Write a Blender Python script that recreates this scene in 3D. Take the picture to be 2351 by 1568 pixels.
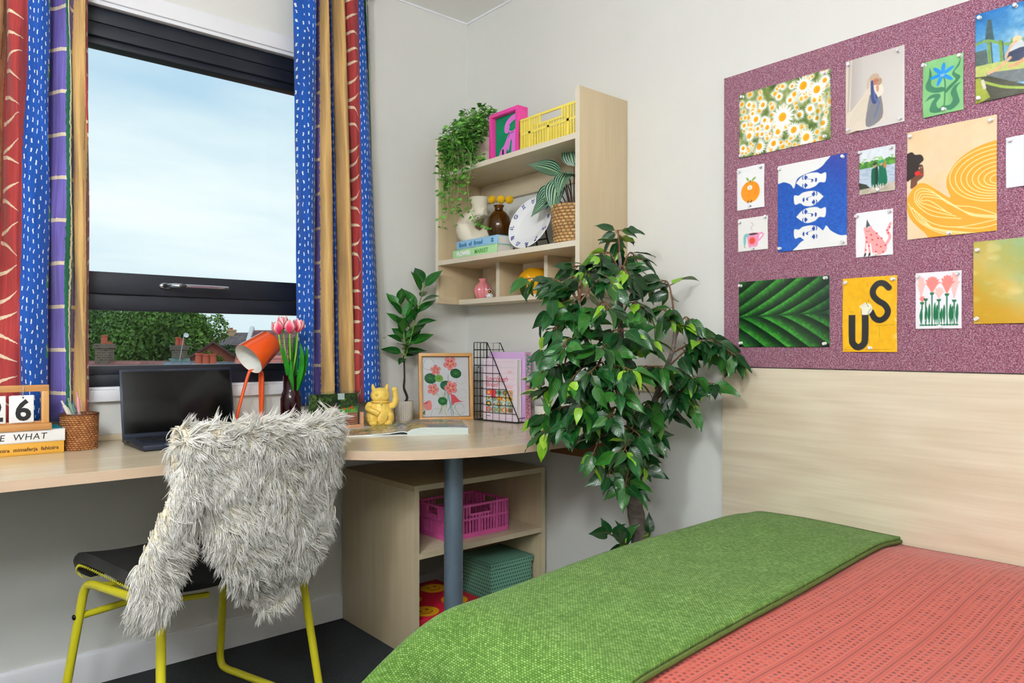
import bpy, bmesh, math, random
import numpy as np
from mathutils import Vector, Matrix
R = math.radians
for _o in list(bpy.data.objects):
    bpy.data.objects.remove(_o)
scene = bpy.context.scene
col = scene.collection
random.seed(7)
rng = np.random.default_rng(7)

# ------------------------------------------------------------------ camera, world, exposure
# Corner of the room at the origin: window wall is y = 0, bed wall is x = 0, floor z = 0.
cd_ = bpy.data.cameras.new('camera')
cam = bpy.data.objects.new('camera', cd_)
col.objects.link(cam)
cam.location = (-1.973, -2.602, 1.06)
cam.rotation_euler = (R(90), 0, -math.atan2(.652, .758))
cd_.lens = 36 * 1674 / 2351
cd_.sensor_width = 36
cd_.shift_y = 10.5 / 2351
cd_.clip_start = .02
cd_.clip_end = 500
scene.camera = cam
scene.view_settings.view_transform = 'Standard'
scene.view_settings.look = 'None'
scene.view_settings.gamma = 1
scene.view_settings.use_curve_mapping = False
scene.view_settings.exposure = 0.08
scene.cycles.use_denoising = True
scene.cycles.use_adaptive_sampling = True
scene.cycles.adaptive_threshold = .14
scene.cycles.adaptive_min_samples = 16
scene.cycles.use_light_tree = False
scene.cycles.max_bounces = 8
scene.cycles.diffuse_bounces = 5
scene.cycles.transparent_max_bounces = 12
scene.cycles.sample_clamp_indirect = 6
scene.cycles.caustics_reflective = False
scene.cycles.caustics_refractive = False

STROBE_STRENGTH = 74.0
REAR_FILL_STRENGTH = 50.0
SKY_STRENGTH = 1.12


def lin(c):
    """sRGB 0-255 -> linear"""
    out = []
    for v in c[:3]:
        v = v / 255
        out.append(v / 12.92 if v <= .04045 else ((v + .055) / 1.055) ** 2.4)
    return tuple(out)


class G:
    """little node-graph writer"""
    def __init__(s, nt):
        s.nt = nt

    def n(s, t, **kw):
        x = s.nt.nodes.new(t)
        for k, v in kw.items():
            setattr(x, k, v)
        return x

    def put(s, sock, v):
        if isinstance(v, bpy.types.NodeSocket):
            s.nt.links.new(v, sock)
        elif v is not None:
            if hasattr(sock.default_value, '__len__') and not hasattr(v, '__len__'):
                v = (v, v, v)
            if sock.type == 'RGBA' and len(v) == 3:
                v = (*v, 1)
            sock.default_value = v

    def m(s, op, a, b=None, c=None):
        x = s.n('ShaderNodeMath', operation=op)
        s.put(x.inputs[0], a)
        s.put(x.inputs[1], b)
        s.put(x.inputs[2], c)
        return x.outputs[0]

    def add(s, a, b): return s.m('ADD', a, b)
    def sub(s, a, b): return s.m('SUBTRACT', a, b)
    def mul(s, a, b): return s.m('MULTIPLY', a, b)
    def lt(s, a, b): return s.m('LESS_THAN', a, b)
    def gt(s, a, b): return s.m('GREATER_THAN', a, b)
    def fr(s, a): return s.m('FRACT', a)
    def fl(s, a): return s.m('FLOOR', a)
    def ab(s, a): return s.m('ABSOLUTE', a)

    def band(s, x, lo, hi):
        return s.mul(s.gt(x, lo), s.lt(x, hi))

    def mix(s, f, a, b, mode='MIX'):
        x = s.n('ShaderNodeMix', data_type='RGBA', blend_type=mode)
        s.put(x.inputs[0], f)
        s.put(x.inputs[6], a)
        s.put(x.inputs[7], b)
        return x.outputs[2]

    def xyz(s, v):
        x = s.n('ShaderNodeSeparateXYZ')
        s.put(x.inputs[0], v)
        return x.outputs[0], x.outputs[1], x.outputs[2]

    def vec(s, a, b, c=0.0):
        x = s.n('ShaderNodeCombineXYZ')
        for i, v in enumerate((a, b, c)):
            s.put(x.inputs[i], v)
        return x.outputs[0]

    def noise(s, v, scale, detail=3.0, rough=.55, out=0):
        x = s.n('ShaderNodeTexNoise')
        s.put(x.inputs['Vector'], v)
        s.put(x.inputs['Scale'], scale)
        s.put(x.inputs['Detail'], detail)
        s.put(x.inputs['Roughness'], rough)
        return x.outputs[out]

    def white(s, v, out=0):
        x = s.n('ShaderNodeTexWhiteNoise')
        s.put(x.inputs['Vector'], v)
        return x.outputs[out]

    def ramp(s, f, stops, interp='LINEAR'):
        x = s.n('ShaderNodeValToRGB')
        x.color_ramp.interpolation = interp
        e = x.color_ramp.elements
        while len(e) < len(stops):
            e.new(.5)
        for i, (p, c) in enumerate(stops):
            e[i].position = p
            e[i].color = (*c, 1) if len(c) == 3 else c
        s.put(x.inputs[0], f)
        return x.outputs[0]

    def rng(s, v, a, b, c, d):
        x = s.n('ShaderNodeMapRange')
        for i, q in enumerate((v, a, b, c, d)):
            s.put(x.inputs[i], q)
        return x.outputs[0]

    def tc(s, out):
        return s.n('ShaderNodeTexCoord').outputs[out]

    def map(s, v, scale=(1, 1, 1), rot=(0, 0, 0), loc=(0, 0, 0)):
        x = s.n('ShaderNodeMapping')
        s.put(x.inputs[0], v)
        x.inputs[1].default_value = loc
        x.inputs[2].default_value = rot
        x.inputs[3].default_value = scale
        return x.outputs[0]

    def bump(s, h, strength=.3, dist=.01, normal=None):
        x = s.n('ShaderNodeBump')
        x.inputs['Strength'].default_value = strength
        x.inputs['Distance'].default_value = dist
        s.put(x.inputs['Height'], h)
        if normal:
            s.put(x.inputs['Normal'], normal)
        return x.outputs[0]


def newmat(name):
    m = bpy.data.materials.new(name)
    m.use_nodes = True
    nt = m.node_tree
    b = nt.nodes['Principled BSDF']
    return m, G(nt), b


_mats = {}


def M(name, rgb=None, rough=.5, metal=0., trans=0., var=0., vscale=20., bump=0., bscale=200., spec=.5,
      coat=0., sheen=0., sub=0., emit=0., ior=1.45, alpha=1.):
    if name in _mats:
        return _mats[name]
    m, g, b = newmat(name)
    c = lin(rgb)
    b.inputs['Base Color'].default_value = (*c, 1)
    b.inputs['Roughness'].default_value = rough
    b.inputs['Metallic'].default_value = metal
    b.inputs['Transmission Weight'].default_value = trans
    b.inputs['Specular IOR Level'].default_value = spec
    b.inputs['IOR'].default_value = ior
    b.inputs['Coat Weight'].default_value = coat
    b.inputs['Sheen Weight'].default_value = sheen
    b.inputs['Alpha'].default_value = alpha
    if sub:
        b.inputs['Subsurface Weight'].default_value = sub
        b.inputs['Subsurface Radius'].default_value = (.02, .01, .006)
    if emit:
        b.inputs['Emission Color'].default_value = (*c, 1)
        b.inputs['Emission Strength'].default_value = emit
    if var:
        f = g.noise(g.tc('Object'), vscale, 4)
        k = g.rng(f, .3, .7, 1 - var, 1 + var)
        x = g.mix(1.0, c, g.vec(k, k, k), 'MULTIPLY')
        g.put(b.inputs['Base Color'], x)
    if bump:
        g.put(b.inputs['Normal'], g.bump(g.noise(g.tc('Object'), bscale, 3), bump, .004))
    _mats[name] = m
    return m


# world: bright overcast sky, cloud sheet seen in perspective
w = bpy.data.worlds.new('overcast_sky')
scene.world = w
w.use_nodes = True
g = G(w.node_tree)
bg = w.node_tree.nodes['Background']
dx, dy, dz = g.xyz(g.tc('Generated'))
den = g.add(g.m('MAXIMUM', dz, 0.0), .16)
p = g.vec(g.m('DIVIDE', dx, den), g.m('DIVIDE', dy, den), 0.0)
c1 = g.noise(g.map(p, (.62, 1.05, 1), (0, 0, .5), (3.2, 1.7, 0)), 1.0, 6, .52)
c2 = g.noise(g.map(p, (.25, .5, 1), (0, 0, .35), (2.6, 7.3, 0)), 1.0, 3, .5)
cl = g.add(g.mul(c1, .55), g.mul(c2, .45))
sky = g.ramp(cl, [(.37, lin((186, 213, 235))), (.45, lin((216, 231, 242))), (.52, lin((236, 243, 248))), (.60, lin((252, 253, 254)))])
hz = g.rng(dz, -.02, .16, 0., 1.)
sky = g.mix(hz, lin((222, 234, 242)), sky)
g.put(bg.inputs[0], sky)
bg.inputs[1].default_value = SKY_STRENGTH


# ------------------------------------------------------------------ object helpers
def link(o, parent=None):
    col.objects.link(o)
    if parent is not None:
        o.parent = parent
    return o


def tag(o, label=None, cat=None, group=None, kind=None):
    for k, v in (('label', label), ('category', cat), ('group', group), ('kind', kind)):
        if v:
            o[k] = v
    return o


def thing(name, label, cat, loc=(0, 0, 0), rz=0., group=None, rot=None):
    o = link(bpy.data.objects.new(name, None))
    o.empty_display_size = .02
    o.location = loc
    o.rotation_euler = rot if rot else (0, 0, rz)
    return tag(o, label, cat, group)


def copy_tree(o, parent=None):
    c = o.copy()
    col.objects.link(c)
    c.parent = parent
    for ch in list(o.children):
        copy_tree(ch, c)
    return c


def frames(path):
    P = [Vector(p) for p in path]
    n = len(P)
    T = []
    for i in range(n):
        t = (P[min(i + 1, n - 1)] - P[max(i - 1, 0)])
        T.append(t.normalized() if t.length > 1e-9 else Vector((0, 0, 1)))
    a = Vector((0, 0, 1)) if abs(T[0].z) < .9 else Vector((1, 0, 0))
    N = [(a - T[0] * a.dot(T[0])).normalized()]
    for i in range(1, n):
        v = N[-1] - T[i] * N[-1].dot(T[i])
        N.append(v.normalized() if v.length > 1e-6 else N[-1])
    return P, T, N


def spline(pts, k=6):
    """Catmull-Rom through pts"""
    P = [np.array(p, float) for p in pts]
    if len(P) < 3:
        return P
    out = []
    for i in range(len(P) - 1):
        a, b, c, d = P[max(i - 1, 0)], P[i], P[i + 1], P[min(i + 2, len(P) - 1)]
        for j in range(k):
            t = j / k
            out.append(.5 * ((2 * b) + (c - a) * t + (2 * a - 5 * b + 4 * c - d) * t * t + (3 * b - a - 3 * c + d) * t ** 3))
    out.append(P[-1])
    return out


class MB:
    def __init__(s):
        s.V, s.F, s.I = [], [], []
        s.uv = None

    def add(s, V, F, mi=0, M4=None):
        b = len(s.V)
        if M4 is not None:
            V = [M4 @ Vector(v) for v in V]
        s.V += [tuple(v) for v in V]
        s.F += [tuple(i + b for i in f) for f in F]
        s.I += [mi] * len(F)
        return s

    def box(s, a, b, bev=0., mi=0, M4=None, seg=2):
        x0, x1 = sorted((a[0], b[0])); y0, y1 = sorted((a[1], b[1])); z0, z1 = sorted((a[2], b[2]))
        V = [(x0, y0, z0), (x1, y0, z0), (x1, y1, z0), (x0, y1, z0), (x0, y0, z1), (x1, y0, z1), (x1, y1, z1), (x0, y1, z1)]
        F = [(0, 3, 2, 1), (4, 5, 6, 7), (0, 1, 5, 4), (1, 2, 6, 5), (2, 3, 7, 6), (3, 0, 4, 7)]
        if bev > 0:
            bm = bmesh.new()
            vs = [bm.verts.new(v) for v in V]
            for f in F:
                bm.faces.new([vs[i] for i in f])
            bmesh.ops.bevel(bm, geom=bm.edges[:] + bm.verts[:], offset=bev, segments=seg, profile=.5, affect='EDGES')
            bm.verts.index_update()
            V = [v.co[:] for v in bm.verts]
            F = [[v.index for v in f.verts] for f in bm.faces]
            bm.free()
        return s.add(V, F, mi, M4)

    def tube(s, path, r, seg=8, cap=True, mi=0, M4=None, flat=1.):
        P, T, N = frames(path)
        n = len(P)
        rr = r if hasattr(r, '__len__') else [r] * n
        V, F = [], []
        for i in range(n):
            b = T[i].cross(N[i])
            for j in range(seg):
                a = 2 * math.pi * j / seg
                V.append(P[i] + (N[i] * math.cos(a) * flat + b * math.sin(a)) * rr[i])
        for i in range(n - 1):
            for j in range(seg):
                k = (j + 1) % seg
                F.append((i * seg + j, i * seg + k, (i + 1) * seg + k, (i + 1) * seg + j))
        if cap:
            F.append(tuple(range(seg - 1, -1, -1)))
            F.append(tuple((n - 1) * seg + j for j in range(seg)))
        return s.add(V, F, mi, M4)

    def lathe(s, prof, seg=32, mi=0, M4=None, wob=None):
        """prof [(r,z)...]; r == 0 closes"""
        V, F, rings = [], [], []
        for i, (r, z) in enumerate(prof):
            if r <= 1e-6:
                rings.append([len(V)])
                V.append((0, 0, z))
            else:
                rg = []
                for j in range(seg):
                    a = 2 * math.pi * j / seg
                    q = r * (wob(a, z) if wob else 1)
                    rg.append(len(V))
                    V.append((q * math.cos(a), q * math.sin(a), z))
                rings.append(rg)
        for a, b in zip(rings, rings[1:]):
            for j in range(seg):
                k = (j + 1) % seg
                if len(a) == 1 and len(b) == 1:
                    continue
                if len(a) == 1:
                    F.append((a[0], b[k], b[j]))
                elif len(b) == 1:
                    F.append((a[j], a[k], b[0]))
                else:
                    F.append((a[j], a[k], b[k], b[j]))
        return s.add(V, F, mi, M4)

    def ell(s, c, r, rot=None, seg=16, rings=10, mi=0, M4=None):
        V = [(0, 0, -1)]
        for i in range(1, rings):
            t = -math.pi / 2 + math.pi * i / rings
            for j in range(seg):
                a = 2 * math.pi * j / seg
                V.append((math.cos(t) * math.cos(a), math.cos(t) * math.sin(a), math.sin(t)))
        V.append((0, 0, 1))
        F = []
        for j in range(seg):
            k = (j + 1) % seg
            F.append((0, 1 + k, 1 + j))
            for i in range(rings - 2):
                a = 1 + i * seg
                F.append((a + j, a + k, a + seg + k, a + seg + j))
            a = 1 + (rings - 2) * seg
            F.append((a + j, a + k, len(V) - 1))
        T = Matrix.Translation(Vector(c))
        if rot:
            from mathutils import Euler
            T = T @ Euler(rot).to_matrix().to_4x4()
        T = T @ Matrix.Diagonal((*((r, r, r) if not hasattr(r, '__len__') else r), 1))
        if M4 is not None:
            T = M4 @ T
        return s.add(V, F, mi, T)

    def prism(s, poly, z0, z1, mi=0, M4=None):
        """extrude an xy polygon (counter-clockwise) from z0 to z1"""
        n = len(poly)
        V = [(x, y, z0) for x, y in poly] + [(x, y, z1) for x, y in poly]
        F = [tuple(range(n - 1, -1, -1)), tuple(range(n, 2 * n))]
        F += [(i, (i + 1) % n, n + (i + 1) % n, n + i) for i in range(n)]
        return s.add(V, F, mi, M4)

    def grid(s, fn, nu, nv, mi=0, M4=None, closed_u=False):
        V = [fn(i / (nu if closed_u else nu - 1), j / (nv - 1)) for j in range(nv) for i in range(nu)]
        F = []
        for j in range(nv - 1):
            for i in range(nu if closed_u else nu - 1):
                k = (i + 1) % nu
                F.append((j * nu + i, j * nu + k, (j + 1) * nu + k, (j + 1) * nu + i))
        return s.add(V, F, mi, M4)

    def mesh(s, name, mats, smooth=True, sharp=40):
        me = bpy.data.meshes.new(name)
        me.from_pydata(s.V, [], s.F)
        for m in (mats if isinstance(mats, (list, tuple)) else [mats]):
            me.materials.append(m)
        if any(s.I):
            me.polygons.foreach_set('material_index', s.I)
        if smooth:
            me.polygons.foreach_set('use_smooth', [True] * len(me.polygons))
            if sharp < 180:
                me.set_sharp_from_angle(angle=R(sharp))
        me.update()
        return me

    def build(s, name, mats, parent=None, smooth=True, sharp=40, loc=None, rot=None):
        o = link(bpy.data.objects.new(name, s.mesh(name, mats, smooth, sharp)), parent)
        if loc:
            o.location = loc
        if rot:
            o.rotation_euler = rot
        return o


def fuse(mb, name, mats, parent=None, voxel=.002, smooth_it=6, loc=None, keep=False):
    """merge overlapping closed shapes into one continuous skin"""
    me = mb.mesh(name, mats)
    t = bpy.data.objects.new('tmp', me)
    col.objects.link(t)
    md = t.modifiers.new('r', 'REMESH')
    md.mode = 'VOXEL'
    md.voxel_size = voxel
    if smooth_it:
        sm = t.modifiers.new('s', 'SMOOTH')
        sm.iterations = smooth_it
        sm.factor = .5
    dg = bpy.context.evaluated_depsgraph_get()
    m2 = bpy.data.meshes.new_from_object(t.evaluated_get(dg))
    bpy.data.objects.remove(t)
    m2.name = name
    m2.polygons.foreach_set('use_smooth', [True] * len(m2.polygons))
    o = link(bpy.data.objects.new(name, m2), parent)
    if loc:
        o.location = loc
    return o


def text(body, size, name, mat, parent, M4, bold=0., shear=0., extrude=.0003, align='LEFT', space=1., sx=1.):
    cu = bpy.data.curves.new('t', 'FONT')
    cu.body = body
    cu.size = size
    cu.offset = bold
    cu.shear = shear
    cu.extrude = extrude
    cu.align_x = align
    cu.space_character = space
    cu.resolution_u = 3
    t = bpy.data.objects.new('tmp', cu)
    col.objects.link(t)
    me = bpy.data.meshes.new_from_object(t.evaluated_get(bpy.context.evaluated_depsgraph_get()))
    bpy.data.objects.remove(t)
    me.name = name
    me.transform(M4 @ Matrix.Diagonal((sx, 1, 1, 1)))
    me.materials.clear()
    me.materials.append(mat)
    return link(bpy.data.objects.new(name, me), parent)


def basis(o, x, y):
    """4x4 with columns x, y, x*y and origin o"""
    x = Vector(x).normalized(); y = Vector(y).normalized(); z = x.cross(y)
    m = Matrix.Identity(4)
    for i in range(3):
        m[i][0], m[i][1], m[i][2], m[i][3] = x[i], y[i], z[i], o[i]
    return m


# ------------------------------------------------------------------ shared materials
def wood(name, rgb, axis=0, rough=.38, contrast=.10, scale=1., dark=(150, 110, 66), figure=.10):
    """fine pale maple: long fibres along one axis, faint cathedral figure"""
    m, g, b = newmat(name)
    o = g.tc('Object')
    sc = [26 * scale] * 3
    sc[axis] = 1.6 * scale
    fine = [160 * scale] * 3
    fine[axis] = 5 * scale
    a = g.noise(g.map(o, tuple(sc)), 1.0, 4, .6)
    f = g.noise(g.map(o, tuple(fine)), 1.0, 2, .5)
    bl = [6 * scale] * 3
    bl[axis] = .7 * scale
    big = g.noise(g.map(o, tuple(bl), loc=(3, 5, 7)), 1.0, 2, .5)
    rings = g.m('SINE', g.mul(big, 70.0))
    k = g.add(g.add(g.mul(g.sub(a, .5), 1.5), g.mul(g.sub(f, .5), .8)), g.mul(rings, figure))
    c = g.mix(g.m('MULTIPLY_ADD', k, contrast * 2.2, .18), lin(rgb), lin(dark))
    g.put(b.inputs['Base Color'], c)
    b.inputs['Roughness'].default_value = rough
    g.put(b.inputs['Normal'], g.bump(f, .03, .001))
    _mats[name] = m
    return m


WOOD_X = wood('maple_along_x', (230, 217, 188), 0)
WOOD_Y = wood('maple_along_y', (230, 217, 188), 1)
WOOD_Z = wood('maple_along_z', (226, 207, 172), 2)
WOOD_CAB = wood('maple_cabinet', (218, 202, 168), 2)
WOOD_EDGE = wood('maple_edge_band', (236, 229, 210), 1, contrast=.05)
OAK = wood('oak', (222, 170, 105), 2, contrast=.2, dark=(120, 75, 35))
OAK_X = wood('oak_along_x', (208, 152, 92), 0, contrast=.2, dark=(120, 75, 35))
WALL = M('wall_paint', (224, 224, 219), .85, var=.015, vscale=3, bump=.05, bscale=90)
WHITE = M('white_gloss', (238, 239, 243), .35)
BLACK_AL = M('anthracite_aluminium', (24, 29, 40), .42, var=.05)
YELLOW_TUBE = M('yellow_paint', (222, 212, 46), .3, coat=.3)
CHROME = M('chrome', (205, 205, 210), .12, metal=1.)
DARKHOLE = M('dark_slot', (14, 14, 16), .6)

vcol = None


def VCOL(name='printed_paper', rough=.55, spec=.3):
    """colour comes from the printed-ink attribute stored on the mesh"""
    if name in _mats:
        return _mats[name]
    m, g, b = newmat(name)
    a = g.n('ShaderNodeVertexColor', layer_name='ink')
    k = g.rng(g.noise(g.tc('Object'), 900, 2), .3, .7, .97, 1.03)
    g.put(b.inputs['Base Color'], g.mix(1.0, a.outputs[0], g.vec(k, k, k), 'MULTIPLY'))
    b.inputs['Roughness'].default_value = rough
    b.inputs['Specular IOR Level'].default_value = spec
    _mats[name] = m
    return m


def glass_clear(name, tint=(255, 255, 255), refl=.5):
    """thin pane: sees through, with a Fresnel reflection"""
    m = bpy.data.materials.new(name)
    m.use_nodes = True
    nt = m.node_tree
    nt.nodes.clear()
    g = G(nt)
    t = g.n('ShaderNodeBsdfTransparent')
    t.inputs[0].default_value = (*lin(tint), 1)
    gl = g.n('ShaderNodeBsdfGlossy')
    gl.inputs['Roughness'].default_value = .02
    fr = g.n('ShaderNodeFresnel')
    fr.inputs[0].default_value = 1.45
    mx = g.n('ShaderNodeMixShader')
    g.put(mx.inputs[0], g.mul(fr.outputs[0], refl))
    g.put(mx.inputs[1], t.outputs[0])
    g.put(mx.inputs[2], gl.outputs[0])
    out = g.n('ShaderNodeOutputMaterial')
    g.put(out.inputs[0], mx.outputs[0])
    return m


def set_ink(me, colors):
    """colors (n,3) linear floats per vertex"""
    a = me.color_attributes.new('ink', 'FLOAT_COLOR', 'POINT')
    c = np.ones((len(me.vertices), 4), np.float32)
    c[:, :3] = colors
    a.data.foreach_set('color', c.ravel())

# ------------------------------------------------------------------ room shell
def struct(mb, name, mat, parent=None, **k):
    o = mb.build(name, mat, parent, **k)
    if parent is None:
        o['kind'] = 'structure'
    return o


XL, YR, ZC = -3.1, -4.3, 2.5            # left wall, rear wall, ceiling
OX0, OX1, OZ0, OZ1 = -1.72, -.62, .928, 2.152   # window opening


def carpet():
    m, g, b = newmat('carpet')
    o = g.tc('Object')
    n1 = g.noise(o, 420, 2, .6)
    n2 = g.noise(o, 90, 3, .6)
    c = g.ramp(g.add(g.mul(n1, .75), g.mul(n2, .25)), [(.35, lin((18, 22, 24))), (.55, lin((42, 47, 50))), (.72, lin((78, 84, 84)))])
    g.put(b.inputs['Base Color'], c)
    b.inputs['Roughness'].default_value = .95
    g.put(b.inputs['Normal'], g.bump(n1, .8, .004))
    return m


struct(MB().box((XL - .1, YR - .1, -.1), (.12, .12, 0)), 'floor', carpet())
struct(MB().box((XL - .1, YR - .1, ZC), (.12, .12, ZC + .1)), 'ceiling', M('ceiling_paint', (246, 246, 243), .9, var=.01, vscale=3))
mb = MB()
mb.box((XL - .1, 0, 0), (OX0, .12, ZC)).box((OX1, 0, 0), (0, .12, ZC))
mb.box((OX0, 0, 0), (OX1, .12, OZ0)).box((OX0, 0, OZ1), (OX1, .12, ZC))
struct(mb, 'wall_back', WALL, smooth=False)
struct(MB().box((0, YR - .1, 0), (.12, .12, ZC)), 'wall_right', WALL)
struct(MB().box((XL - .1, YR, 0), (XL, 0, ZC)), 'wall_left', WALL)
struct(MB().box((XL, YR - .1, 0), (0, YR, ZC)), 'wall_front', WALL)


def skirting(a, b, n):
    """profile run from a to b, n = inward normal"""
    prof = [(0, 0), (.018, 0), (.018, .082), (.014, .092), (.008, .096), (.006, .1), (0, .1)]
    V, F = [], []
    for e in (a, b):
        for d, z in prof:
            V.append((e[0] + n[0] * d, e[1] + n[1] * d, z))
    k = len(prof)
    F = [(i, (i + 1) % k, k + (i + 1) % k, k + i) for i in range(k)] + [tuple(range(k)), tuple(range(2 * k - 1, k - 1, -1))]
    return MB().add(V, F)


struct(skirting((XL, 0), (0, 0), (0, -1)), 'baseboard_back', WHITE, sharp=25)
struct(skirting((0, YR), (0, -.019), (-1, 0)), 'baseboard_right', WHITE, sharp=25)
# thin paint lip where wall meets ceiling
struct(MB().box((XL, -.006, ZC - .008), (0, 0, ZC)), 'trim_1', WHITE)
struct(MB().box((-.006, YR, ZC - .008), (0, -.006, ZC)), 'trim_2', WHITE)

# window -----------------------------------------------------------
win = link(bpy.data.objects.new('window_1', None))
win.location = ((OX0 + OX1) / 2, 0, OZ0)
win['kind'] = 'structure'
wx, wz = win.location.x, win.location.z


def wbox(mb, x0, x1, y0, y1, z0, z1, bev=.002):
    return mb.box((x0 - wx, y0, z0 - wz), (x1 - wx, y1, z1 - wz), bev)


# white architrave round the opening, stepped
a = MB()
for (x0, x1, z0, z1) in ((OX0 - .055, OX1 + .055, OZ1, OZ1 + .055), (OX0 - .055, OX0, OZ0, OZ1), (OX1, OX1 + .055, OZ0, OZ1)):
    wbox(a, x0, x1, -.016, 0, z0, z1)
wbox(a, OX0, OX1, -.006, .02, OZ1 - .012, OZ1 + .002, .001)
a.build('architrave', WHITE, win)
s_ = MB()
wbox(s_, OX0 - .06, OX1 + .06, -.024, .03, .884, .922, .003)
wbox(s_, OX0 - .06, OX1 + .06, -.014, .03, .922, .93, .002)
s_.build('sill', WHITE, win)
f_ = MB()                                # fixed outer frame
wbox(f_, OX0, OX1, .022, .09, 2.094, 2.15)
wbox(f_, OX0, OX1, .022, .09, .93, .968)
wbox(f_, OX0, OX1, .03, .09, .964, .996)
wbox(f_, OX0, OX0 + .05, .022, .09, .93, 2.15)
wbox(f_, OX1 - .05, OX1, .022, .09, .93, 2.15)
wbox(f_, OX0, OX1, .022, .09, 1.177, 1.225)
f_.build('outer_frame', BLACK_AL, win)
q_ = MB()                                # top-hung opening sash
wbox(q_, OX0 + .052, OX1 - .052, .012, .08, 2.046, 2.088)
wbox(q_, OX0 + .052, OX1 - .052, .026, .08, 2.024, 2.05)
wbox(q_, OX0 + .052, OX1 - .052, .018, .08, 1.228, 1.298)
wbox(q_, OX0 + .052, OX0 + .11, .018, .08, 1.228, 2.088)
wbox(q_, OX1 - .11, OX1 - .052, .018, .08, 1.228, 2.088)
q_.build('sash', BLACK_AL, win)
GLASS = glass_clear('window_glass', (246, 251, 250), .35)
g1 = MB(); wbox(g1, OX0 + .1, OX1 - .1, .05, .056, 1.29, 2.032, 0)
g1.build('pane', GLASS, win)
g2 = MB(); wbox(g2, OX0 + .04, OX1 - .04, .05, .056, .985, 1.182, 0)
g2.build('pane', GLASS, win)
h_ = MB()                                # chrome cockspur handle
h_.ell((-1.258 - wx, .012, 1.262 - wz), (.022, .008, .011), seg=20)
h_.tube(spline([(-1.262 - wx, .006, 1.262 - wz), (-1.245 - wx, -.022, 1.262 - wz), (-1.21 - wx, -.034, 1.261 - wz), (-1.10 - wx, -.03, 1.261 - wz), (-1.065 - wx, -.026, 1.261 - wz)], 6),
        [.009] * 6 + [.0095] * 6 + [.0085] * 12 + [.0075], 10, flat=.8)
hd = h_.build('handle', CHROME, win)
lk = MB().ell((-1.218 - wx, -.042, 1.261 - wz), (.012, .004, .006), seg=14)
lk.build('lock', M('handle_lock', (90, 90, 94), .25, metal=1), hd)


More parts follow.
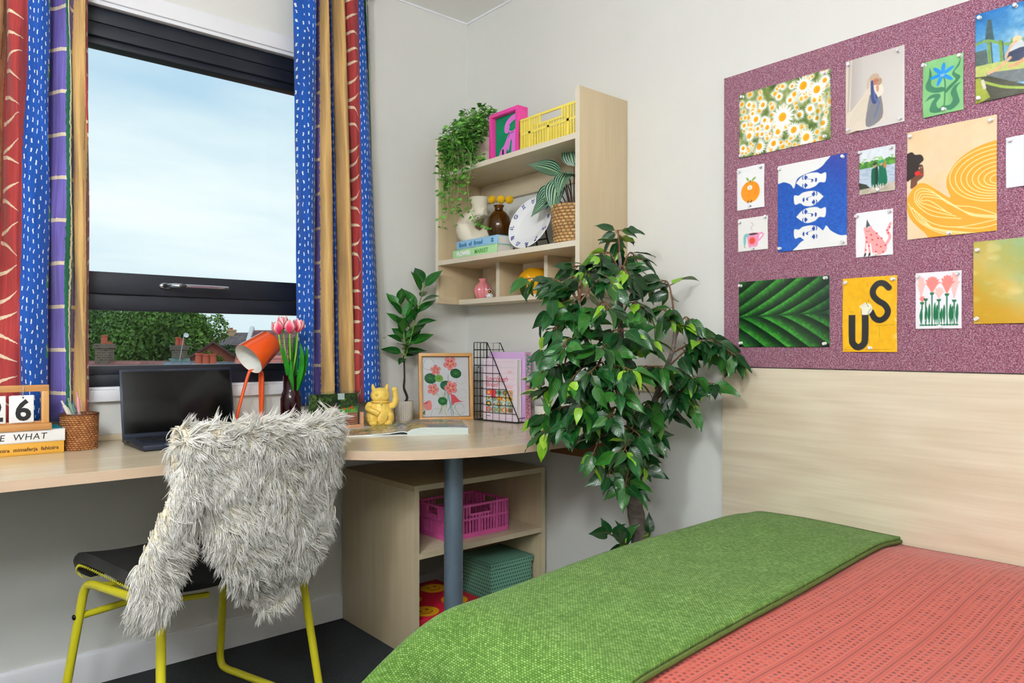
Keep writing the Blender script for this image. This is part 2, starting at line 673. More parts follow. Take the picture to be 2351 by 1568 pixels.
# curtains ---------------------------------------------------------
def curtain_mat():
    m, g, b = newmat('patchwork_curtain')
    u, v, _ = g.xyz(g.tc('UV'))
    rag = g.mul(g.sub(g.noise(g.vec(g.mul(u, 2.), g.mul(v, 60.)), 1.0, 2), .5), .10)
    uu = g.add(u, rag)
    f = g.m('FRACT', uu)
    q = g.m('FLOORED_MODULO', g.fl(uu), 4.0)
    nz = g.noise(g.vec(g.mul(u, 30.), g.mul(v, 6.)), 1.0, 3)
    grain = g.rng(nz, .3, .7, .86, 1.1)
    cream = lin((222, 205, 175))
    # blue with white dashes
    a = g.mul(f, 6.0); bb = g.m('DIVIDE', v, .029)
    ida = g.fl(a)
    bb = g.add(bb, g.mul(g.white(g.vec(ida, 3.0, g.fl(uu))), .55))
    idc = g.vec(ida, g.fl(bb), g.fl(uu))
    r1 = g.sub(g.white(idc), .5)
    r2 = g.sub(g.white(g.vec(ida, g.fl(bb), 77.0)), .5)
    dash = g.mul(g.lt(g.ab(g.add(g.sub(g.fr(a), .5), g.mul(r1, .35))), g.add(.10, g.mul(r2, .06))),
                 g.lt(g.ab(g.add(g.sub(g.fr(bb), .5), g.mul(r2, .25))), g.add(.2, g.mul(r1, .12))))
    blue = g.mix(dash, g.mix(nz, lin((0, 56, 136)), lin((0, 88, 184))), lin((228, 232, 232)))
    pv = g.fr(g.m('DIVIDE', v, .205))
    patch = g.mul(g.lt(pv, .2), g.gt(f, .87))
    pl = g.mul(patch, g.lt(g.ab(g.sub(g.sub(pv, .1), g.mul(g.ab(g.sub(f, .93)), 1.2))), .018))
    blue = g.mix(pl, g.mix(patch, blue, lin((12, 128, 92))), cream)
    # purple with cream bars and a green woven stripe
    pb = g.lt(g.fr(g.add(g.m('DIVIDE', v, .128), g.mul(g.fl(uu), .37))), g.add(.085, g.mul(g.sub(nz, .5), .06)))
    stripe = g.lt(g.ab(g.sub(f, .60)), .12)
    sl = g.lt(g.ab(g.add(g.sub(f, .63), g.mul(g.sub(g.noise(g.vec(1.0, g.mul(v, 25.)), 1.0, 3), .5), .12))), .03)
    pur = g.mix(pb, g.mix(nz, lin((84, 70, 142)), lin((122, 108, 190))), cream)
    pur = g.mix(sl, g.mix(stripe, pur, lin((10, 96, 66))), cream)
    # tan
    tl = g.mul(g.lt(g.ab(g.sub(f, .74)), .022), g.gt(g.noise(g.vec(0.0, g.mul(v, 9.)), 1.0, 2), .47))
    tan = g.mix(tl, g.mix(nz, lin((190, 146, 84)), lin((224, 188, 124))), lin((120, 40, 40)))
    edge = g.gt(f, .955)
    tan = g.mix(edge, tan, lin((110, 84, 60)))
    # red with cream brush strokes
    rw = g.white(g.vec(g.fl(g.m('DIVIDE', v, .062)), g.fl(uu), 5.0))
    rw2 = g.white(g.vec(g.fl(g.m('DIVIDE', v, .062)), g.fl(uu), 9.0))
    ph = g.sub(g.fr(g.m('DIVIDE', v, .062)), g.add(.35, g.mul(rw2, .3)))
    line = g.sub(ph, g.mul(g.mul(g.sub(rw, .5), 1.6), g.sub(f, .5)))
    wdt = g.mul(g.sub(1.0, f), .105)
    st = g.mul(g.lt(g.ab(g.add(line, g.mul(g.sub(nz, .5), .12))), wdt), g.band(f, .06, .86))
    red = g.mix(st, g.mix(nz, lin((136, 34, 38)), lin((182, 62, 60))), cream)
    c = g.mix(g.gt(q, .5), blue, pur)
    c = g.mix(g.gt(q, 1.5), c, tan)
    c = g.mix(g.gt(q, 2.5), c, red)
    c = g.mix(1.0, c, g.vec(grain, grain, grain), 'MULTIPLY')
    g.put(b.inputs['Base Color'], c)
    b.inputs['Roughness'].default_value = .85
    b.inputs['Sheen Weight'].default_value = .15
    wv = g.noise(g.vec(g.mul(u, 160.), g.mul(v, 1200.)), 1.0, 1)
    g.put(b.inputs['Normal'], g.bump(wv, .15, .002))
    return m


CURT = curtain_mat()


def curtain(label, top, bot, z0fn, z1):
    """top / bot: plan control points (x, y, u) at head and hem"""
    T = np.array(spline(top, 12)); B_ = np.array(spline(bot, 12))
    n = len(T); nv = 70
    V, F, UV = [], [], []
    for j in range(nv):
        t = j / (nv - 1)
        for i in range(n):
            s = t ** .8
            p = T[i] * (1 - s) + B_[i] * s
            zb = z0fn(p[0])
            z = z1 + (zb - z1) * t
            k = .006 * math.sin(5.1 * z + 1.7 * i / 12) + .004 * math.sin(13 * z + i * .21)
            V.append((p[0] + k * .6, p[1] + .03 + k, z))
            UV.append((p[2], z))
    for j in range(nv - 1):
        for i in range(n - 1):
            F.append((j * n + i, (j + 1) * n + i, (j + 1) * n + i + 1, j * n + i + 1))
    org = (float(np.mean(T[:, 0])), -.1, .85)
    t = thing('curtain', label, 'curtain', org, group='patchwork curtains')
    mb = MB().add([(v[0] - org[0], v[1] - org[1], v[2] - org[2]) for v in V], F)
    o = mb.build('fabric', CURT, t, sharp=180)
    lay = o.data.uv_layers.new(name='UVMap')
    li = np.empty(len(o.data.loops), np.int32)
    o.data.loops.foreach_get('vertex_index', li)
    lay.data.foreach_set('uv', np.array(UV, np.float32)[li].ravel())
    sd = o.modifiers.new('cloth', 'SOLIDIFY')
    sd.thickness = .0022
    tp = MB().box((T[0][0] - org[0], -.012, z1 - org[2] - .03), (T[-1][0] - org[0], .012, z1 - org[2]), .004)
    tp.build('heading_tape', M('heading_tape', (220, 215, 200), .8), t)
    return t


Lc = [(-1.80, -.09, 1.75), (-1.765, -.13, 2.1), (-1.718, -.13, 2.5), (-1.695, -.085, 2.98), (-1.683, -.11, 3.25), (-1.667, -.128, 3.75), (-1.648, -.12, 4.03),
      (-1.622, -.128, 4.45), (-1.598, -.115, 4.92), (-1.590, -.075, 5.12), (-1.572, -.118, 5.4), (-1.553, -.12, 5.68), (-1.543, -.095, 5.97), (-1.53, -.115, 6.25),
      (-1.518, -.118, 6.85), (-1.509, -.112, 7.1), (-1.499, -.09, 7.7)]
Lb = [(-1.82, -.09, 1.75), (-1.79, -.13, 2.1), (-1.76, -.14, 2.5), (-1.735, -.08, 2.98), (-1.725, -.12, 3.2), (-1.70, -.14, 3.75), (-1.682, -.13, 4.02),
      (-1.652, -.142, 4.45), (-1.613, -.12, 4.95), (-1.61, -.06, 5.08), (-1.58, -.13, 5.35), (-1.553, -.135, 5.65), (-1.543, -.10, 5.97), (-1.528, -.13, 6.3),
      (-1.512, -.128, 6.9), (-1.504, -.112, 7.12), (-1.500, -.085, 7.6)]
curtain('patchwork curtain of blue, red, purple and tan bands behind the flip calendar', Lc, Lb, lambda x: .835, 2.47)
Rt = [(-.848, -.10, 8.02), (-.83, -.13, 8.2), (-.785, -.14, 8.6), (-.762, -.12, 8.96), (-.752, -.07, 9.2), (-.747, -.06, 9.8), (-.735, -.13, 10.2), (-.717, -.12, 10.7), (-.708, -.08, 11.2),
      (-.70, -.055, 11.9), (-.694, -.09, 12.5), (-.682, -.06, 13.9), (-.672, -.13, 14.3), (-.655, -.12, 14.8), (-.645, -.075, 15.0), (-.625, -.13, 15.3), (-.60, -.125, 15.95),
      (-.583, -.13, 16.4), (-.568, -.10, 16.95), (-.56, -.08, 17.3), (-.55, -.11, 17.8), (-.54, -.08, 18.2)]
Rb = [(-.83, -.10, 8.02), (-.82, -.13, 8.2), (-.795, -.142, 8.55), (-.775, -.12, 8.97), (-.757, -.06, 9.3), (-.747, -.075, 9.85), (-.735, -.135, 10.15), (-.70, -.138, 10.85), (-.685, -.10, 11.2),
      (-.672, -.055, 11.95), (-.660, -.09, 12.6), (-.645, -.06, 13.9), (-.635, -.135, 14.2), (-.610, -.13, 14.85), (-.602, -.09, 15.0), (-.592, -.128, 15.2), (-.574, -.125, 15.97),
      (-.535, -.14, 16.45), (-.49, -.12, 16.95), (-.478, -.08, 17.2), (-.475, -.06, 17.5), (-.47, -.05, 17.8)]
curtain('patchwork curtain with a wide white-dashed blue fold behind the tulips', Rt, Rb, lambda x: .842, 2.47)
rl = MB().box((-2.1, -.075, 2.475), (-.49, -.05, 2.495), .004)
tag(rl.build('curtain_rail', WHITE), 'white curtain rail above the window', 'curtain rail')

# added lights out of view: one globe for a strobe, one for fill
def added_globe(label, loc, r, strength):
    pl = thing('added_light', label, 'lamp', loc, group='added lights')
    gm = bpy.data.materials.new('added_light_globe')
    gm.use_nodes = True
    b = gm.node_tree.nodes['Principled BSDF']
    b.inputs['Base Color'].default_value = (.9, .9, .9, 1)
    b.inputs['Emission Color'].default_value = (.925, .962, 1, 1)
    b.inputs['Emission Strength'].default_value = strength
    top = ZC - loc[2]
    MB().ell((0, 0, 0), r, seg=12, rings=8).build('globe', gm, pl)
    MB().tube([(0, 0, r * .95), (0, 0, top)], .004, 8).build('cord', WHITE, pl)
    MB().lathe([(0, top - .03), (.05, top - .025), (.055, top)], 24).build('ceiling_rose', WHITE, pl)


added_globe('small white globe added out of view as a strobe stand-in', (-2.5, -2.1, 1.98), .16, STROBE_STRENGTH)  # stands in for a strobe left of the camera
added_globe('large white globe added out of view at the rear as fill light', (-2.7, -3.3, 2.2), .2, REAR_FILL_STRENGTH)  # unseen fill, added to brighten the chair back and walls

# ------------------------------------------------------------------ desk
DZ = .76
desk = thing('desk', 'long maple laminate desk curving out into the corner by the window', 'desk', (-.584, -.698, 0))
ox, oy = desk.location.x, desk.location.y
front = spline([(-3.09, -.632), (-2.2, -.632), (-1.45, -.634), (-1.17, -.642), (-1.06, -.66), (-.992, -.692), (-.923, -.762), (-.862, -.815), (-.795, -.859), (-.675, -.906), (-.561, -.93), (-.445, -.94), (-.312, -.94), (-.15, -.937), (-.002, -.936)], 6)
poly = [(float(p[0]), float(p[1])) for p in front] + [(-.002, -.001), (-3.09, -.001)]
poly = [(x - ox, y - oy) for x, y in poly]
mb = MB().prism(poly, DZ - .026, DZ - .0012)
n0 = len(poly)
mb.I = [0, 0] + [1] * n0
mb.prism([(x * .9995, y * .9995) for x, y in poly], DZ - .0012, DZ)
mb.build('worktop', [wood('desk_laminate', (230, 217, 188), 0, rough=.2), wood('desk_edge_band', (222, 196, 168), 0, contrast=.06)], desk, sharp=30)
lm = MB().tube([(0, 0, .012), (0, 0, DZ - .026)], .0305, 40)
lm.tube([(0, 0, 0), (0, 0, .012)], .034, 40)
lm.build('leg', M('grey_metal', (108, 124, 140), .38, metal=.35, var=.04, vscale=40), desk)
struct(MB().box((-3.09, -.018, DZ), (-.02, -.001, DZ + .019), .002), 'trim_3', WOOD_X)
struct(MB().box((-.018, -.93, DZ), (-.001, -.019, DZ + .019), .002), 'trim_4', WOOD_Y)
MB().box((-.022 - ox, -.93 - oy, DZ - .11), (-.001 - ox, -.56 - oy, DZ - .026), .002).build('support_rail', wood('brown_rail', (140, 100, 66), 1), desk)

# open cabinet under the desk --------------------------------------
CX0, CX1, CY0, CZ = -.622, -.019, -.529, .588
cab = thing('cabinet', 'open maple cabinet with one shelf standing under the desk', 'cabinet', ((CX0 + CX1) / 2, -.27, 0))


def cbox(name, x0, x1, y0, y1, z0, z1, mat, bev=.0012, parent=None):
    o = (cab.location.x, cab.location.y)
    return MB().box((x0 - o[0], y0 - o[1], z0), (x1 - o[0], y1 - o[1], z1), bev).build(name, mat, parent or cab)


CBAND = wood('cabinet_edge_band', (216, 204, 172), 2, contrast=.05)
cbox('side_panel', CX0, CX0 + .019, CY0 + .002, -.02, 0, CZ - .019, WOOD_CAB)
cbox('side_panel', CX1 - .019, CX1, CY0 + .002, -.02, 0, CZ - .019, WOOD_CAB)
cbox('top_panel', CX0, CX1, CY0 + .002, -.02, CZ - .019, CZ, wood('maple_cabinet_top', (200, 178, 142), 0))
cbox('shelf', CX0 + .019, CX1 - .019, CY0 + .002, -.03, .337, .356, WOOD_X)
cbox('bottom_panel', CX0 + .019, CX1 - .019, CY0 + .002, -.03, .03, .049, WOOD_X)
cbox('plinth', CX0 + .019, CX1 - .019, CY0 + .05, CY0 + .066, 0, .03, WOOD_CAB)
cbox('back_panel', CX0 + .019, CX1 - .019, -.03, -.022, .19, CZ - .019, WOOD_CAB)
for (x0, x1, z0, z1) in ((CX0, CX1, CZ - .019, CZ), (CX0, CX0 + .019, 0, CZ - .019), (CX1 - .019, CX1, 0, CZ - .019), (CX0 + .019, CX1 - .019, .337, .356), (CX0 + .019, CX1 - .019, .03, .049)):
    cbox('edge_band', x0, x1, CY0, CY0 + .002, z0, z1, CBAND, 0)

# wall shelf unit --------------------------------------------------
SX, SY0, SY1, SZ0, SZ1 = -.243, -.105, -.93, 1.235, 1.918
sh = thing('shelf_unit', 'maple wall shelf unit with two shelves and three small cubbies', 'shelf', (0, (SY0 + SY1) / 2, SZ0))


def sbox(name, x0, x1, y0, y1, z0, z1, mat, bev=.001):
    o = sh.location
    return MB().box((x0 - o.x, y0 - o.y, z0 - o.z), (x1 - o.x, y1 - o.y, z1 - o.z), bev).build(name, mat, sh)


PZ = wood('maple_upright', (208, 192, 158), 2)
T_ = .019
for y in (SY0, SY1 + T_):
    sbox('side_panel', SX + .0015, -.001, y - T_, y, SZ0, SZ1, PZ)
    sbox('edge_band', SX, SX + .0015, y - T_, y, SZ0, SZ1, WOOD_EDGE, 0)
for zt in (1.766, 1.411):
    sbox('shelf_board', SX + .0015, -.001, SY1 + T_, SY0 - T_, zt - T_, zt, WOOD_Y)
    sbox('edge_band', SX, SX + .0015, SY1 + T_, SY0 - T_, zt - T_, zt, WOOD_EDGE, 0)
LX = -.135                                 # shallower cubbies below
sbox('shelf_board', LX + .0015, -.001, SY1 + T_, SY0 - T_, SZ0, SZ0 + .02, WOOD_Y)
sbox('edge_band', LX, LX + .0015, SY1 + T_, SY0 - T_, SZ0, SZ0 + .02, WOOD_EDGE, 0)
for y in (-.378, -.655):
    sbox('divider', LX + .0015, -.009, y - T_ / 2, y + T_ / 2, SZ0 + .02, 1.411 - T_, PZ)
    sbox('edge_band', LX, LX + .0015, y - T_ / 2, y + T_ / 2, SZ0 + .02, 1.411 - T_, WOOD_EDGE, 0)
for y0, y1 in ((SY0 - T_, -.378 + T_ / 2), (-.378 - T_ / 2, -.655 + T_ / 2), (-.655 - T_ / 2, SY1 + T_)):
    sbox('back_panel', -.009, -.001, y1, y0, SZ0 + .02, 1.411 - T_, WOOD_Y, 0)
sbox('back_rail', -.018, -.001, SY1 + T_, SY0 - T_, 1.672, 1.766 - T_, WOOD_Y)

# headboard panel, noticeboard -------------------------------------
hp = MB().box((-.018, -4.1, .18), (-.001, -1.321, .995), .0015)
tag(hp.build('headboard_panel', wood('maple_headboard', (228, 216, 192), 1, contrast=.15, scale=.8, figure=.15)), 'pale maple wall panel behind the bed below the noticeboard', 'headboard')


def felt():
    m, g, b = newmat('heather_felt')
    o = g.tc('Object')
    a = g.noise(g.map(o, (1, 1.0, 1.6)), 300, 3, .85)
    c = g.noise(g.map(o, (1, 1.4, 1.0), loc=(5, 2, 9)), 250, 3, .85)
    k = g.ramp(a, [(.34, lin((66, 22, 44))), (.44, lin((124, 62, 88))), (.53, lin((172, 118, 138))), (.62, lin((232, 206, 216)))])
    k2 = g.ramp(c, [(.36, lin((60, 48, 98))), (.5, lin((122, 58, 84))), (.66, lin((152, 62, 70)))])
    x = g.mix(.38, k, k2)
    g.put(b.inputs['Base Color'], x)
    b.inputs['Roughness'].default_value = .95
    b.inputs['Sheen Weight'].default_value = .2
    g.put(b.inputs['Normal'], g.bump(a, .5, .002))
    return m


nb = MB().box((-.014, -4.1, .9975), (-.001, -1.325, 1.884), .002)
tag(nb.build('noticeboard', felt()), 'long purple felt noticeboard on the wall above the bed', 'noticeboard')


# sockets ----------------------------------------------------------
def socket(label, y0, y1, z0, z1, mat):
    t = thing('wall_socket', label, 'socket', (0, (y0 + y1) / 2, (z0 + z1) / 2))
    w_, h_ = (y0 - y1) / 2, (z1 - z0) / 2
    MB().box((-.011, -w_, -h_), (0, w_, h_), .003).build('plate', mat, t)
    for c in (-w_ * .5, w_ * .5):
        for (yy, zz, a, bb) in ((0, .018, .0025, .005), (-.011, -.004, .004, .0025), (.011, -.004, .004, .0025)):
            MB().box((-.0118, c + yy - a, zz - bb), (-.0108, c + yy + a, zz + bb)).build('pin_slot', DARKHOLE, t)
        MB().box((-.0135, c - .006 + .02, .012), (-.0108, c + .004 + .02, .026), .001).build('switch', mat, t)
    return t


socket('white double wall socket behind the black wire magazine file', -.062, -.208, .908, .994, M('white_plastic', (232, 234, 238), .35))
socket('cream double wall socket half hidden behind the leafy tree', -.955, -1.09, .905, .992, M('cream_plastic', (226, 216, 180), .4))

# ------------------------------------------------------------------ bed
bed = thing('bed', 'single bed with a cream mattress under the green throw and red blanket', 'bed', (-.6, -2.4, 0))
MB().box((-.54, -1.0, .06), (.58, 1.0, .26), .01).build('base', WOOD_Y, bed)
MB().box((-.56, -1.0, .26), (.58, 1.0, .525), .07, seg=5).build('mattress', M('mattress_ticking', (226, 220, 206), .85), bed)
for sx in (-.46, .47):
    for sy in (-.94, .94):
        MB().tube([(sx, sy, 0), (sx, sy, .06)], .025, 16).build('leg', M('black_plastic', (22, 22, 24), .5), bed)


def edge(a, flat, r):
    """arc length a -> (horizontal, drop) for a cloth running off a rounded edge"""
    if a <= flat:
        return a, 0.
    t = (a - flat) / r
    if t < math.pi / 2:
        return flat + r * math.sin(t), r * (1 - math.cos(t))
    return flat + r, r + (a - flat - r * math.pi / 2)


def drape(x_len, y0, y1, flat_x, flat_y, rx, ry, ztop, nx, ny, und=1., off=0., skew=0.):
    """cloth over the bed: a runs from the wall outwards (-x), b runs from y0 towards the foot (+y)"""
    V, F, UV = [], [], []
    for j in range(ny):
        b = y1 * j / (ny - 1)
        hy, dy_ = edge(b, flat_y, ry)
        for i in range(nx):
            a = x_len * i / (nx - 1)
            hx, dx_ = edge(a, flat_x, rx)
            d = math.hypot(dx_, dy_) if (dx_ < rx * 1.01 or dy_ < ry * 1.01) else max(dx_, dy_) + .4 * min(dx_, dy_)
            x = -.02 - hx
            y = y0 + hy - skew * a
            corner = min(dx_, .25) * min(dy_, .25) * 4
            w_ = und * (.006 * math.sin(3.1 * x + 2.2 * y) + .004 * math.sin(7.3 * x - 4.1 * y + 1) + .003 * math.sin(11 * y + 5 * x))
            lift = -.012 * math.exp(-(hx / .09) ** 2)        # tucked slightly against the wall
            fold = 0.
            if dx_ > rx * .6:
                fold = und * .016 * math.sin(9 * b + .8) * min(1, (dx_ - rx * .6) / .2)
            z = max(ztop - d + w_ + lift + off, .02)
            V.append((x - fold - (.03 * min(1, dx_ / .4) if dx_ > rx else 0) - corner * 1.7, y + corner * .6 + .12 * max(0, dy_ - ry), z))
            UV.append((a, y0 + b))
    for j in range(ny - 1):
        for i in range(nx - 1):
            F.append((j * nx + i, j * nx + i + 1, (j + 1) * nx + i + 1, (j + 1) * nx + i))
    return V, F, UV


def cloth_obj(name, data, mat, thick=.004):
    V, F, UV = data
    o = MB().add(V, F).build(name, mat, sharp=180)
    lay = o.data.uv_layers.new(name='UVMap')
    li = np.empty(len(o.data.loops), np.int32)
    o.data.loops.foreach_get('vertex_index', li)
    lay.data.foreach_set('uv', np.array(UV, np.float32)[li].ravel())
    s = o.modifiers.new('thickness', 'SOLIDIFY')
    s.thickness = thick
    s.offset = -1
    return o


def throw_mat():
    m, g, b = newmat('green_wool_twill')
    u, v, _ = g.xyz(g.tc('UV'))
    p = g.vec(u, v)
    # twill: short pale floats stepping diagonally
    r = g.mul(u, 290.0); q = g.mul(v, 150.0)
    q = g.add(q, g.mul(g.fl(r), .5))
    tw = g.mul(g.m('SINE', g.mul(g.fr(r), math.pi)), g.m('SINE', g.mul(g.fr(q), math.pi)))
    cell = g.white(g.vec(g.fl(r), g.fl(q)))
    big = g.noise(p, 14, 4, .6)
    streak = g.noise(g.map(p, (9, 300, 1)), 1.0, 3, .6)
    k = g.add(g.add(g.mul(cell, .24), g.mul(tw, .36)), g.add(g.mul(big, .22), g.mul(streak, .30)))
    c = g.ramp(k, [(.22, lin((56, 84, 26))), (.46, lin((80, 116, 46))), (.66, lin((102, 138, 64))), (.9, lin((156, 182, 118)))])
    g.put(b.inputs['Base Color'], c)
    b.inputs['Roughness'].default_value = .95
    b.inputs['Specular IOR Level'].default_value = .15
    b.inputs['Sheen Weight'].default_value = .06
    g.put(b.inputs['Normal'], g.bump(g.add(tw, g.mul(cell, .5)), .35, .0025))
    return m


def blanket_mat():
    m, g, b = newmat('coral_cellular_weave')
    u, v, _ = g.xyz(g.tc('UV'))
    wob = g.mul(g.sub(g.noise(g.vec(g.mul(u, 5.), g.mul(v, 5.)), 1.0, 2), .5), .008)
    vv = g.add(v, wob)
    P = .058                                     # repeat of the row groups
    t = g.fr(g.m('DIVIDE', vv, P))
    # four rows of large cells, then a line of fine drawn-thread holes
    rows = g.fr(g.mul(g.m('DIVIDE', t, .74), 4.0))
    big = g.lt(t, .74)
    cu = g.add(g.mul(u, 78.0), g.mul(g.fl(g.mul(g.m('DIVIDE', t, .74), 4.0)), .5))
    hole = g.mul(g.mul(g.lt(g.ab(g.sub(rows, .5)), .26), g.lt(g.ab(g.sub(g.fr(cu), .5)), .26)), big)
    rnd = g.noise(g.vec(g.mul(u, 40.), g.mul(vv, 40.)), 1.0, 2)
    hole = g.mul(hole, g.rng(rnd, .35, .6, .25, 1.))
    fine = g.mul(g.lt(g.ab(g.sub(t, .87)), .035), g.lt(g.ab(g.sub(g.fr(g.mul(u, 190.)), .5)), .3))
    seam = g.mul(g.lt(g.ab(g.sub(g.ab(g.sub(t, .87)), .085)), .012), .5)
    h = g.m('MAXIMUM', hole, g.m('MAXIMUM', fine, seam))
    relief = g.mul(g.mul(g.m('SINE', g.mul(rows, math.pi)), g.m('SINE', g.mul(g.fr(cu), math.pi))), big)
    n = g.noise(g.vec(u, v), 260, 2)
    base = g.mix(n, lin((174, 70, 55)), lin((194, 90, 73)))
    c = g.mix(h, base, lin((112, 30, 26)))
    g.put(b.inputs['Base Color'], c)
    b.inputs['Roughness'].default_value = .92
    b.inputs['Sheen Weight'].default_value = .15
    g.put(b.inputs['Normal'], g.bump(g.sub(g.mul(n, .2), g.add(h, g.mul(relief, .4))), .6, .004))
    return m


BZ = .572
bl = cloth_obj('blanket', drape(1.5, -3.45, 1.66, 1.06, 3., .115, .10, BZ - .012, 90, 120, 1., 0., .03), blanket_mat(), .004)
tag(bl, 'coral red open-weave blanket covering the bed', 'blanket')
th_ = cloth_obj('throw', drape(1.60, -1.842, .92, 1.10, .38, .125, .115, BZ + .004, 110, 80, 1., 0., .06), throw_mat(), .007)
tag(th_, 'green wool twill throw spread across the foot of the bed', 'throw')
# rounded folded hem along the edge that lies on the coral blanket
V_, _, _ = drape(1.60, -1.842, .92, 1.10, .38, .125, .115, BZ + .004, 110, 80, 1., 0., .06)
hem = MB().tube([(v[0], v[1] - .001, v[2] - .004) for v in V_[:110]], .0046, 8)
hem.build('hem', M('throw_hem', (84, 98, 42), .95, var=.35, vscale=700), th_)

# ------------------------------------------------------------------ chair
CHL = (-1.312, -.468)
CTH = 1.865 - math.pi / 2          # local +y is the way the chair faces
chair = thing('chair', 'dark grey upholstered shell chair on a yellow tube frame at the desk', 'chair', (*CHL, 0), CTH)
# local frame: x = to the sitter's right, y = forward
prof = spline([(.222, .418), (.218, .438), (.19, .452), (.10, .447), (0, .436), (-.09, .428), (-.17, .430), (-.22, .458), (-.258, .53), (-.288, .62), (-.312, .72), (-.33, .79), (-.337, .815)], 5)
prof = [(float(p[0]), float(p[1])) for p in prof]


def shell(u, v):
    k = v * (len(prof) - 1)
    i = min(int(k), len(prof) - 2)
    t = k - i
    y = prof[i][0] * (1 - t) + prof[i + 1][0] * t
    z = prof[i][1] * (1 - t) + prof[i + 1][1] * t
    s = 2 * u - 1
    back = max(0, min(1, (v - .5) / .25))
    w = .212 * (1 - back) + .215 * back
    if v < .12:
        w *= .80 + .20 * math.sin(v / .12 * math.pi / 2)
    if v > .9:
        w *= 1 - .12 * ((v - .9) / .1) ** 2
    if .45 < v < .62:
        w *= 1 - .06 * math.sin((v - .45) / .17 * math.pi)
    z += (1 - back) * .020 * s * s * (1 if v > .15 else v / .15)
    y += back * .045 * s * s
    return (s * w, y, z)


seat_mat = M('charcoal_leatherette', (52, 51, 50), .55, var=.25, vscale=18, bump=.08, bscale=300)
so = MB().grid(shell, 25, 49).build('shell', seat_mat, chair, sharp=180)
sd = so.modifiers.new('pad', 'SOLIDIFY'); sd.thickness = .03; sd.offset = -1
bv = so.modifiers.new('round', 'BEVEL'); bv.width = .012; bv.segments = 3; bv.limit_method = 'ANGLE'; bv.angle_limit = R(50)
# yellow zig-zag stitching round the seat edge
rim = [shell(0, v) for v in np.linspace(.50, .03, 60)] + [shell(u, .012) for u in np.linspace(.03, .97, 50)] + [shell(1, v) for v in np.linspace(.03, .5, 60)]
rim = spline(rim, 2)
zz = []
for i, p in enumerate(rim):
    c = np.array([0, -.02, 0.])
    o = (np.array(p) - np.array([0, .02, p[2]]))
    o = o / (np.linalg.norm(o) + 1e-9)
    zz.append(tuple(np.array(p) + o * .0025 + np.array([0, 0, -.002 if i % 2 else -.009])))
MB().tube(zz, .0010, 5).build('stitching', M('yellow_thread', (226, 218, 60), .7), chair)
# tube frame, sled runners
wt, lt, wb, lb = .432, .345, .50, .476
for s in (-1, 1):
    for f in (1, -1):
        T = np.array([s * wt / 2, f * lt / 2 - .011, .428]); Bt = np.array([s * wb / 2, f * lb / 2, .012])
        d = (Bt - T) / np.linalg.norm(Bt - T)
        in_ = np.array([0, -f, 0.])
        path = spline([T + in_ * .075 + np.array([0, 0, -.004 * 0]), T + in_ * .04, T + in_ * .012 + d * .008, T + d * .035, T + d * .08, Bt - d * .09, Bt - d * .04, Bt + in_ * .012 - d * .009, Bt + in_ * .04, Bt + in_ * .08], 5)
        MB().tube(path, .0115, 12).build('leg', YELLOW_TUBE, chair)
    MB().tube([(s * wt / 2, lt / 2 - .011 - .07, .428), (s * wt / 2, -lt / 2 - .011 + .07, .428)], .0113, 12).build('side_rail', YELLOW_TUBE, chair)
    MB().tube([(s * wb / 2, lb / 2 - .07, .012), (s * wb / 2, -lb / 2 + .07, .012)], .0113, 12).build('runner', YELLOW_TUBE, chair)
    t0 = (.428 - .335) / (.428 - .012)
    bx_ = s * (wt / 2 + (wb - wt) / 2 * t0); by_ = (lt / 2 - .011) + (lb / 2 - lt / 2 + .011) * t0
    MB().ell((bx_ + s * .0125, by_ + .002, .335), (.0045, .0075, .0075), seg=12, rings=8).build('bolt', M('black_bolt', (15, 15, 15), .4), chair)
    for f in (.11, -.13):
        MB().tube([(s * .05, f, .40), (s * (wt / 2), f, .426)], .008, 8).build('bracket', YELLOW_TUBE, chair)
MB().tube([(-bx_, by_, .335), (bx_, by_, .335)], .0095, 12).build('crossbar', YELLOW_TUBE, chair)

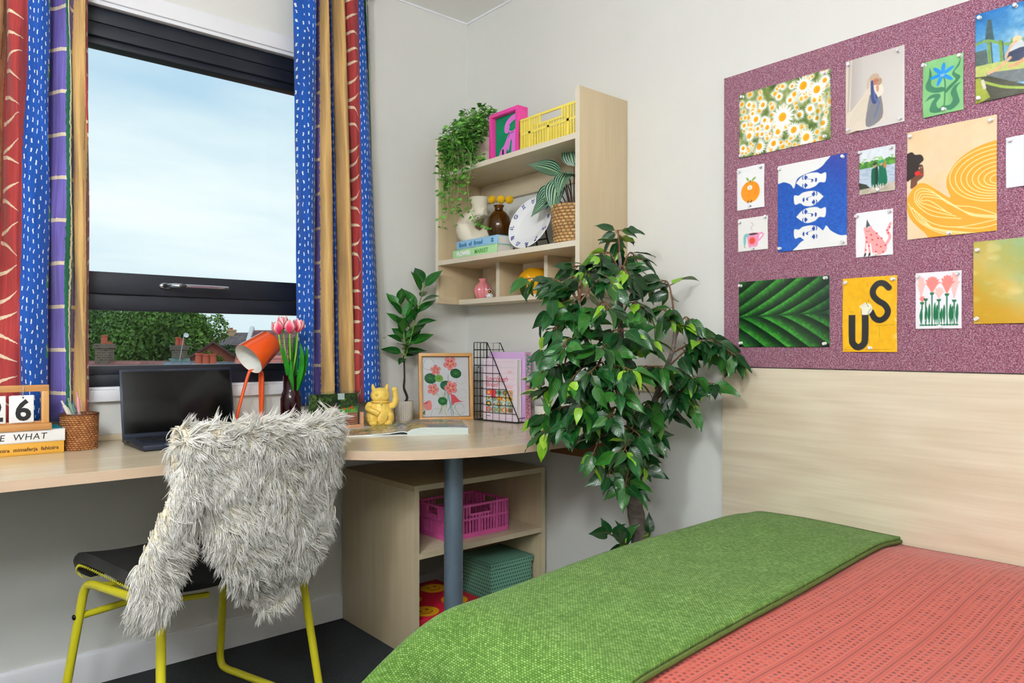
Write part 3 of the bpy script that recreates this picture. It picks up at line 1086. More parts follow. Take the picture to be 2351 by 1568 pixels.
# ------------------------------------------------------------------ prints: ink laid on paper meshes
class Canvas:
    """numpy drawing board; unit coordinates (0..1, y down); colours sRGB 0-255"""
    def __init__(s, w, h, bg=(255, 255, 255)):
        s.w, s.h = int(w), int(h)
        s.a = np.empty((s.h, s.w, 3))
        s.a[:] = bg
        s.X, s.Y = np.meshgrid((np.arange(s.w) + .5) / s.w, (np.arange(s.h) + .5) / s.h)
        s.px = s.w                       # lengths are measured in widths
        s.asp = s.h / s.w
        s.YY = s.Y * s.asp               # y in widths

    def put(s, al, c, op=1.):
        al = np.clip(al, 0, 1)[..., None] * op
        s.a = s.a * (1 - al) + np.array(c, float) * al

    def soft(s, d):
        return np.clip(.5 - d * s.px, 0, 1)

    def ell(s, x, y, rx, ry, c, rot=0., op=1., blur=0.):
        dx, dy = s.X - x, s.YY - y * s.asp
        ca, sa = math.cos(rot), math.sin(rot)
        u, v = (dx * ca + dy * sa) / rx, (-dx * sa + dy * ca) / ry
        d = (np.sqrt(u * u + v * v) - 1) * min(rx, ry)
        s.put(np.clip(.5 - d / blur, 0, 1) if blur else s.soft(d), c, op)

    def poly(s, pts, c, op=1., smooth=0):
        if smooth:
            pts = spline(list(pts) + [pts[0]], smooth)[:-1]
        P = [(p[0], p[1] * s.asp) for p in pts]
        ins = np.zeros(s.X.shape, bool)
        dist = np.full(s.X.shape, 9.)
        n = len(P)
        for i in range(n):
            (x0, y0), (x1, y1) = P[i], P[(i + 1) % n]
            if abs(y1 - y0) > 1e-12:
                cr = ((y0 > s.YY) != (y1 > s.YY)) & (s.X < (x1 - x0) * (s.YY - y0) / (y1 - y0) + x0)
                ins ^= cr
            dist = np.minimum(dist, s.seg(x0, y0, x1, y1))
        s.put(s.soft(np.where(ins, -dist, dist)), c, op)

    def seg(s, x0, y0, x1, y1):
        vx, vy = x1 - x0, y1 - y0
        L = vx * vx + vy * vy + 1e-12
        t = np.clip(((s.X - x0) * vx + (s.YY - y0) * vy) / L, 0, 1)
        return np.hypot(s.X - x0 - t * vx, s.YY - y0 - t * vy)

    def line(s, pts, w, c, op=1., smooth=5, taper=None):
        if smooth and len(pts) > 2:
            pts = spline(pts, smooth)
        n = len(pts) - 1
        best = np.full(s.X.shape, 9.)
        for i in range(n):
            k = 1.
            if taper:
                k = taper[0] + (taper[1] - taper[0]) * i / max(1, n - 1)
            d = s.seg(pts[i][0], pts[i][1] * s.asp, pts[i + 1][0], pts[i + 1][1] * s.asp) - w * k / 2
            best = np.minimum(best, d)
        s.put(s.soft(best), c, op)

    def rect(s, x0, y0, x1, y1, c, op=1.):
        s.poly([(x0, y0), (x1, y0), (x1, y1), (x0, y1)], c, op)

    def noise(s, sx, sy, seed=0, oct=3):
        r = np.random.default_rng(seed)
        out = np.zeros((s.h, s.w))
        amp = 1.
        tot = 0
        for o in range(oct):
            gx, gy = int(sx * 2 ** o) + 2, int(sy * 2 ** o) + 2
            gr = r.random((gy + 1, gx + 1))
            fx, fy = s.X * (gx - 1), s.Y * (gy - 1)
            ix, iy = fx.astype(int), fy.astype(int)
            tx, ty = fx - ix, fy - iy
            tx, ty = tx * tx * (3 - 2 * tx), ty * ty * (3 - 2 * ty)
            v = (gr[iy, ix] * (1 - tx) + gr[iy, ix + 1] * tx) * (1 - ty) + (gr[iy + 1, ix] * (1 - tx) + gr[iy + 1, ix + 1] * tx) * ty
            out += v * amp
            tot += amp
            amp *= .5
        return out / tot

    def grade(s, f, c0, c1, mask=None):
        f = np.clip(f, 0, 1)[..., None]
        new = np.array(c0, float) * (1 - f) + np.array(c1, float) * f
        if mask is None:
            s.a = new
        else:
            m = np.clip(mask, 0, 1)[..., None]
            s.a = s.a * (1 - m) + new * m

    def linear(s):
        v = np.clip(s.a / 255, 0, 1)
        return np.where(v <= .04045, v / 12.92, ((v + .055) / 1.055) ** 2.4)


def sheet(cv, w, h, fn=None, thick=.0004):
    """paper w x h (local x right, y up, z towards the viewer), origin at its middle; fn(x,y)->z lift"""
    nx, ny = cv.w, cv.h
    xs = np.linspace(-w / 2, w / 2, nx); ys = np.linspace(h / 2, -h / 2, ny)
    X, Y = np.meshgrid(xs, ys)
    Z = fn(X / w, Y / h) if fn is not None else np.zeros_like(X)
    V = np.stack([X, Y, Z + thick], -1).reshape(-1, 3)
    idx = np.arange(nx * ny).reshape(ny, nx)
    q = np.stack([idx[:-1, :-1], idx[1:, :-1], idx[1:, 1:], idx[:-1, 1:]], -1).reshape(-1, 4)
    # rim and back
    rim = np.concatenate([idx[0, :], idx[1:, -1], idx[-1, -2::-1], idx[-2:0:-1, 0]])
    nb = len(rim)
    Vb = V[rim].copy(); Vb[:, 2] -= thick
    base = len(V)
    side = np.stack([rim, np.roll(rim, -1), base + (np.arange(nb) + 1) % nb, base + np.arange(nb)], -1)
    me = bpy.data.meshes.new('sheet')
    A = np.concatenate([V, Vb])
    Q = np.concatenate([q, side])
    me.vertices.add(len(A)); me.vertices.foreach_set('co', A.astype(np.float32).ravel())
    me.loops.add(len(Q) * 4); me.loops.foreach_set('vertex_index', Q.astype(np.int32).ravel())
    me.polygons.add(len(Q))
    me.polygons.foreach_set('loop_start', np.arange(0, len(Q) * 4, 4, dtype=np.int32))
    me.update(calc_edges=True)
    me.polygons.foreach_set('use_smooth', [True] * len(Q))
    c = cv.linear().reshape(-1, 3)
    set_ink(me, np.concatenate([c, np.full((nb, 3), .7)]))
    return me


def paper(name, cv, w, h, M4, parent=None, fn=None, mat=None, thick=.0004):
    me = sheet(cv, w, h, fn, thick)
    me.name = name
    me.materials.append(mat or VCOL())
    o = link(bpy.data.objects.new(name, me), parent)
    o.matrix_local = M4
    return o


PXM = 760            # ink dots per metre of print


def on_wall(y0, y1, z0, z1, d=.0155):
    """sheet facing -x (into the room) on the bed wall; y0 = viewer-left edge"""
    return basis((-d, (y0 + y1) / 2, (z0 + z1) / 2), (0, -1, 0), (0, 0, 1))


PIN_GLASS = M('clear_pin_plastic', (232, 234, 236), .15, spec=.7)
pin_mesh = [None]


def pin(y, z, what, u, v):
    side = ('left' if u < .35 else 'right' if u > .65 else 'middle')
    at = ('upper ' if v < .5 else 'lower ') + (side + ' corner' if side != 'middle' else 'edge')
    t = thing('push_pin', f'clear push pin at the {at} of {what}', 'push pin', (-.0175, y, z), group=f'push pins of {what}')
    if pin_mesh[0] is None:
        a = MB().lathe([(0, 0), (.0042, .0003), (.0044, .0012), (.0026, .0022), (.0022, .006), (.0036, .0085), (.0044, .0095), (.0042, .0108), (0, .0112)], 14)
        b = MB().tube([(0, 0, .0005), (0, 0, -.0055)], .0005, 6)
        pin_mesh[0] = (a.mesh('head', PIN_GLASS), b.mesh('needle', CHROME))
    for me in pin_mesh[0]:
        o = link(bpy.data.objects.new(me.name, me), t)
        o.rotation_euler = (0, R(-90 + random.uniform(-12, 12)), R(random.uniform(-10, 10)))


def poster(label, what, y0, y1, z0, z1, paint, pins, curl=.002, seed=1, bg=(250, 250, 250), mat=None, cat='print'):
    w, h = y0 - y1, z1 - z0
    cv = Canvas(max(40, w * PXM), max(40, h * PXM), bg)
    paint(cv)
    r = np.random.default_rng(seed)
    ph = r.random(4) * 6

    def lift(u, v):
        e = np.clip((np.abs(u) * 2) ** 3 * (np.abs(v) * 2) ** 3, 0, 1)
        return curl * (.5 + .5 * np.sin(u * 7 + ph[0]) * np.sin(v * 6 + ph[1])) * (1 - e) + .0002
    o = paper('print', cv, w, h, on_wall(y0, y1, z0, z1), None, lift, mat)
    tag(o, label, cat, 'prints pinned to the noticeboard')
    for (u, v) in pins:
        pin(y0 - u * w, z1 - v * h, what, u, v)
    return o


def daisies(c):
    n = c.noise(9, 7, 3, 4)
    st = c.noise(26, 5, 5, 2)
    c.grade(n * 1.5 - .3, (52, 84, 24), (196, 200, 120))
    c.grade(st * 1.6 - .45, (70, 96, 30), (236, 236, 200), mask=np.clip(n * 1.6 - .55, 0, .8))
    r = np.random.default_rng(4)

    def daisy(x, y, s, yc=.38, blur=1.):
        dx, dy = c.X - x, c.YY - y * c.asp
        rad = np.hypot(dx, dy) / s
        ang = np.arctan2(dy, dx)
        k = 1 + .13 * np.sin(ang * 17 + x * 40) + .08 * np.sin(ang * 29 + y * 60)
        c.put((1.0 * k - rad) * 3.2 / blur, (250, 250, 246))
        c.put((.85 * k - rad) * 1.5, (255, 255, 255), .5)
        c.ell(x, y, s * yc, s * yc * 1.1, (244, 178, 12), .3)
        c.ell(x + s * .05, y + s * .06, s * yc * .6, s * yc * .6, (228, 140, 0), .3, .6, blur=s * .3)
    for i in range(150):
        x, y = r.random(), r.random()
        daisy(x, y, .025 + .04 * r.random(), .36, 2.6)
    for x, y, s in ((.12, .2, .05), (.28, .26, .06), (.06, .5, .05), (.2, .45, .07), (.33, .62, .06), (.12, .68, .07), (.05, .85, .05), (.24, .88, .08), (.16, .35, .04),
                    (.4, .88, .07), (.45, .72, .07), (.3, .5, .05), (.38, .53, .05), (.68, .55, .06), (.62, .75, .08), (.58, .3, .05), (.46, .2, .05), (.75, .9, .09), (.79, .5, .06),
                    (.86, .25, .09), (.72, .14, .1), (.6, .1, .04), (.94, .15, .06), (.92, .75, .06), (.86, .66, .05), (.27, .7, .045), (.22, .6, .045)):
        daisy(x, y, s)
    daisy(.5, .52, .135, .3)
    for i in range(14):
        x, y = r.random(), .25 + .75 * r.random()
        c.ell(x, y, .012, .05 * r.random() + .02, (60, 92, 26), r.random() * 1.2 - .6, .55, blur=.03)


def portrait(c):
    c.grade(c.X * .5 + c.Y * .5, (196, 190, 186), (222, 218, 212))
    c.put(np.clip((.32 - c.X) * 3, 0, .6), (176, 166, 160))
    c.poly([(0, 0), (.12, 0), (.08, .75), (0, .8)], (218, 208, 196))
    c.poly([(.06, 0), (.1, 0), (.06, .7), (.03, .72)], (190, 178, 166))
    coat = (222, 210, 192)
    c.poly([(.0, .98), (.02, .78), (.2, .62), (.33, .5), (.4, .42), (.5, .43), (.6, .5), (.64, .58), (.66, .9), (.45, .93), (.3, .99), (.04, 1.0)], coat, smooth=4)
    c.poly([(.42, .55), (.55, .5), (.62, .6), (.63, .88), (.36, .95)], (128, 126, 132), smooth=4)
    c.poly([(.5, .44), (.62, .43), (.66, .55), (.56, .6), (.49, .55)], (232, 224, 208), smooth=4)
    for k in range(6):
        c.line([(.05 + .06 * k, .95 - .03 * k), (.14 + .06 * k, .75 - .02 * k), (.3 + .03 * k, .58)], .007, (190, 176, 156), .6)
    c.ell(.5, .33, .085, .075, (192, 168, 144), -.2)
    c.poly([(.4, .3), (.42, .42), (.38, .46), (.37, .36)], (205, 186, 164), smooth=4)
    c.poly([(.58, .34), (.63, .37), (.62, .43), (.57, .44)], (176, 148, 122), smooth=4)
    c.ell(.525, .385, .05, .06, (196, 128, 100), .1)
    c.poly([(.44, .37), (.48, .36), (.5, .5), (.56, .6), (.52, .68), (.45, .62)], (62, 74, 124), smooth=4)
    c.line([(.5, .52), (.52, .62), (.58, .68), (.5, .85)], .03, (92, 112, 158), .8)
    c.poly([(.53, .45), (.57, .43), (.58, .5), (.55, .53)], (206, 150, 124), smooth=4)
    c.line([(.51, .38), (.53, .378)], .008, (70, 40, 36))
    c.line([(.555, .372), (.57, .374)], .008, (70, 40, 36))
    c.line([(.54, .422), (.56, .42)], .01, (160, 60, 60))
    c.poly([(.04, 1), (.2, .985), (.28, .995), (.28, 1.01), (.04, 1.02)], (92, 62, 48))


def green_flower(c):
    c.grade(c.noise(3, 3, 8), (118, 178, 116), (142, 202, 138))
    dk = (62, 124, 92)
    c.poly([(.18, .12), (.24, .26), (.22, .42), (.32, .5), (.5, .52), (.58, .58), (.5, .6), (.3, .59), (.12, .52), (.08, .42), (.16, .3)], dk, smooth=6)
    c.poly([(.94, .05), (.9, .2), (.78, .3), (.92, .4), (.86, .48), (.66, .6), (.58, .64), (.6, .56), (.78, .46), (.8, .42), (.72, .32), (.86, .18)], dk, smooth=6)
    c.poly([(.06, .72), (.2, .62), (.4, .62), (.44, .68), (.34, .78), (.4, .88), (.52, .84), (.5, .93), (.34, .95), (.18, .9), (.22, .76), (.3, .68), (.2, .68)], dk, smooth=6)
    c.poly([(.95, .5), (.84, .6), (.88, .74), (.9, .86), (.72, .95), (.55, .92), (.56, .86), (.68, .86), (.75, .78), (.7, .66), (.78, .55)], dk, smooth=6)
    c.line([(.51, .32), (.56, .45), (.55, .7), (.53, .92)], .035, dk)
    for a in (-1.45, -.55, .7, 2.0, 3.0, 3.95):
        c.ell(.5 + .16 * math.cos(a), .3 + .16 * math.sin(a) / c.asp, .15, .048, (24, 138, 224), a)
    c.ell(.5, .3, .05, .05, (24, 138, 224))
    for k in (-.03, 0, .03):
        c.line([(.49 + k, .33), (.5 + k * 1.4, .29)], .012, (236, 226, 150), smooth=0)


def bridge(c):
    n = c.noise(4, 5, 2, 4)
    c.grade(c.Y * 1.6 + n * .3 - .1, (14, 106, 176), (120, 180, 214))
    c.put(np.clip(n * 2 - 1.1, 0, .6) * (c.Y < .4), (220, 234, 242))
    c.poly([(.1, .34), (.13, .1), (.17, .1), (.2, .34)], (52, 84, 92))
    c.line([(0, .33), (.1, .3)], .006, (60, 80, 90)); c.line([(.2, .3), (.9, .1)], .004, (90, 120, 140))
    c.poly([(0, .42), (.12, .42), (.14, .58), (0, .6)], (74, 94, 90))
    gr = (150, 176, 66)
    c.line([(0, .34), (.14, .33), (.32, .42), (.6, .47), (1, .5)], .03, (120, 160, 80))
    for k in range(7):
        x = .14 + .12 * k
        c.line([(x, .35 + .02 * k), (x + .02, .62 + .02 * k)], .03, (118, 150, 54), smooth=0)
        c.line([(x + .025, .36 + .02 * k), (x + .045, .62 + .02 * k)], .01, (46, 62, 40), smooth=0)
    c.poly([(0, .58), (1, .64), (1, .82), (.3, .72), (0, .74)], (186, 196, 108))
    c.poly([(.12, .68), (1, .8), (1, .92), (.4, .86), (.12, .76)], (104, 112, 116))
    c.poly([(0, .7), (.14, .72), (.5, .9), (.5, 1), (0, 1)], (58, 60, 40))
    c.poly([(0, .72), (.06, .72), (.16, .96), (.05, 1), (0, 1)], (150, 160, 50))
    c.line([(.1, .78), (.3, .88), (.55, .95)], .03, (150, 176, 60))
    c.poly([(.36, .44), (.44, .4), (.5, .46), (.48, .6), (.34, .6)], (208, 214, 220), smooth=3)
    c.poly([(.34, .52), (.5, .5), (.5, .62), (.34, .62)], (40, 52, 84), smooth=3)
    c.ell(.43, .395, .045, .035, (236, 210, 160))
    c.line([(.36, .58), (.24, .66), (.14, .69)], .035, (222, 178, 140))
    c.line([(.32, .56), (.36, .47), (.42, .42)], .025, (226, 178, 142))
    c.poly([(.58, .42), (.72, .4), (.74, .62), (.56, .62)], (226, 150, 84), smooth=3)
    c.ell(.62, .38, .045, .04, (228, 176, 110))
    c.line([(.56, .6), (.44, .66), (.36, .67)], .04, (214, 160, 120))
    c.line([(.08, .76), (.1, .84)], .035, (220, 210, 200), smooth=0)
    c.a += (c.noise(30, 40, 9, 2)[..., None] - .5) * 26


def orange_man(c):
    c.a[:] = (244, 245, 248)
    c.ell(.5, .6, .33, .355, (238, 148, 30))
    n = c.noise(20, 4, 3, 2)
    c.put((n - .5) * .9 * (np.hypot((c.X - .5) / .33, (c.YY - .6 * c.asp) / .355) < 1), (214, 108, 14))
    c.ell(.48, .5, .085, .075, (246, 242, 236))
    c.ell(.46, .49, .008, .008, (60, 40, 30)); c.ell(.5, .49, .008, .008, (60, 40, 30))
    c.line([(.455, .515), (.48, .525), (.505, .515)], .008, (60, 40, 30))
    c.line([(.5, .34), (.49, .37)], .03, (84, 58, 30), smooth=0)
    c.ell(.4, .3, .08, .03, (122, 166, 56), .9); c.ell(.62, .315, .09, .03, (122, 166, 56), -.6)
    c.line([(.43, .8), (.42, .83), (.39, .84)], .03, (50, 50, 48)); c.line([(.54, .8), (.53, .83), (.5, .84)], .03, (50, 50, 48))


def blue_faces(c):
    n = c.noise(40, 50, 2, 3)
    c.grade(n * .7 + c.Y * .3, (16, 62, 150), (44, 104, 196))
    c.put(np.clip((c.X * .5 + (1 - c.Y) * .9 - .95) * 1.5, 0, .5), (74, 62, 150))
    W_ = (240, 241, 240); ink = (26, 66, 156)
    c.poly([(-.02, -.02), (.72, -.02), (.7, .06), (.6, .12), (.42, .15), (.3, .19), (.25, .29), (.2, .24), (.1, .2), (-.02, .19)], W_, smooth=5)
    c.poly([(1.02, 1.02), (.28, 1.02), (.3, .95), (.4, .89), (.58, .87), (.68, .8), (.72, .76), (.78, .82), (.9, .88), (1.02, .9)], W_, smooth=5)

    def face(cy, flip):
        f = (lambda x: 1 - x + .0) if flip else (lambda x: x)
        sh = .0 if not flip else -.04
        X_ = lambda x: f(x) + sh
        c.poly([(X_(x), cy + y) for x, y in ((.28, -.0), (.36, -.06), (.46, -.085), (.58, -.08), (.64, -.055), (.71, -.06), (.7, .04), (.62, .035), (.56, .07), (.46, .085), (.38, .065))], W_, smooth=5)
        for e in (-.045, .045):
            c.line([(X_(.385), cy + e - .018), (X_(.375), cy + e), (X_(.385), cy + e + .018)], .012, ink)
            c.line([(X_(.42), cy + e - .02), (X_(.41), cy + e), (X_(.42), cy + e + .02)], .018, ink)
            c.ell(X_(.432), cy + e, .016, .018, ink)
        c.line([(X_(.51), cy - .01), (X_(.525), cy), (X_(.51), cy + .012)], .018, ink)
        c.line([(X_(.42), cy - .03), (X_(.5), cy - .015)], .005, ink, .8)
        c.poly([(X_(.565), cy - .025), (X_(.585), cy - .008), (X_(.58), cy), (X_(.585), cy + .01), (X_(.565), cy + .028), (X_(.555), cy)], ink, smooth=3)
    face(.235, False); face(.435, True); face(.62, False); face(.82, True)


def graduates(c):
    n = c.noise(10, 12, 5, 4)
    c.grade(n, (206, 216, 226), (236, 240, 244))
    c.put((c.Y > .22 + n * .12) * 1., (66, 124, 52)); c.put(((c.Y > .2) & (n > .55)) * .6, (110, 170, 60))
    c.put((c.Y > .42) * 1., (186, 200, 216)); c.put(((c.Y > .42) & (c.noise(8, 40, 3, 2) > .55)) * .5, (150, 168, 190))
    c.poly([(0, .72), (.2, .78), (.36, .9), (0, .95)], (52, 60, 48)); c.poly([(0, .88), (.4, .86), (1, .8), (1, 1), (0, 1)], (196, 186, 168))
    c.put((c.Y > .85) * np.clip(n - .4, 0, 1), (110, 104, 92))
    dg = (12, 92, 66)
    c.poly([(.36, .46), (.48, .42), (.54, .5), (.52, .84), (.36, .84), (.34, .6)], dg, smooth=3)
    c.poly([(.56, .42), (.7, .4), (.76, .55), (.78, .82), (.56, .84), (.55, .6)], (18, 106, 76), smooth=3)
    c.ell(.45, .4, .05, .06, (196, 160, 130)); c.ell(.62, .37, .05, .06, (188, 140, 104)); c.ell(.72, .42, .04, .09, (176, 120, 70))
    c.poly([(.38, .36), (.46, .31), (.52, .35), (.44, .4)], (58, 60, 40)); c.poly([(.54, .33), (.66, .28), (.7, .33), (.58, .38)], (30, 150, 120))
    c.rect(.45, .42, .53, .84, (28, 30, 30), .6)
    for x in (.4, .48, .6, .67):
        c.line([(x, .82), (x, .9)], .03, (216, 206, 196), smooth=0)


def wave(c):
    n = c.noise(5, 6, 3, 4)
    c.grade(n * .8 + c.Y * .2, (226, 196, 152), (240, 218, 186))
    am = (228, 164, 50); ln = (248, 222, 160)
    # big rolled mass on the right
    c.poly([(1.02, .22), (.8, .25), (.6, .33), (.48, .45), (.46, .55), (.5, .66), (.36, .58), (.22, .5), (.12, .5), (.03, .58), (.0, .66), (.04, .8), (.2, .94), (.36, 1.02), (1.02, .98)], am, smooth=6)
    c.put(np.clip((c.noise(6, 6, 8) - .45) * .5, 0, .2) * (c.Y > .4), (240, 190, 60))
    for k in range(8):
        r0 = .515 - .062 * k
        pts = []
        for a in np.linspace(math.pi * .5, math.pi * 1.5, 14):
            pts.append((1.01 + r0 * 1.0 * math.cos(a), .49 + (.03 * k) * .3 + r0 * .62 * -math.sin(a) * (.78 if math.sin(a) < 0 else .72)))
        c.line(pts, .011, ln)
    for k in range(4):
        o = .045 * k
        c.line([(.62 - o * 1.2, .86 - o * .6), (.3 - o * .2, .8 - o), (.12 + o * .4, .68 - o * .2), (.1 + o * .6, .58 + o * .35), (.17 + o * .4, .54 + o * .6), (.3 + o, .58 + o * .7), (.5 + o, .72 + o * .5), (.75, .82 + o * .2 - .05 * (k == 0)), (1.0, .86 + .01 * k)], .011, ln)
    for k in range(5):
        o = .05 * k
        c.line([(.02 + o, .66 + o * .9), (.12 + o, .82 + o * .5), (.3 + o * 1.1, .93 + o * .15), (.5 + o * 1.4, 1.0)], .010, ln)
    c.line([(.05, .7), (.3, .87), (.6, .93), (1, .9)], .011, ln)
    c.line([(.5, .92), (.8, .96), (1, .94)], .01, ln)
    # head in profile
    c.poly([(.05, .33), (.18, .32), (.2, .4), (.19, .44), (.13, .47), (.12, .5), (.05, .53), (.05, .45)], (108, 66, 50), smooth=3)
    c.poly([(0, .2), (.06, .19), (.1, .22), (.17, .23), (.2, .28), (.15, .32), (.12, .4), (.05, .44), (0, .44)], (48, 38, 34), smooth=4)
    c.ell(.128, .395, .033, .028, (214, 34, 30)); c.line([(.165, .415), (.19, .41)], .016, (206, 30, 34), smooth=0)
    c.line([(.15, .35), (.175, .348)], .012, (240, 236, 230), smooth=0); c.ell(.166, .35, .007, .007, (30, 20, 20))
    c.line([(.14, .335), (.185, .33)], .008, (40, 26, 24), smooth=0)


def cup(c):
    c.a[:] = (238, 236, 234)
    pk = (232, 152, 190)
    c.line([(.7, .52), (.8, .5), (.84, .56), (.76, .66), (.68, .72)], .05, pk)
    c.poly([(.3, .5), (.7, .5), (.69, .72), (.64, .88), (.4, .9), (.34, .74)], pk, smooth=4)
    c.ell(.5, .5, .2, .035, (216, 128, 170)); c.ell(.5, .505, .165, .026, (66, 44, 40))
    st = []
    for i in range(32):
        a = math.pi * i / 16
        rr = .13 if i % 2 == 0 else .085
        st.append((.49 + rr * math.cos(a), .7 + rr * math.sin(a) / c.asp))
    c.poly(st, (224, 78, 54))
    c.poly([(.42, .52), (.3, .47), (.21, .52), (.19, .68), (.22, .86), (.27, .74), (.29, .58)], (122, 196, 196), smooth=4)
    c.line([(.22, .86), (.25, .88)], .02, (216, 110, 100), smooth=0)
    c.line([(.48, .38), (.44, .3), (.52, .24), (.46, .16)], .05, (214, 210, 212), .8)


def party_cat(c):
    c.a[:] = (244, 244, 248)
    pk = (240, 164, 164)
    c.line([(.78, .8), (.92, .62), (.86, .48), (.93, .32)], .07, pk)
    c.poly([(.22, .38), (.25, .33), (.3, .36), (.4, .34), (.44, .32), (.45, .38), (.58, .5), (.74, .66), (.84, .8), (.8, .92), (.6, .98), (.46, .92), (.42, .72), (.38, .72), (.41, .94), (.37, .95), (.33, .72), (.3, .7), (.28, .94), (.24, .95), (.27, .62)], pk, smooth=3)
    c.poly([(.28, .36), (.31, .17), (.4, .32)], (70, 84, 88))
    for x, y in ((.3, .57), (.42, .52), (.57, .5), (.45, .63), (.6, .61), (.7, .62), (.36, .76), (.57, .75), (.68, .8), (.8, .78), (.55, .9), (.74, .92), (.28, .84), (.88, .52), (.91, .4), (.84, .46), (.3, .67)):
        c.ell(x, y, .025, .02, (206, 56, 60), .5)
    for x in (.31, .37):
        c.line([(x - .02, .43), (x, .437), (x + .02, .43)], .008, (90, 40, 40))
    for x in (.26, .38):
        c.poly([(x - .02, .92), (x + .03, .91), (x + .02, .97), (x - .04, 1.0)], (40, 40, 44))


def big_leaf(c):
    mid = .545 - .03 * c.X
    up = c.Y < mid
    d = np.abs(c.Y - mid)
    # curved ribs sweeping from the midrib out to the right / left
    s = np.where(up, c.X - 1.15 * d ** .78, c.X - 1.0 * d ** .8)
    ph = s * 4.3 + np.where(up, .15, .0)
    t = ph - np.floor(ph)
    n = c.noise(40, 30, 3, 3)
    shade = np.clip(1.15 - t * 1.25, 0, 1) ** 1.3 * (.75 + .5 * n)
    shade *= .55 + .6 * np.clip(1 - abs(c.X - .45) * 1.1, 0, 1)
    shade = np.where((t > .0) & (t < .05), shade * .45, shade)
    fine = .92 + .08 * np.sin(ph * 60 + d * 30)
    k = np.clip(shade * fine, 0, 1)[..., None]
    c.a = np.array((6, 30, 16)) * (1 - k) + np.array((52, 142, 44)) * k
    c.put(np.clip((n - .55) * 2, 0, 1) * shade, (110, 176, 60), .5)
    c.put(np.clip((c.X - .75) * 1.6, 0, .55) * (c.Y < .6), (14, 40, 52))
    c.put(np.exp(-(d / .012) ** 2), (20, 60, 30), .9)


def us_poster(c):
    n = c.noise(14, 18, 4, 4)
    c.grade(n, (222, 164, 14), (244, 190, 30))
    bk = (38, 38, 38)
    c.line([(.185, .5), (.185, .82), (.2, .88), (.26, .925), (.33, .93), (.4, .89), (.425, .82), (.425, .5)], .125, bk, smooth=6)
    c.rect(.10, .46, .27, .5, (234, 178, 22))
    c.line([(.85, .16), (.76, .1), (.66, .1), (.58, .17), (.58, .25), (.66, .32), (.78, .38), (.84, .46), (.8, .54), (.7, .58), (.6, .55), (.54, .47)], .11, bk, smooth=6)
    c.rect(.36, .44, .5, .5, (238, 236, 214))
    c.poly([(.37, .5), (.36, .42), (.42, .37), (.5, .35), (.53, .42), (.48, .46), (.48, .5)], (240, 238, 216), smooth=3)
    c.poly([(.46, .42), (.52, .36), (.56, .43), (.5, .49)], (240, 238, 216), smooth=3)
    for k in range(4):
        c.line([(.4 + .025 * k, .44 - .01 * k), (.34 + .03 * k, .385 - .012 * k)], .032, (240, 238, 216), smooth=0)
        c.line([(.415 + .025 * k, .43 - .01 * k), (.355 + .03 * k, .375 - .012 * k)], .006, (50, 50, 50), smooth=0)
    c.line([(.36, .5), (.36, .43)], .006, (50, 50, 50), smooth=0)
    c.line([(.485, .5), (.49, .46), (.54, .42)], .006, (50, 50, 50))
    for p in (((.47, .09), (.47, .13)), ((.49, .3), (.49, .34)), ((.5, .82), (.5, .89)), ((.62, .65), (.95, .64)), ((.02, .97), (.9, .96)), ((.68, .66), (.69, .8))):
        c.line(list(p), .005, (120, 86, 20), .7, smooth=0)
    c.put(np.clip((n - .66) * 6, 0, .5) * (c.X > .93), (236, 220, 170))


def tulip_print(c):
    c.a[:] = (240, 238, 246)
    gr = (14, 104, 62); pk = (238, 134, 128); lp = (246, 196, 190)
    base = .93

    def flower(x, top, n, col, spread, hgt):
        for i in range(n):
            k = (i / (n - 1) - .5) * 2
            c.poly([(x - .012, top), (x + k * spread * .55 - .03, top - hgt * .55), (x + k * spread - .02, top - hgt * (1 - .35 * k * k)), (x + k * spread + .03, top - hgt * (.97 - .35 * k * k)), (x + k * spread * .55 + .03, top - hgt * .5), (x + .012, top)], col, smooth=3)
    flower(.13, .42, 5, lp, .08, .34); flower(.52, .46, 5, lp, .12, .18); flower(.84, .46, 6, lp, .1, .42)
    flower(.15, .52, 4, pk, .05, .1); flower(.37, .36, 8, pk, .17, .27); flower(.69, .38, 7, pk, .15, .3)
    for x, t in ((.15, .52), (.23, .46), (.37, .36), (.52, .48), (.69, .39), (.84, .5)):
        c.poly([(x - .05, t), (x + .05, t), (x + .035, t + .04), (x - .035, t + .04)], gr)
        c.line([(x, t + .03), (x, base)], .03, gr, smooth=0)
    for x in (.13, .24, .31, .43, .48, .57, .63, .76, .8, .9):
        c.poly([(x, base), (x - .035, .78), (x - .02, .6 + .1 * (x * 7 % 1)), (x + .01, .54 + .1 * (x * 7 % 1)), (x + .03, .7), (x + .015, .85)], gr, smooth=4)
        c.line([(x + .02, base), (x + .04, .8), (x + .03, .66)], .009, (226, 226, 236))
    c.rect(.1, base - .015, .92, base + .012, gr)
    for k in range(12):
        c.line([(.14 + .065 * k, base + .012), (.16 + .065 * k, base - .1)], .008, (232, 232, 240), smooth=0)


def gold(c):
    n = c.noise(5, 6, 3, 4)
    c.grade(c.X * .9 + (1 - c.Y) * .7 - .35 + (n - .5) * .6, (196, 156, 40), (142, 186, 150))
    c.put(np.clip((c.noise(4, 9, 11, 3) - .55) * 2, 0, .4), (226, 214, 150))


def pink_scrap(c):
    c.a[:] = (232, 236, 246)
    c.poly([(.5, .2), (.62, .15), (.62, .3), (.5, .32)], (238, 130, 120), smooth=3)
    c.poly([(.42, .38), (.7, .34), (.72, .8), (.5, .84)], (240, 164, 160), smooth=3)


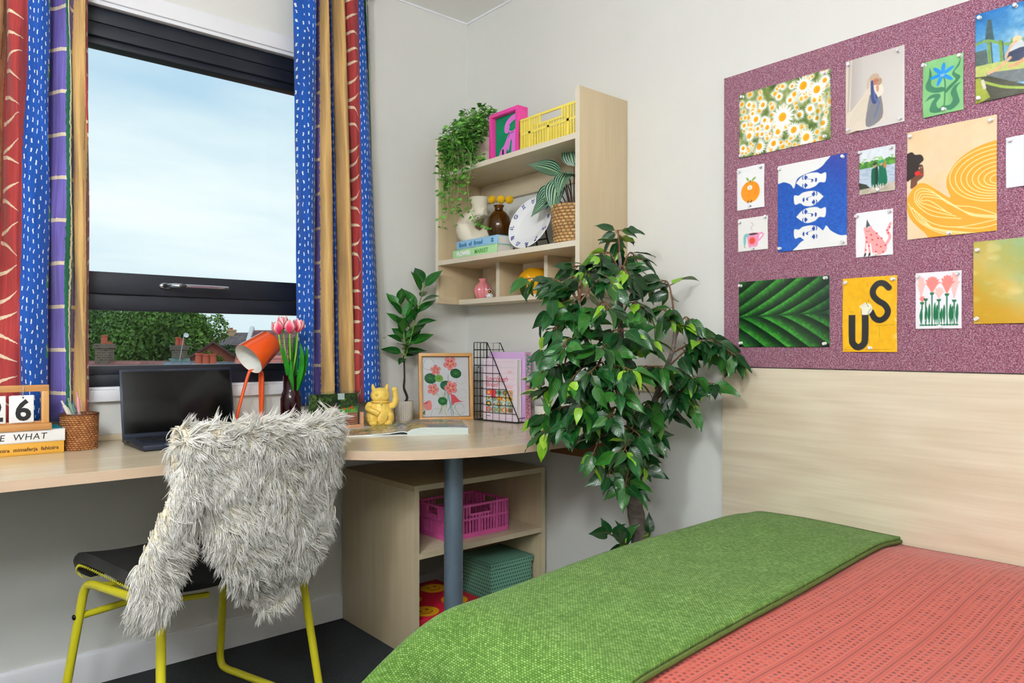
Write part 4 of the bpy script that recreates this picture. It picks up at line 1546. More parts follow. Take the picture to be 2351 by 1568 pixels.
GLOSS = VCOL('glossy_photo_print', .28, .5)
TL, TR, BL, BR = (.05, .05), (.95, .05), (.05, .95), (.95, .95)
poster('landscape photo print of white and yellow daisies', 'the daisy print', -1.38, -1.661, 1.626, 1.818, daisies, [TL, TR, BR, (.03, .97)], seed=2, mat=GLOSS)
poster('photo print of a person in a cream coat, fur hat and blue scarf', 'the cream coat photo', -1.702, -1.851, 1.629, 1.823, portrait, [(.06, .06), (.92, .07), (.95, .95), (.06, .95)], seed=3)
poster('green print with one blue flower and curling dark leaves', 'the blue flower print', -1.894, -1.984, 1.626, 1.763, green_flower, [(.06, .06), (.93, .06), (.55, .93)], seed=4, curl=.004)
poster('photo print of two people sitting on a green bridge under blue sky', 'the bridge photo', -2.009, -2.205, 1.633, 1.843, bridge, [(.05, .05), (.42, .04), (.04, .95)], seed=5, mat=GLOSS)
poster('small white card of a round orange with a tiny face and feet', 'the orange card', -1.373, -1.463, 1.469, 1.596, orange_man, [(.1, .08), (.92, .08), (.52, .92)], seed=6, curl=.003)
poster('blue and white print of four stacked faces lying sideways', 'the blue faces print', -1.506, -1.705, 1.331, 1.579, blue_faces, [(.04, .04), (.95, .04), (.04, .96), (.96, .96)], seed=7)
poster('small photo of two graduates in green gowns by a lake', 'the graduates photo', -1.738, -1.828, 1.459, 1.576, graduates, [(.06, .04), (.92, .05), (.55, .96)], seed=8)
poster('peach print of a woman whose dress is an ochre line-drawn wave', 'the ochre wave print', -1.857, -2.053, 1.328, 1.598, wave, [(.04, .04), (.95, .04), (.5, .98)], seed=9)
poster('white card with a few coral pink shapes beside the ochre wave print', 'the coral shapes card', -2.071, -2.165, 1.423, 1.539, pink_scrap, [(.1, .06)], seed=10)
poster('small card of a pink teacup with a red star and a blue bird', 'the teacup card', -1.376, -1.474, 1.344, 1.4425, cup, [(.1, .1), (.95, .05), (.55, .93)], seed=11)
poster('white card of a pink spotted cat wearing a party hat', 'the spotted cat card', -1.729, -1.823, 1.2945, 1.4125, party_cat, [(.06, .06), (.95, .05), (.55, .96)], seed=12)
poster('landscape photo print of a dark green ribbed leaf', 'the green leaf print', -1.379, -1.658, 1.0575, 1.253, big_leaf, [(.03, .06), (.97, .03), (.035, .94), (.96, .95)], seed=13, mat=GLOSS)
poster('yellow poster of large black letters U and S holding hands', 'the yellow lettering poster', -1.694, -1.833, 1.0445, 1.241, us_poster, [(.06, .05), (.95, .05), (.53, .95)], seed=14, curl=.003)
poster('white print of coral tulips on dark green stems', 'the coral tulip print', -1.877, -1.98, 1.1025, 1.242, tulip_print, [(.06, .05), (.94, .05), (.55, .97)], seed=15)
poster('crumpled sheet of shiny gold green paper', 'the gold paper', -2.005, -2.2, 1.112, 1.3065, gold, [(.05, .1), (.04, .93)], seed=16, curl=.006, mat=GLOSS, cat='paper')

# ------------------------------------------------------------------ things on the desk
def weave_mat(name, c0, c1, c2):
    m, g, b = newmat(name)
    u, v, _ = g.xyz(g.tc('UV'))
    row = g.fl(v)
    a = g.add(u, g.mul(row, .34))
    k = g.mul(g.m('SINE', g.mul(g.fr(a), math.pi)), g.m('SINE', g.mul(g.fr(v), math.pi)))
    r = g.white(g.vec(g.fl(a), row))
    c = g.mix(g.m('POWER', k, .6), lin(c0), g.mix(r, lin(c1), lin(c2)))
    g.put(b.inputs['Base Color'], c)
    b.inputs['Roughness'].default_value = .5
    g.put(b.inputs['Normal'], g.bump(k, .8, .003))
    return m


def woven(name, r0, r1, h, nu, nv, mat, parent, wall=.004, amp=.0012, step=.34):
    """open basket wall with real over-and-under relief"""
    sx, sy = 6, 4
    NU, NV = nu * sx, nv * sy
    V, F, UV = [], [], []
    for j in range(NV + 1):
        v = j / NV
        row = min(int(v * nv), nv - 1)
        for i in range(NU):
            a = i / NU * nu
            t = (a + row * step) % 1
            bump = amp * math.sin(math.pi * t) * math.sin(math.pi * ((v * nv) % 1 if j < NV else 1))
            r = r0 + (r1 - r0) * v + bump
            th = 2 * math.pi * i / NU
            V.append((r * math.cos(th), r * math.sin(th), h * v))
            UV.append((a, v * nv))
    for j in range(NV):
        for i in range(NU):
            k = (i + 1) % NU
            F.append((j * NU + i, j * NU + k, (j + 1) * NU + k, (j + 1) * NU + i))
    b0 = len(V)
    for (r, z) in ((r1 - wall, h), (r0 - wall, .006)):
        for i in range(NU):
            th = 2 * math.pi * i / NU
            V.append((r * math.cos(th), r * math.sin(th), z)); UV.append((i / NU * nu, .5))
    top = NV * NU
    for i in range(NU):
        k = (i + 1) % NU
        F.append((top + i, top + k, b0 + k, b0 + i))
        F.append((b0 + i, b0 + k, b0 + NU + k, b0 + NU + i))
    F.append(tuple(b0 + NU + i for i in range(NU)))
    F.append(tuple(NU - 1 - i for i in range(NU)))
    o = MB().add(V, F).build(name, mat, parent, sharp=70)
    lay = o.data.uv_layers.new(name='UVMap')
    UVa = np.array(UV, np.float32)
    li = np.empty(len(o.data.loops), np.int32)
    o.data.loops.foreach_get('vertex_index', li)
    uv = UVa[li]
    # unwrap the seam
    ps = 0
    for p in o.data.polygons:
        s = p.loop_start; n = p.loop_total
        q = uv[s:s + n]
        if q[:, 0].max() - q[:, 0].min() > nu / 2 and n == 4:
            q[q[:, 0] < nu / 2, 0] += nu
    lay.data.foreach_set('uv', uv.ravel())
    return o


# rattan pen pot and pens
PB = (-1.542, -.163, DZ)
pot = thing('pen_pot', 'brown woven rattan pen pot beside the flip calendar', 'pen pot', PB)
RAT = weave_mat('rattan', (84, 44, 18), (176, 108, 52), (206, 140, 78))
woven('basket', .0470, .0495, .102, 30, 17, RAT, pot, step=.5)
MB().tube([(.0485 * math.cos(a), .0485 * math.sin(a), .102) for a in np.linspace(0, 2 * math.pi, 41)], .003, 8).build('rim', RAT, pot)
for lab, c, bx, by, lx, ly, hgt in (('cream ballpoint pen leaning in the rattan pot', (226, 220, 204), .012, -.018, -.046, -.004, .143),
                                    ('sage green pen leaning in the rattan pot', (128, 158, 142), .014, .012, -.026, .018, .148),
                                    ('dusty pink pen with a clip in the rattan pot', (214, 150, 150), .006, -.012, -.006, .002, .166),
                                    ('slate blue pen in the rattan pot', (92, 116, 130), -.006, .014, -.012, .02, .138)):
    t = thing('pen', lab, 'pen', (PB[0] + bx, PB[1] + by, DZ + .008), group='pens in the rattan pot')
    d = Vector((lx - bx, ly - by, hgt - .008)).normalized()
    L = (hgt - .008) / d.z
    pm = M('pen_' + lab.split()[0], c, .35)
    P = lambda s: d * (L * s)
    MB().tube([P(0), P(.05), P(.06), P(.88), P(.9)], [.0015, .0035, .0048, .0048, .004], 12).build('barrel', pm, t)
    MB().tube([P(.9), P(1)], .0028, 10).build('button', pm, t)
    MB().tube([P(.62), P(.635)], .0051, 12).build('ring', CHROME, t)
    off = Vector((.0062, -.003, 0))
    MB().tube([P(.86) + off * .6, P(.84) + off, P(.7) + off], .0013, 6).build('clip', pm, t)


# books under the calendar
def book(label, loc, w, d, h, cover, page=(236, 232, 222), rz=0., spine_r=.003, cat='book', group=None):
    """lying book: spine along local -y face; x width, y depth, z thickness"""
    t = thing('book', label, cat, loc, rz, group)
    cm = M('cover_%d_%d_%d' % cover, cover, .45)
    k = .0022
    MB().box((-w / 2, 0, 0), (w / 2, d, k), .0006).box((-w / 2, 0, h - k), (w / 2, d, h), .0006).box((-w / 2, 0, 0), (w / 2, k * 1.6, h), .001).build('cover', cm, t)
    mb = MB()
    n = 12
    for i in range(n):
        z0, z1 = k + (h - 2 * k) * i / n, k + (h - 2 * k) * (i + .82) / n
        mb.box((-w / 2 + .003, k * 1.6, z0), (w / 2 - .003, d - .003 - .0006 * (i % 2), z1))
    mb.build('pages', M('page_block', page, .9, var=.06, vscale=300), t)
    return t


INK = M('black_ink', (28, 28, 30), .6)
b1 = book('mustard yellow book at the bottom of the stack under the calendar', (-1.72, -.215, DZ), .262, .145, .034, (222, 166, 62))
text('ja mmira  mimaferja  fahioira', .0142, 'lettering', M('brown_ink', (72, 48, 24), .6), b1, basis((.118, -.0004, .0115), (1, 0, 0), (0, 0, 1)), .0002, align='RIGHT')
b2 = book('white book lettered ARE WHAT lying on the mustard book', (-1.719, -.215, DZ + .034), .265, .145, .034, (240, 240, 240))
text('S  ARE  WHAT', .0245, 'lettering', INK, b2, basis((.088, -.0004, .0085), (1, 0, 0), (0, 0, 1)), .0000, shear=.12, align='RIGHT', space=1.12)
for i, (x0, x1, c) in enumerate(((.075, .13, (30, 160, 176)), (.035, .07, (110, 176, 70)), (-.02, .02, (214, 196, 40)), (-.09, -.03, (232, 120, 90)))):
    MB().box((x0, .004, .034), (x1, .14, .0343)).build('cover_patch', M('patch_%d' % i, c, .5), b2)

# flip calendar
cal = thing('flip_calendar', 'wooden perpetual flip calendar showing 26 on the books', 'calendar', (-1.74, -.2, DZ + .068))
zb = 0
MB().box((-.13, -.022, 0), (.121, .03, .018), .0015).build('base', OAK_X, cal)
MB().box((-.13, -.008, .106), (.116, .008, .124), .0008).build('top_rail', OAK_X, cal)
for x in (.098, -.13):
    MB().box((x, -.008, .018), (x + .018, .008, .106), .0008).build('upright', OAK, cal)
MB().box((-.112, -.008, .018), (.098, .008, .024), .0008).build('bottom_rail', OAK_X, cal)
for digit, x0, n in (('2', -.036, 2), ('6', .028, 4)):
    for k in range(n):
        jx = -.0018 * k
        c_ = MB().box((x0 + jx, -.0125 + .0012 * k, .0225 - .0006 * k), (x0 + .051 + jx, -.0118 + .0012 * k, .097 - .0006 * k), .0002)
        pg = c_.build('card', M('white_card', (238, 238, 240), .5), cal)
        if k == 0:
            text(digit, .078, 'digit', INK, pg, basis((x0 + .0265, -.0126, .0295), (1, 0, 0), (0, 0, 1)), .0022, align='CENTER', extrude=.0001, sx=.98)
            MB().tube([(x0 + .0265, -.0128, .0905), (x0 + .0265, -.0121, .0905)], .0022, 12).build('punched_hole', DARKHOLE, pg)
    rp = [(x0 + .0265 + .0015 * math.sin(a), -.002 + .0125 * math.cos(a), .107 + .019 * math.sin(a)) for a in np.linspace(0, 2 * math.pi, 29)]
    MB().tube(rp, .0011, 8).build('ring', CHROME, cal)

# laptop
lap = thing('laptop', 'open dark navy laptop with a black screen on the desk', 'laptop', (-1.247, -.24, DZ))
NAVY = M('laptop_shell', (36, 42, 58), .38, metal=.3)
x0, x1 = -.1725, .1725
MB().box((x0, -.12, .003), (x1, .123, .0175), .0025).build('base', NAVY, lap)
MB().box((x0 + .004, -.116, 0), (x1 - .004, .118, .0035), .001).build('underside', M('laptop_rubber', (14, 14, 16), .6), lap)
kb = MB()
for r_ in range(5):
    n = 14
    for c_ in range(n):
        kx = x0 + .028 + (x1 - x0 - .056) / n * c_
        ky = .085 - r_ * .0185
        kb.box((kx, ky - .0155, .0172), (kx + (x1 - x0 - .056) / n - .003, ky, .0188), .0006, seg=1)
kb.build('keyboard', M('black_keys', (16, 18, 22), .5), lap)
MB().box((-.05, -.105, .0174), (.05, -.03, .0178), .0003).build('trackpad', M('trackpad', (44, 50, 64), .35), lap)
for y in (.06, .045):
    MB().box((x0 - .0004, y - .005, .0065), (x0 + .002, y + .005, .0135), .0004).build('port', DARKHOLE, lap)
lid = basis((0, .118, .016), (1, 0, 0), (0, math.sin(R(12)), math.cos(R(12))))
MB().box((x0, 0, -.003), (x1, .214, .0035), .0022, M4=lid).build('lid', NAVY, lap)
MB().box((x0 + .006, .012, .0033), (x1 - .006, .207, .0041), .0004, M4=lid).build('screen', M('black_screen', (7, 8, 8), .16, spec=.4), lap)
MB().box((-.04, .209, .0033), (.04, .2125, .0039), .0002, M4=lid).build('bezel_strip', M('bezel_strip', (52, 56, 70), .4), lap)

# orange task lamp
ORANGE = M('orange_enamel', (232, 86, 26), .28, coat=.4)
lp = thing('desk_lamp', 'small orange metal desk lamp on thin bent legs behind the laptop', 'lamp', (-1.0, -.075, DZ))
r0 = .0055
pthL = spline([(-.066, -.002, .002), (-.035, -.002, .125), (-.012, -.004, .205), (.0, -.005, .214), (.018, -.005, .217), (.031, -.005, .210), (.037, -.004, .19), (.036, -.002, .1), (.032, 0, .002)], 7)
MB().tube(pthL, r0, 12).build('bent_leg', ORANGE, lp)
MB().tube(spline([(.03, -.004, .212), (.034, .012, .19), (.045, .034, .08), (.049, .043, .002)], 6), r0, 12).build('leg', ORANGE, lp)
mouth = Vector((-1.0276 + 1.0, -.1165 + .075, 1.015 - DZ)); rear = Vector((-.934 + 1.0, -.092 + .075, 1.079 - DZ))
ax = (mouth - rear).normalized()
q = ax.to_track_quat('Z', 'Y').to_matrix().to_4x4()
Tm = Matrix.Translation(rear) @ q
L = (mouth - rear).length
MB().lathe([(0, -.004), (.026, -.003), (.040, .002), (.0455, .01), (.059, L), (.0583, L), (.044, .012), (0, .006)], 48, M4=Tm).build('shade', [ORANGE], lp)
MB().lathe([(.0581, L - .0005), (.0438, .0125), (.036, .007), (0, .0065)], 48, M4=Tm).build('shade_lining', M('lamp_lining', (236, 238, 232), .45), lp)
MB().tube([Tm @ Vector((0, 0, 0)), Tm @ Vector((0, 0, -.016))], .004, 10).build('finial', ORANGE, lp)
dn = Vector((0, 0, -1)) - ax * ax.dot(Vector((0, 0, -1)))
KN = rear + ax * (L * .5) + dn.normalized() * .051
MB().tube([(.012, -.005, .216), tuple(KN)], .004, 10).build('knuckle', M('brass', (200, 170, 110), .3, metal=.8), lp)

# tulips in a dark plum glass bottle
VB = Vector((-.909, -.194, DZ))
PLUM = M('plum_glass', (70, 18, 34), .06, trans=.75, spec=.6)
vs = thing('bottle_vase', 'dark plum glass bottle vase holding pink tulips', 'vase', VB)
MB().lathe([(0, 0), (.033, 0), (.0355, .004), (.0355, .118), (.033, .134), (.0285, .142), (.0265, .15), (.0265, .194), (.0285, .197), (.0285, .2), (.0245, .2), (.0245, .15), (.031, .13), (.0325, .115), (.0325, .006), (0, .005)], 40).build('bottle', PLUM, vs)


def blade(path, widths, fold=.25, n=5):
    """leaf ribbon along a path; widths per point; side vector from path curvature"""
    P, T, N = frames(path)
    V, F = [], []
    for i, p in enumerate(P):
        b = T[i].cross(N[i])
        for j in range(n):
            s = (j / (n - 1) - .5) * 2
            V.append(p + b * (s * widths[i] / 2) + N[i] * (abs(s) * widths[i] * fold * .5))
    for i in range(len(P) - 1):
        for j in range(n - 1):
            F.append((i * n + j, i * n + j + 1, (i + 1) * n + j + 1, (i + 1) * n + j))
    return V, F


def tulip_petal_mat():
    m, g, b = newmat('tulip_petal')
    u, v, _ = g.xyz(g.tc('UV'))
    s = g.m('SINE', g.mul(u, math.pi))
    k = g.add(g.mul(s, .9), g.mul(g.sub(.55, v), .9))
    k = g.add(k, g.mul(g.sub(g.noise(g.vec(g.mul(u, 30.), g.mul(v, 3.)), 1.0, 2), .5), .5))
    c = g.ramp(k, [(.25, lin((248, 222, 214))), (.55, lin((242, 140, 160))), (.85, lin((226, 50, 96)))])
    c = g.mix(g.gt(g.add(v, g.mul(s, -.06)), .93), c, lin((222, 210, 110)))
    g.put(b.inputs['Base Color'], c)
    b.inputs['Roughness'].default_value = .45
    b.inputs['Subsurface Weight'].default_value = .1
    return m


TUL = tulip_petal_mat()
STEM = M('tulip_stem', (124, 168, 52), .45)
TLEAF = M('tulip_leaf', (34, 122, 30), .4, var=.3, vscale=25)


def petal_mesh():
    V, F, UV = [], [], []
    nu, nv = 7, 10
    for j in range(nv):
        v = j / (nv - 1)
        r = .0212 * math.sin(min(1, .14 + v * 1.5) * math.pi * .5) * (1 - .34 * max(0, v - .5) / .5)
        half = .95 * math.sin(math.pi * (.16 + .80 * v)) ** .7 + .03
        for i in range(nu):
            u = i / (nu - 1)
            a = (u - .5) * 2 * half
            z = .049 * v * (1 - .08 * abs(u - .5) * 2 * v)
            V.append((r * math.cos(a), r * math.sin(a), z)); UV.append((u, v))
    for j in range(nv - 1):
        for i in range(nu - 1):
            F.append((j * nu + i, j * nu + i + 1, (j + 1) * nu + i + 1, (j + 1) * nu + i))
    me = MB().add(V, F).mesh('petal', TUL, sharp=180)
    lay = me.uv_layers.new(name='UVMap')
    li = np.empty(len(me.loops), np.int32)
    me.loops.foreach_get('vertex_index', li)
    lay.data.foreach_set('uv', np.array(UV, np.float32)[li].ravel())
    return me


PET = petal_mesh()
heads = [((-.949, -.185, 1.100), (-.2, .02, 1), 'pink tulip leaning towards the orange lamp'), ((-.924, -.165, 1.117), (-.03, .1, 1), 'pink tulip at the back of the plum bottle vase'),
         ((-.922, -.214, 1.104), (0, -.05, 1), 'pink tulip standing at the front of the plum bottle vase'), ((-.886, -.198, 1.108), (.14, .0, 1), 'pink tulip leaning towards the patchwork curtain')]
lf = [[((-.012, -.006, .15), (-.03, -.008, .24), (-.041, .004, .308))], [((-.004, .008, .15), (.0, .02, .25), (.002, .03, .33)), ((.004, .012, .15), (.014, .018, .26), (.02, .022, .335))],
      [((.004, -.014, .15), (.014, -.034, .24), (.014, -.038, .312)), ((-.010, -.012, .14), (-.02, -.02, .21), (-.012, -.02, .255))], [((.012, 0, .15), (.03, -.02, .23), (.036, -.05, .30))]]
for (hp_, dr, lab), leaves in zip(heads, lf):
    t = thing('tulip', lab, 'tulip', VB, group='tulips in the plum bottle')
    h = Vector(hp_) - VB
    dr = Vector(dr).normalized()
    MB().tube(spline([(h.x * .15, h.y * .15, .01), (h.x * .2, h.y * .2, .18), tuple(h * .75 + Vector((0, 0, .06)) * .3), tuple(h)], 6), .0032, 8).build('stem', STEM, t)
    q = dr.to_track_quat('Z', 'Y').to_matrix().to_4x4()
    for k in range(6):
        o = link(bpy.data.objects.new('petal', PET), t)
        sc_ = 1.0 if k < 3 else .93
        o.matrix_local = Matrix.Translation(h) @ q @ Matrix.Rotation(k * 2 * math.pi / 3 + (math.pi / 3 if k > 2 else 0), 4, 'Z') @ Matrix.Scale(sc_, 4)
    for pts in leaves:
        pth = spline(pts, 6)
        n = len(pth)
        wd = [.040 * math.sin(math.pi * min(1, .22 + .78 * (i / (n - 1)))) ** .8 + .0012 for i in range(n)]
        V, F = blade(pth, wd, .5)
        MB().add(V, F).build('leaf', TLEAF, t, sharp=180)

# acrylic photo stand
st = thing('photo_stand', 'clear acrylic photo block in a pale wooden corner stand', 'photo stand', (-.748, -.2, DZ))
PWOOD = wood('pink_beech', (226, 168, 128), 0, contrast=.08)
MB().box((-.112, -.014, 0), (.111, .014, .014), .002).build('base', PWOOD, st)
MB().box((.099, -.014, .014), (.111, .014, .058), .002).build('upright', PWOOD, st)
ACR = glass_clear('acrylic', (240, 248, 250), .8)
MB().box((-.108, -.006, .014), (.098, .006, .137), .001).build('acrylic_block', ACR, st)


def garden(c):
    n = c.noise(22, 14, 5, 4); m_ = c.noise(6, 5, 2, 3)
    c.grade(n * 1.5 - .4, (14, 30, 16), (104, 138, 62))
    c.put(np.clip((m_ - .5) * 4, 0, 1) * (c.Y < .4), (16, 30, 34), .6)
    c.rect(.58, 0, .72, .2, (206, 220, 232), .8)
    c.poly([(.62, .5), (1, .42), (1, .62), (.62, .64)], (70, 130, 60), .8)
    r = np.random.default_rng(1)
    for k in range(40):
        x = .62 + .38 * r.random()
        c.line([(x, .62), (x + .05 * (r.random() - .5), .46 + .1 * r.random())], .008, (96, 168, 66), smooth=0)
        if k % 3 == 0:
            c.ell(x, .44 + .08 * r.random(), .012, .014, (220, 60, 40))
    c.rect(.66, .64, 1, 1, (126, 66, 46))
    for k in range(6):
        c.line([(.66, .64 + .07 * k), (1, .63 + .07 * k)], .007, (190, 170, 150), smooth=0)
    for k in range(14):
        c.line([(.68 + .025 * k, .64), (.68 + .025 * k, .76)], .005, (190, 170, 150), smooth=0)
    c.poly([(.42, .4), (.5, .3), (.58, .38), (.64, .6), (.74, 1), (.4, 1)], (60, 50, 46), smooth=4)
    c.poly([(.44, .4), (.48, .4), (.5, .55), (.46, .6)], (190, 140, 112), smooth=3)
    c.poly([(.58, .68), (.68, .7), (.74, 1), (.55, 1)], (26, 50, 62), smooth=3)


cv = Canvas(170, 92); garden(cv)
paper('photo', cv, .19, .112, basis((-.006, -.0066, .073), (1, 0, 0), (0, 0, 1)), st, mat=GLOSS, thick=.0002)

# lucky cat ---------------------------------------------------------
fw = Vector((-.652, -.758, 0)) * .97 + Vector((.758, -.652, 0)) * .25
rzc = math.atan2(fw.y, fw.x) + math.pi / 2           # local -y looks forward
cat = thing('cat_figurine', 'yellow beckoning cat figurine with one raised paw', 'figurine', (-.545, -.172, DZ), rzc)
CATM = M('yellow_plastic', (246, 212, 104), .42, sub=.05)
cm = MB()
cm.ell((0, .004, .046), (.047, .041, .046))            # body
cm.ell((0, 0, .07), (.037, .032, .03))
cm.ell((-.032, -.004, .03), (.022, .03, .03)); cm.ell((.032, -.004, .03), (.022, .03, .03))   # haunches
cm.ell((-.027, -.034, .011), (.017, .017, .011)); cm.ell((.027, -.034, .011), (.017, .017, .011))  # feet
cm.ell((0, .002, .006), (.045, .04, .007))
cm.ell((0, -.002, .113), (.037, .033, .03))           # head
cm.ell((0, -.012, .105), (.034, .025, .022))
cm.ell((0, -.031, .104), (.013, .008, .0085))         # muzzle
for s in (-1, 1):                                     # ears
    cm.tube([(s * .022, .002, .128), (s * .0265, .003, .146), (s * .0285, .004, .156)], [.0160, .0115, .0045], 14, flat=.6)
    cm.ell((s * .0135, -.0325, .117), (.006, .003, .0042))
# folded arm (viewer left = local -x is the cat's right)
cm.tube(spline([(-.036, -.008, .082), (-.046, -.02, .066), (-.032, -.037, .058), (-.016, -.04, .05), (-.008, -.041, .044)], 5), [.0125] * 6 + [.0115] * 6 + [.0105] * 9, 14)
# raised paw
cm.tube(spline([(.034, 0, .07), (.052, -.006, .078), (.058, -.01, .1), (.056, -.013, .122), (.0535, -.015, .136)], 5), [.0135] * 6 + [.0125] * 5 + [.0105] * 6 + [.0095] * 4, 14)
cm.ell((.053, -.016, .135), (.0115, .0105, .0105))
fuse(cm, 'body', CATM, cat, .0016, 5)
MB().lathe([(.0335, .0865), (.0365, .088), (.0365, .0915), (.0335, .093)], 32).build('collar', CATM, cat).location = (0, -.001, 0)
MB().ell((.002, -.036, .083), .0048, seg=14).build('bell', CATM, cat)
coin = basis((.006, -.047, .032), (math.cos(-.5), 0, math.sin(-.5)), (math.sin(.5) * .98, .18, math.cos(.5)))
cb = MB().ell((0, 0, 0), (.0175, .025, .006), seg=24, M4=coin)
co = cb.build('coin', CATM, cat)
for k in range(8):
    y = -.016 + .0046 * k
    w_ = .010 * math.sqrt(max(.05, 1 - (y / .022) ** 2))
    MB().tube([tuple(coin @ Vector((-w_, y - .001, .0056))), tuple(coin @ Vector((0, y + .001, .0066))), tuple(coin @ Vector((w_, y - .001, .0056)))], .0011, 6).build('ridge', CATM, co)
CATD = M('yellow_plastic_groove', (206, 164, 48), .5)
for s in (-1, 1):
    MB().tube([(s * .0135 + .0058 * math.cos(a), -.0352, .1172 + .004 * math.sin(a)) for a in np.linspace(0, 2 * math.pi, 17)], .0007, 5).build('eye_line', CATD, cat)
    for k in (-1, 0, 1):
        MB().tube([(s * .027 + k * .0065, -.0505 + abs(k) * .002, .004), (s * .027 + k * .0065, -.0445, .0185)], .0007, 5).build('toe_line', CATD, cat)
    MB().tube(spline([(0, -.0385, .1035), (s * .004, -.0385, .1005), (s * .009, -.0365, .102)], 4), .0007, 5).build('mouth_line', CATD, cat)
MB().ell((0, -.0385, .1085), (.0032, .002, .002), seg=10).build('nose', CATM, cat)

# framed flower drawing ---------------------------------------------
e1 = Vector((.202, -.092, 0)).normalized()
fr = thing('framed_drawing', 'oak box frame holding a drawing of coral nasturtiums', 'picture frame', (-.25, -.194, DZ), math.atan2(e1.y, e1.x))
FW, FH = .222, .272
Lm = basis((0, 0, 0), (1, 0, 0), (0, math.sin(R(5)), math.cos(R(5))))
for nm, a, b in (('bottom_rail', (-FW / 2, 0), (FW / 2, .013)), ('top_rail', (-FW / 2, FH - .013), (FW / 2, FH))):
    MB().box((a[0], a[1], -.016), (b[0], b[1], .008), .0008, M4=Lm).build(nm, wood('oak_rail_' + nm, (224, 172, 106), 0, contrast=.2, dark=(130, 82, 40)), fr)
for x in (-FW / 2, FW / 2 - .013):
    MB().box((x, .013, -.016), (x + .013, FH - .013, .008), .0008, M4=Lm).build('stile', OAK, fr)
MB().box((-FW / 2 + .006, .006, -.014), (FW / 2 - .006, FH - .006, -.010), M4=Lm).build('backing', M('mdf_back', (120, 92, 66), .8), fr)


def nasturtium(c):
    c.a[:] = (226, 224, 230)
    gl = (98, 146, 70)
    r = np.random.default_rng(5)
    for x, y, x2, y2, col_ in ((.5, .55, .62, .99, (96, 132, 160)), (.5, .5, .36, .95, (76, 128, 110)), (.55, .6, .66, .98, (70, 130, 140)), (.42, .6, .5, .98, (190, 200, 80)), (.68, .8, .8, .99, (130, 170, 60)), (.47, .45, .52, .8, (120, 160, 70)),
                               (.38, .66, .42, .9, (180, 196, 70)), (.56, .3, .6, .55, (80, 140, 110)), (.2, .35, .32, .62, (90, 120, 130)), (.62, .72, .54, .9, (60, 130, 120)), (.3, .6, .44, .84, (190, 200, 90)), (.6, .55, .5, .84, (90, 150, 80))):
        c.line([(x, y), ((x + x2) / 2 + .06 * (r.random() - .5), (y + y2) / 2), (x2, y2)], .011, col_, .9)
    for x, y, s in ((.15, .12, .12), (.86, .62, .1), (.78, .88, .12), (.84, .38, .1), (.3, .95, .12), (.42, .86, .1)):
        pts = [(x + s * math.cos(a) * (1 + .15 * math.sin(3 * a)), y + s * .8 * math.sin(a)) for a in np.linspace(.5, 6.2, 9)]
        c.line(pts, .006, (130, 150, 120) if s > .1 else (196, 202, 120), .8)

    def leaf(x, y, s, c0, c1):
        c.ell(x, y, s, s * .82, c0, .2)
        for k in range(9):
            a = k * .7 + .3
            c.line([(x, y), (x + s * .8 * math.cos(a), y + s * .62 * math.sin(a) / c.asp)], .007, c1, .8, smooth=0)
    leaf(.18, .36, .13, (12, 84, 46), (80, 160, 80)); leaf(.72, .28, .12, (14, 88, 44), (100, 170, 70)); leaf(.5, .48, .12, (10, 92, 60), (90, 176, 120)); leaf(.36, .36, .09, (128, 176, 76), (60, 120, 40)); leaf(.43, .74, .1, (16, 104, 48), (120, 180, 110))

    def flo(x, y, s, rot=0.):
        for k in range(5):
            a = rot + k * 1.257
            c.ell(x + s * .6 * math.cos(a), y + s * .6 * math.sin(a) / c.asp, s * .62, s * .5, (234, 142, 136), a)
            c.ell(x + s * .45 * math.cos(a), y + s * .45 * math.sin(a) / c.asp, s * .3, s * .14, (204, 56, 74), a, .8)
            c.line([(x + s * 1.1 * math.cos(a - .4), y + s * 1.1 * math.sin(a - .4) / c.asp), (x + s * 1.18 * math.cos(a), y + s * 1.18 * math.sin(a) / c.asp), (x + s * 1.1 * math.cos(a + .4), y + s * 1.1 * math.sin(a + .4) / c.asp)], .006, (120, 70, 90), .6)
        c.ell(x, y, s * .16, s * .16, (236, 210, 80))
    flo(.6, .11, .12, .3); flo(.29, .22, .09, .9); flo(.23, .54, .1, .1); flo(.61, .52, .12, .6)
    c.poly([(.6, .63), (.68, .64), (.8, .74), (.9, .75), (.7, .77), (.64, .82), (.62, .74)], (222, 80, 92), smooth=3)
    c.poly([(.02, .78), (.16, .72), (.2, .8), (.18, .88), (.08, .88), (.04, .84)], (232, 130, 126), smooth=3)
    c.poly([(.02, .78), (.14, .72), (.1, .78)], (190, 40, 60)); c.poly([(.0, .94), (.06, .87), (.05, .96)], (60, 130, 50))


cv = Canvas(150, 185); nasturtium(cv)
paper('drawing', cv, FW - .03, FH - .03, Lm @ basis((0, FH / 2, -.0095), (1, 0, 0), (0, 1, 0)), fr, thick=.0002)
MB().box((-FW / 2 + .01, .01, .0005), (FW / 2 - .01, FH - .01, .0018), M4=Lm).build('glazing', glass_clear('frame_glass', (252, 253, 253), .5), fr)
MB().box((-.03, .0, -.0015), (.03, .15, .0015), M4=basis((0, .055, 0), (1, 0, 0), (0, -.2, .98))).build('strut', M('mdf_back2', (60, 50, 44), .8), fr)

# wire magazine file and its books ------------------------------------
E1 = Vector((.17, -.985, 0)).normalized()
WA = Vector((-.158, -.255, DZ))
wf = thing('magazine_file', 'black wire grid magazine file holding two cookbooks', 'magazine file', WA, math.atan2(E1.y, E1.x))
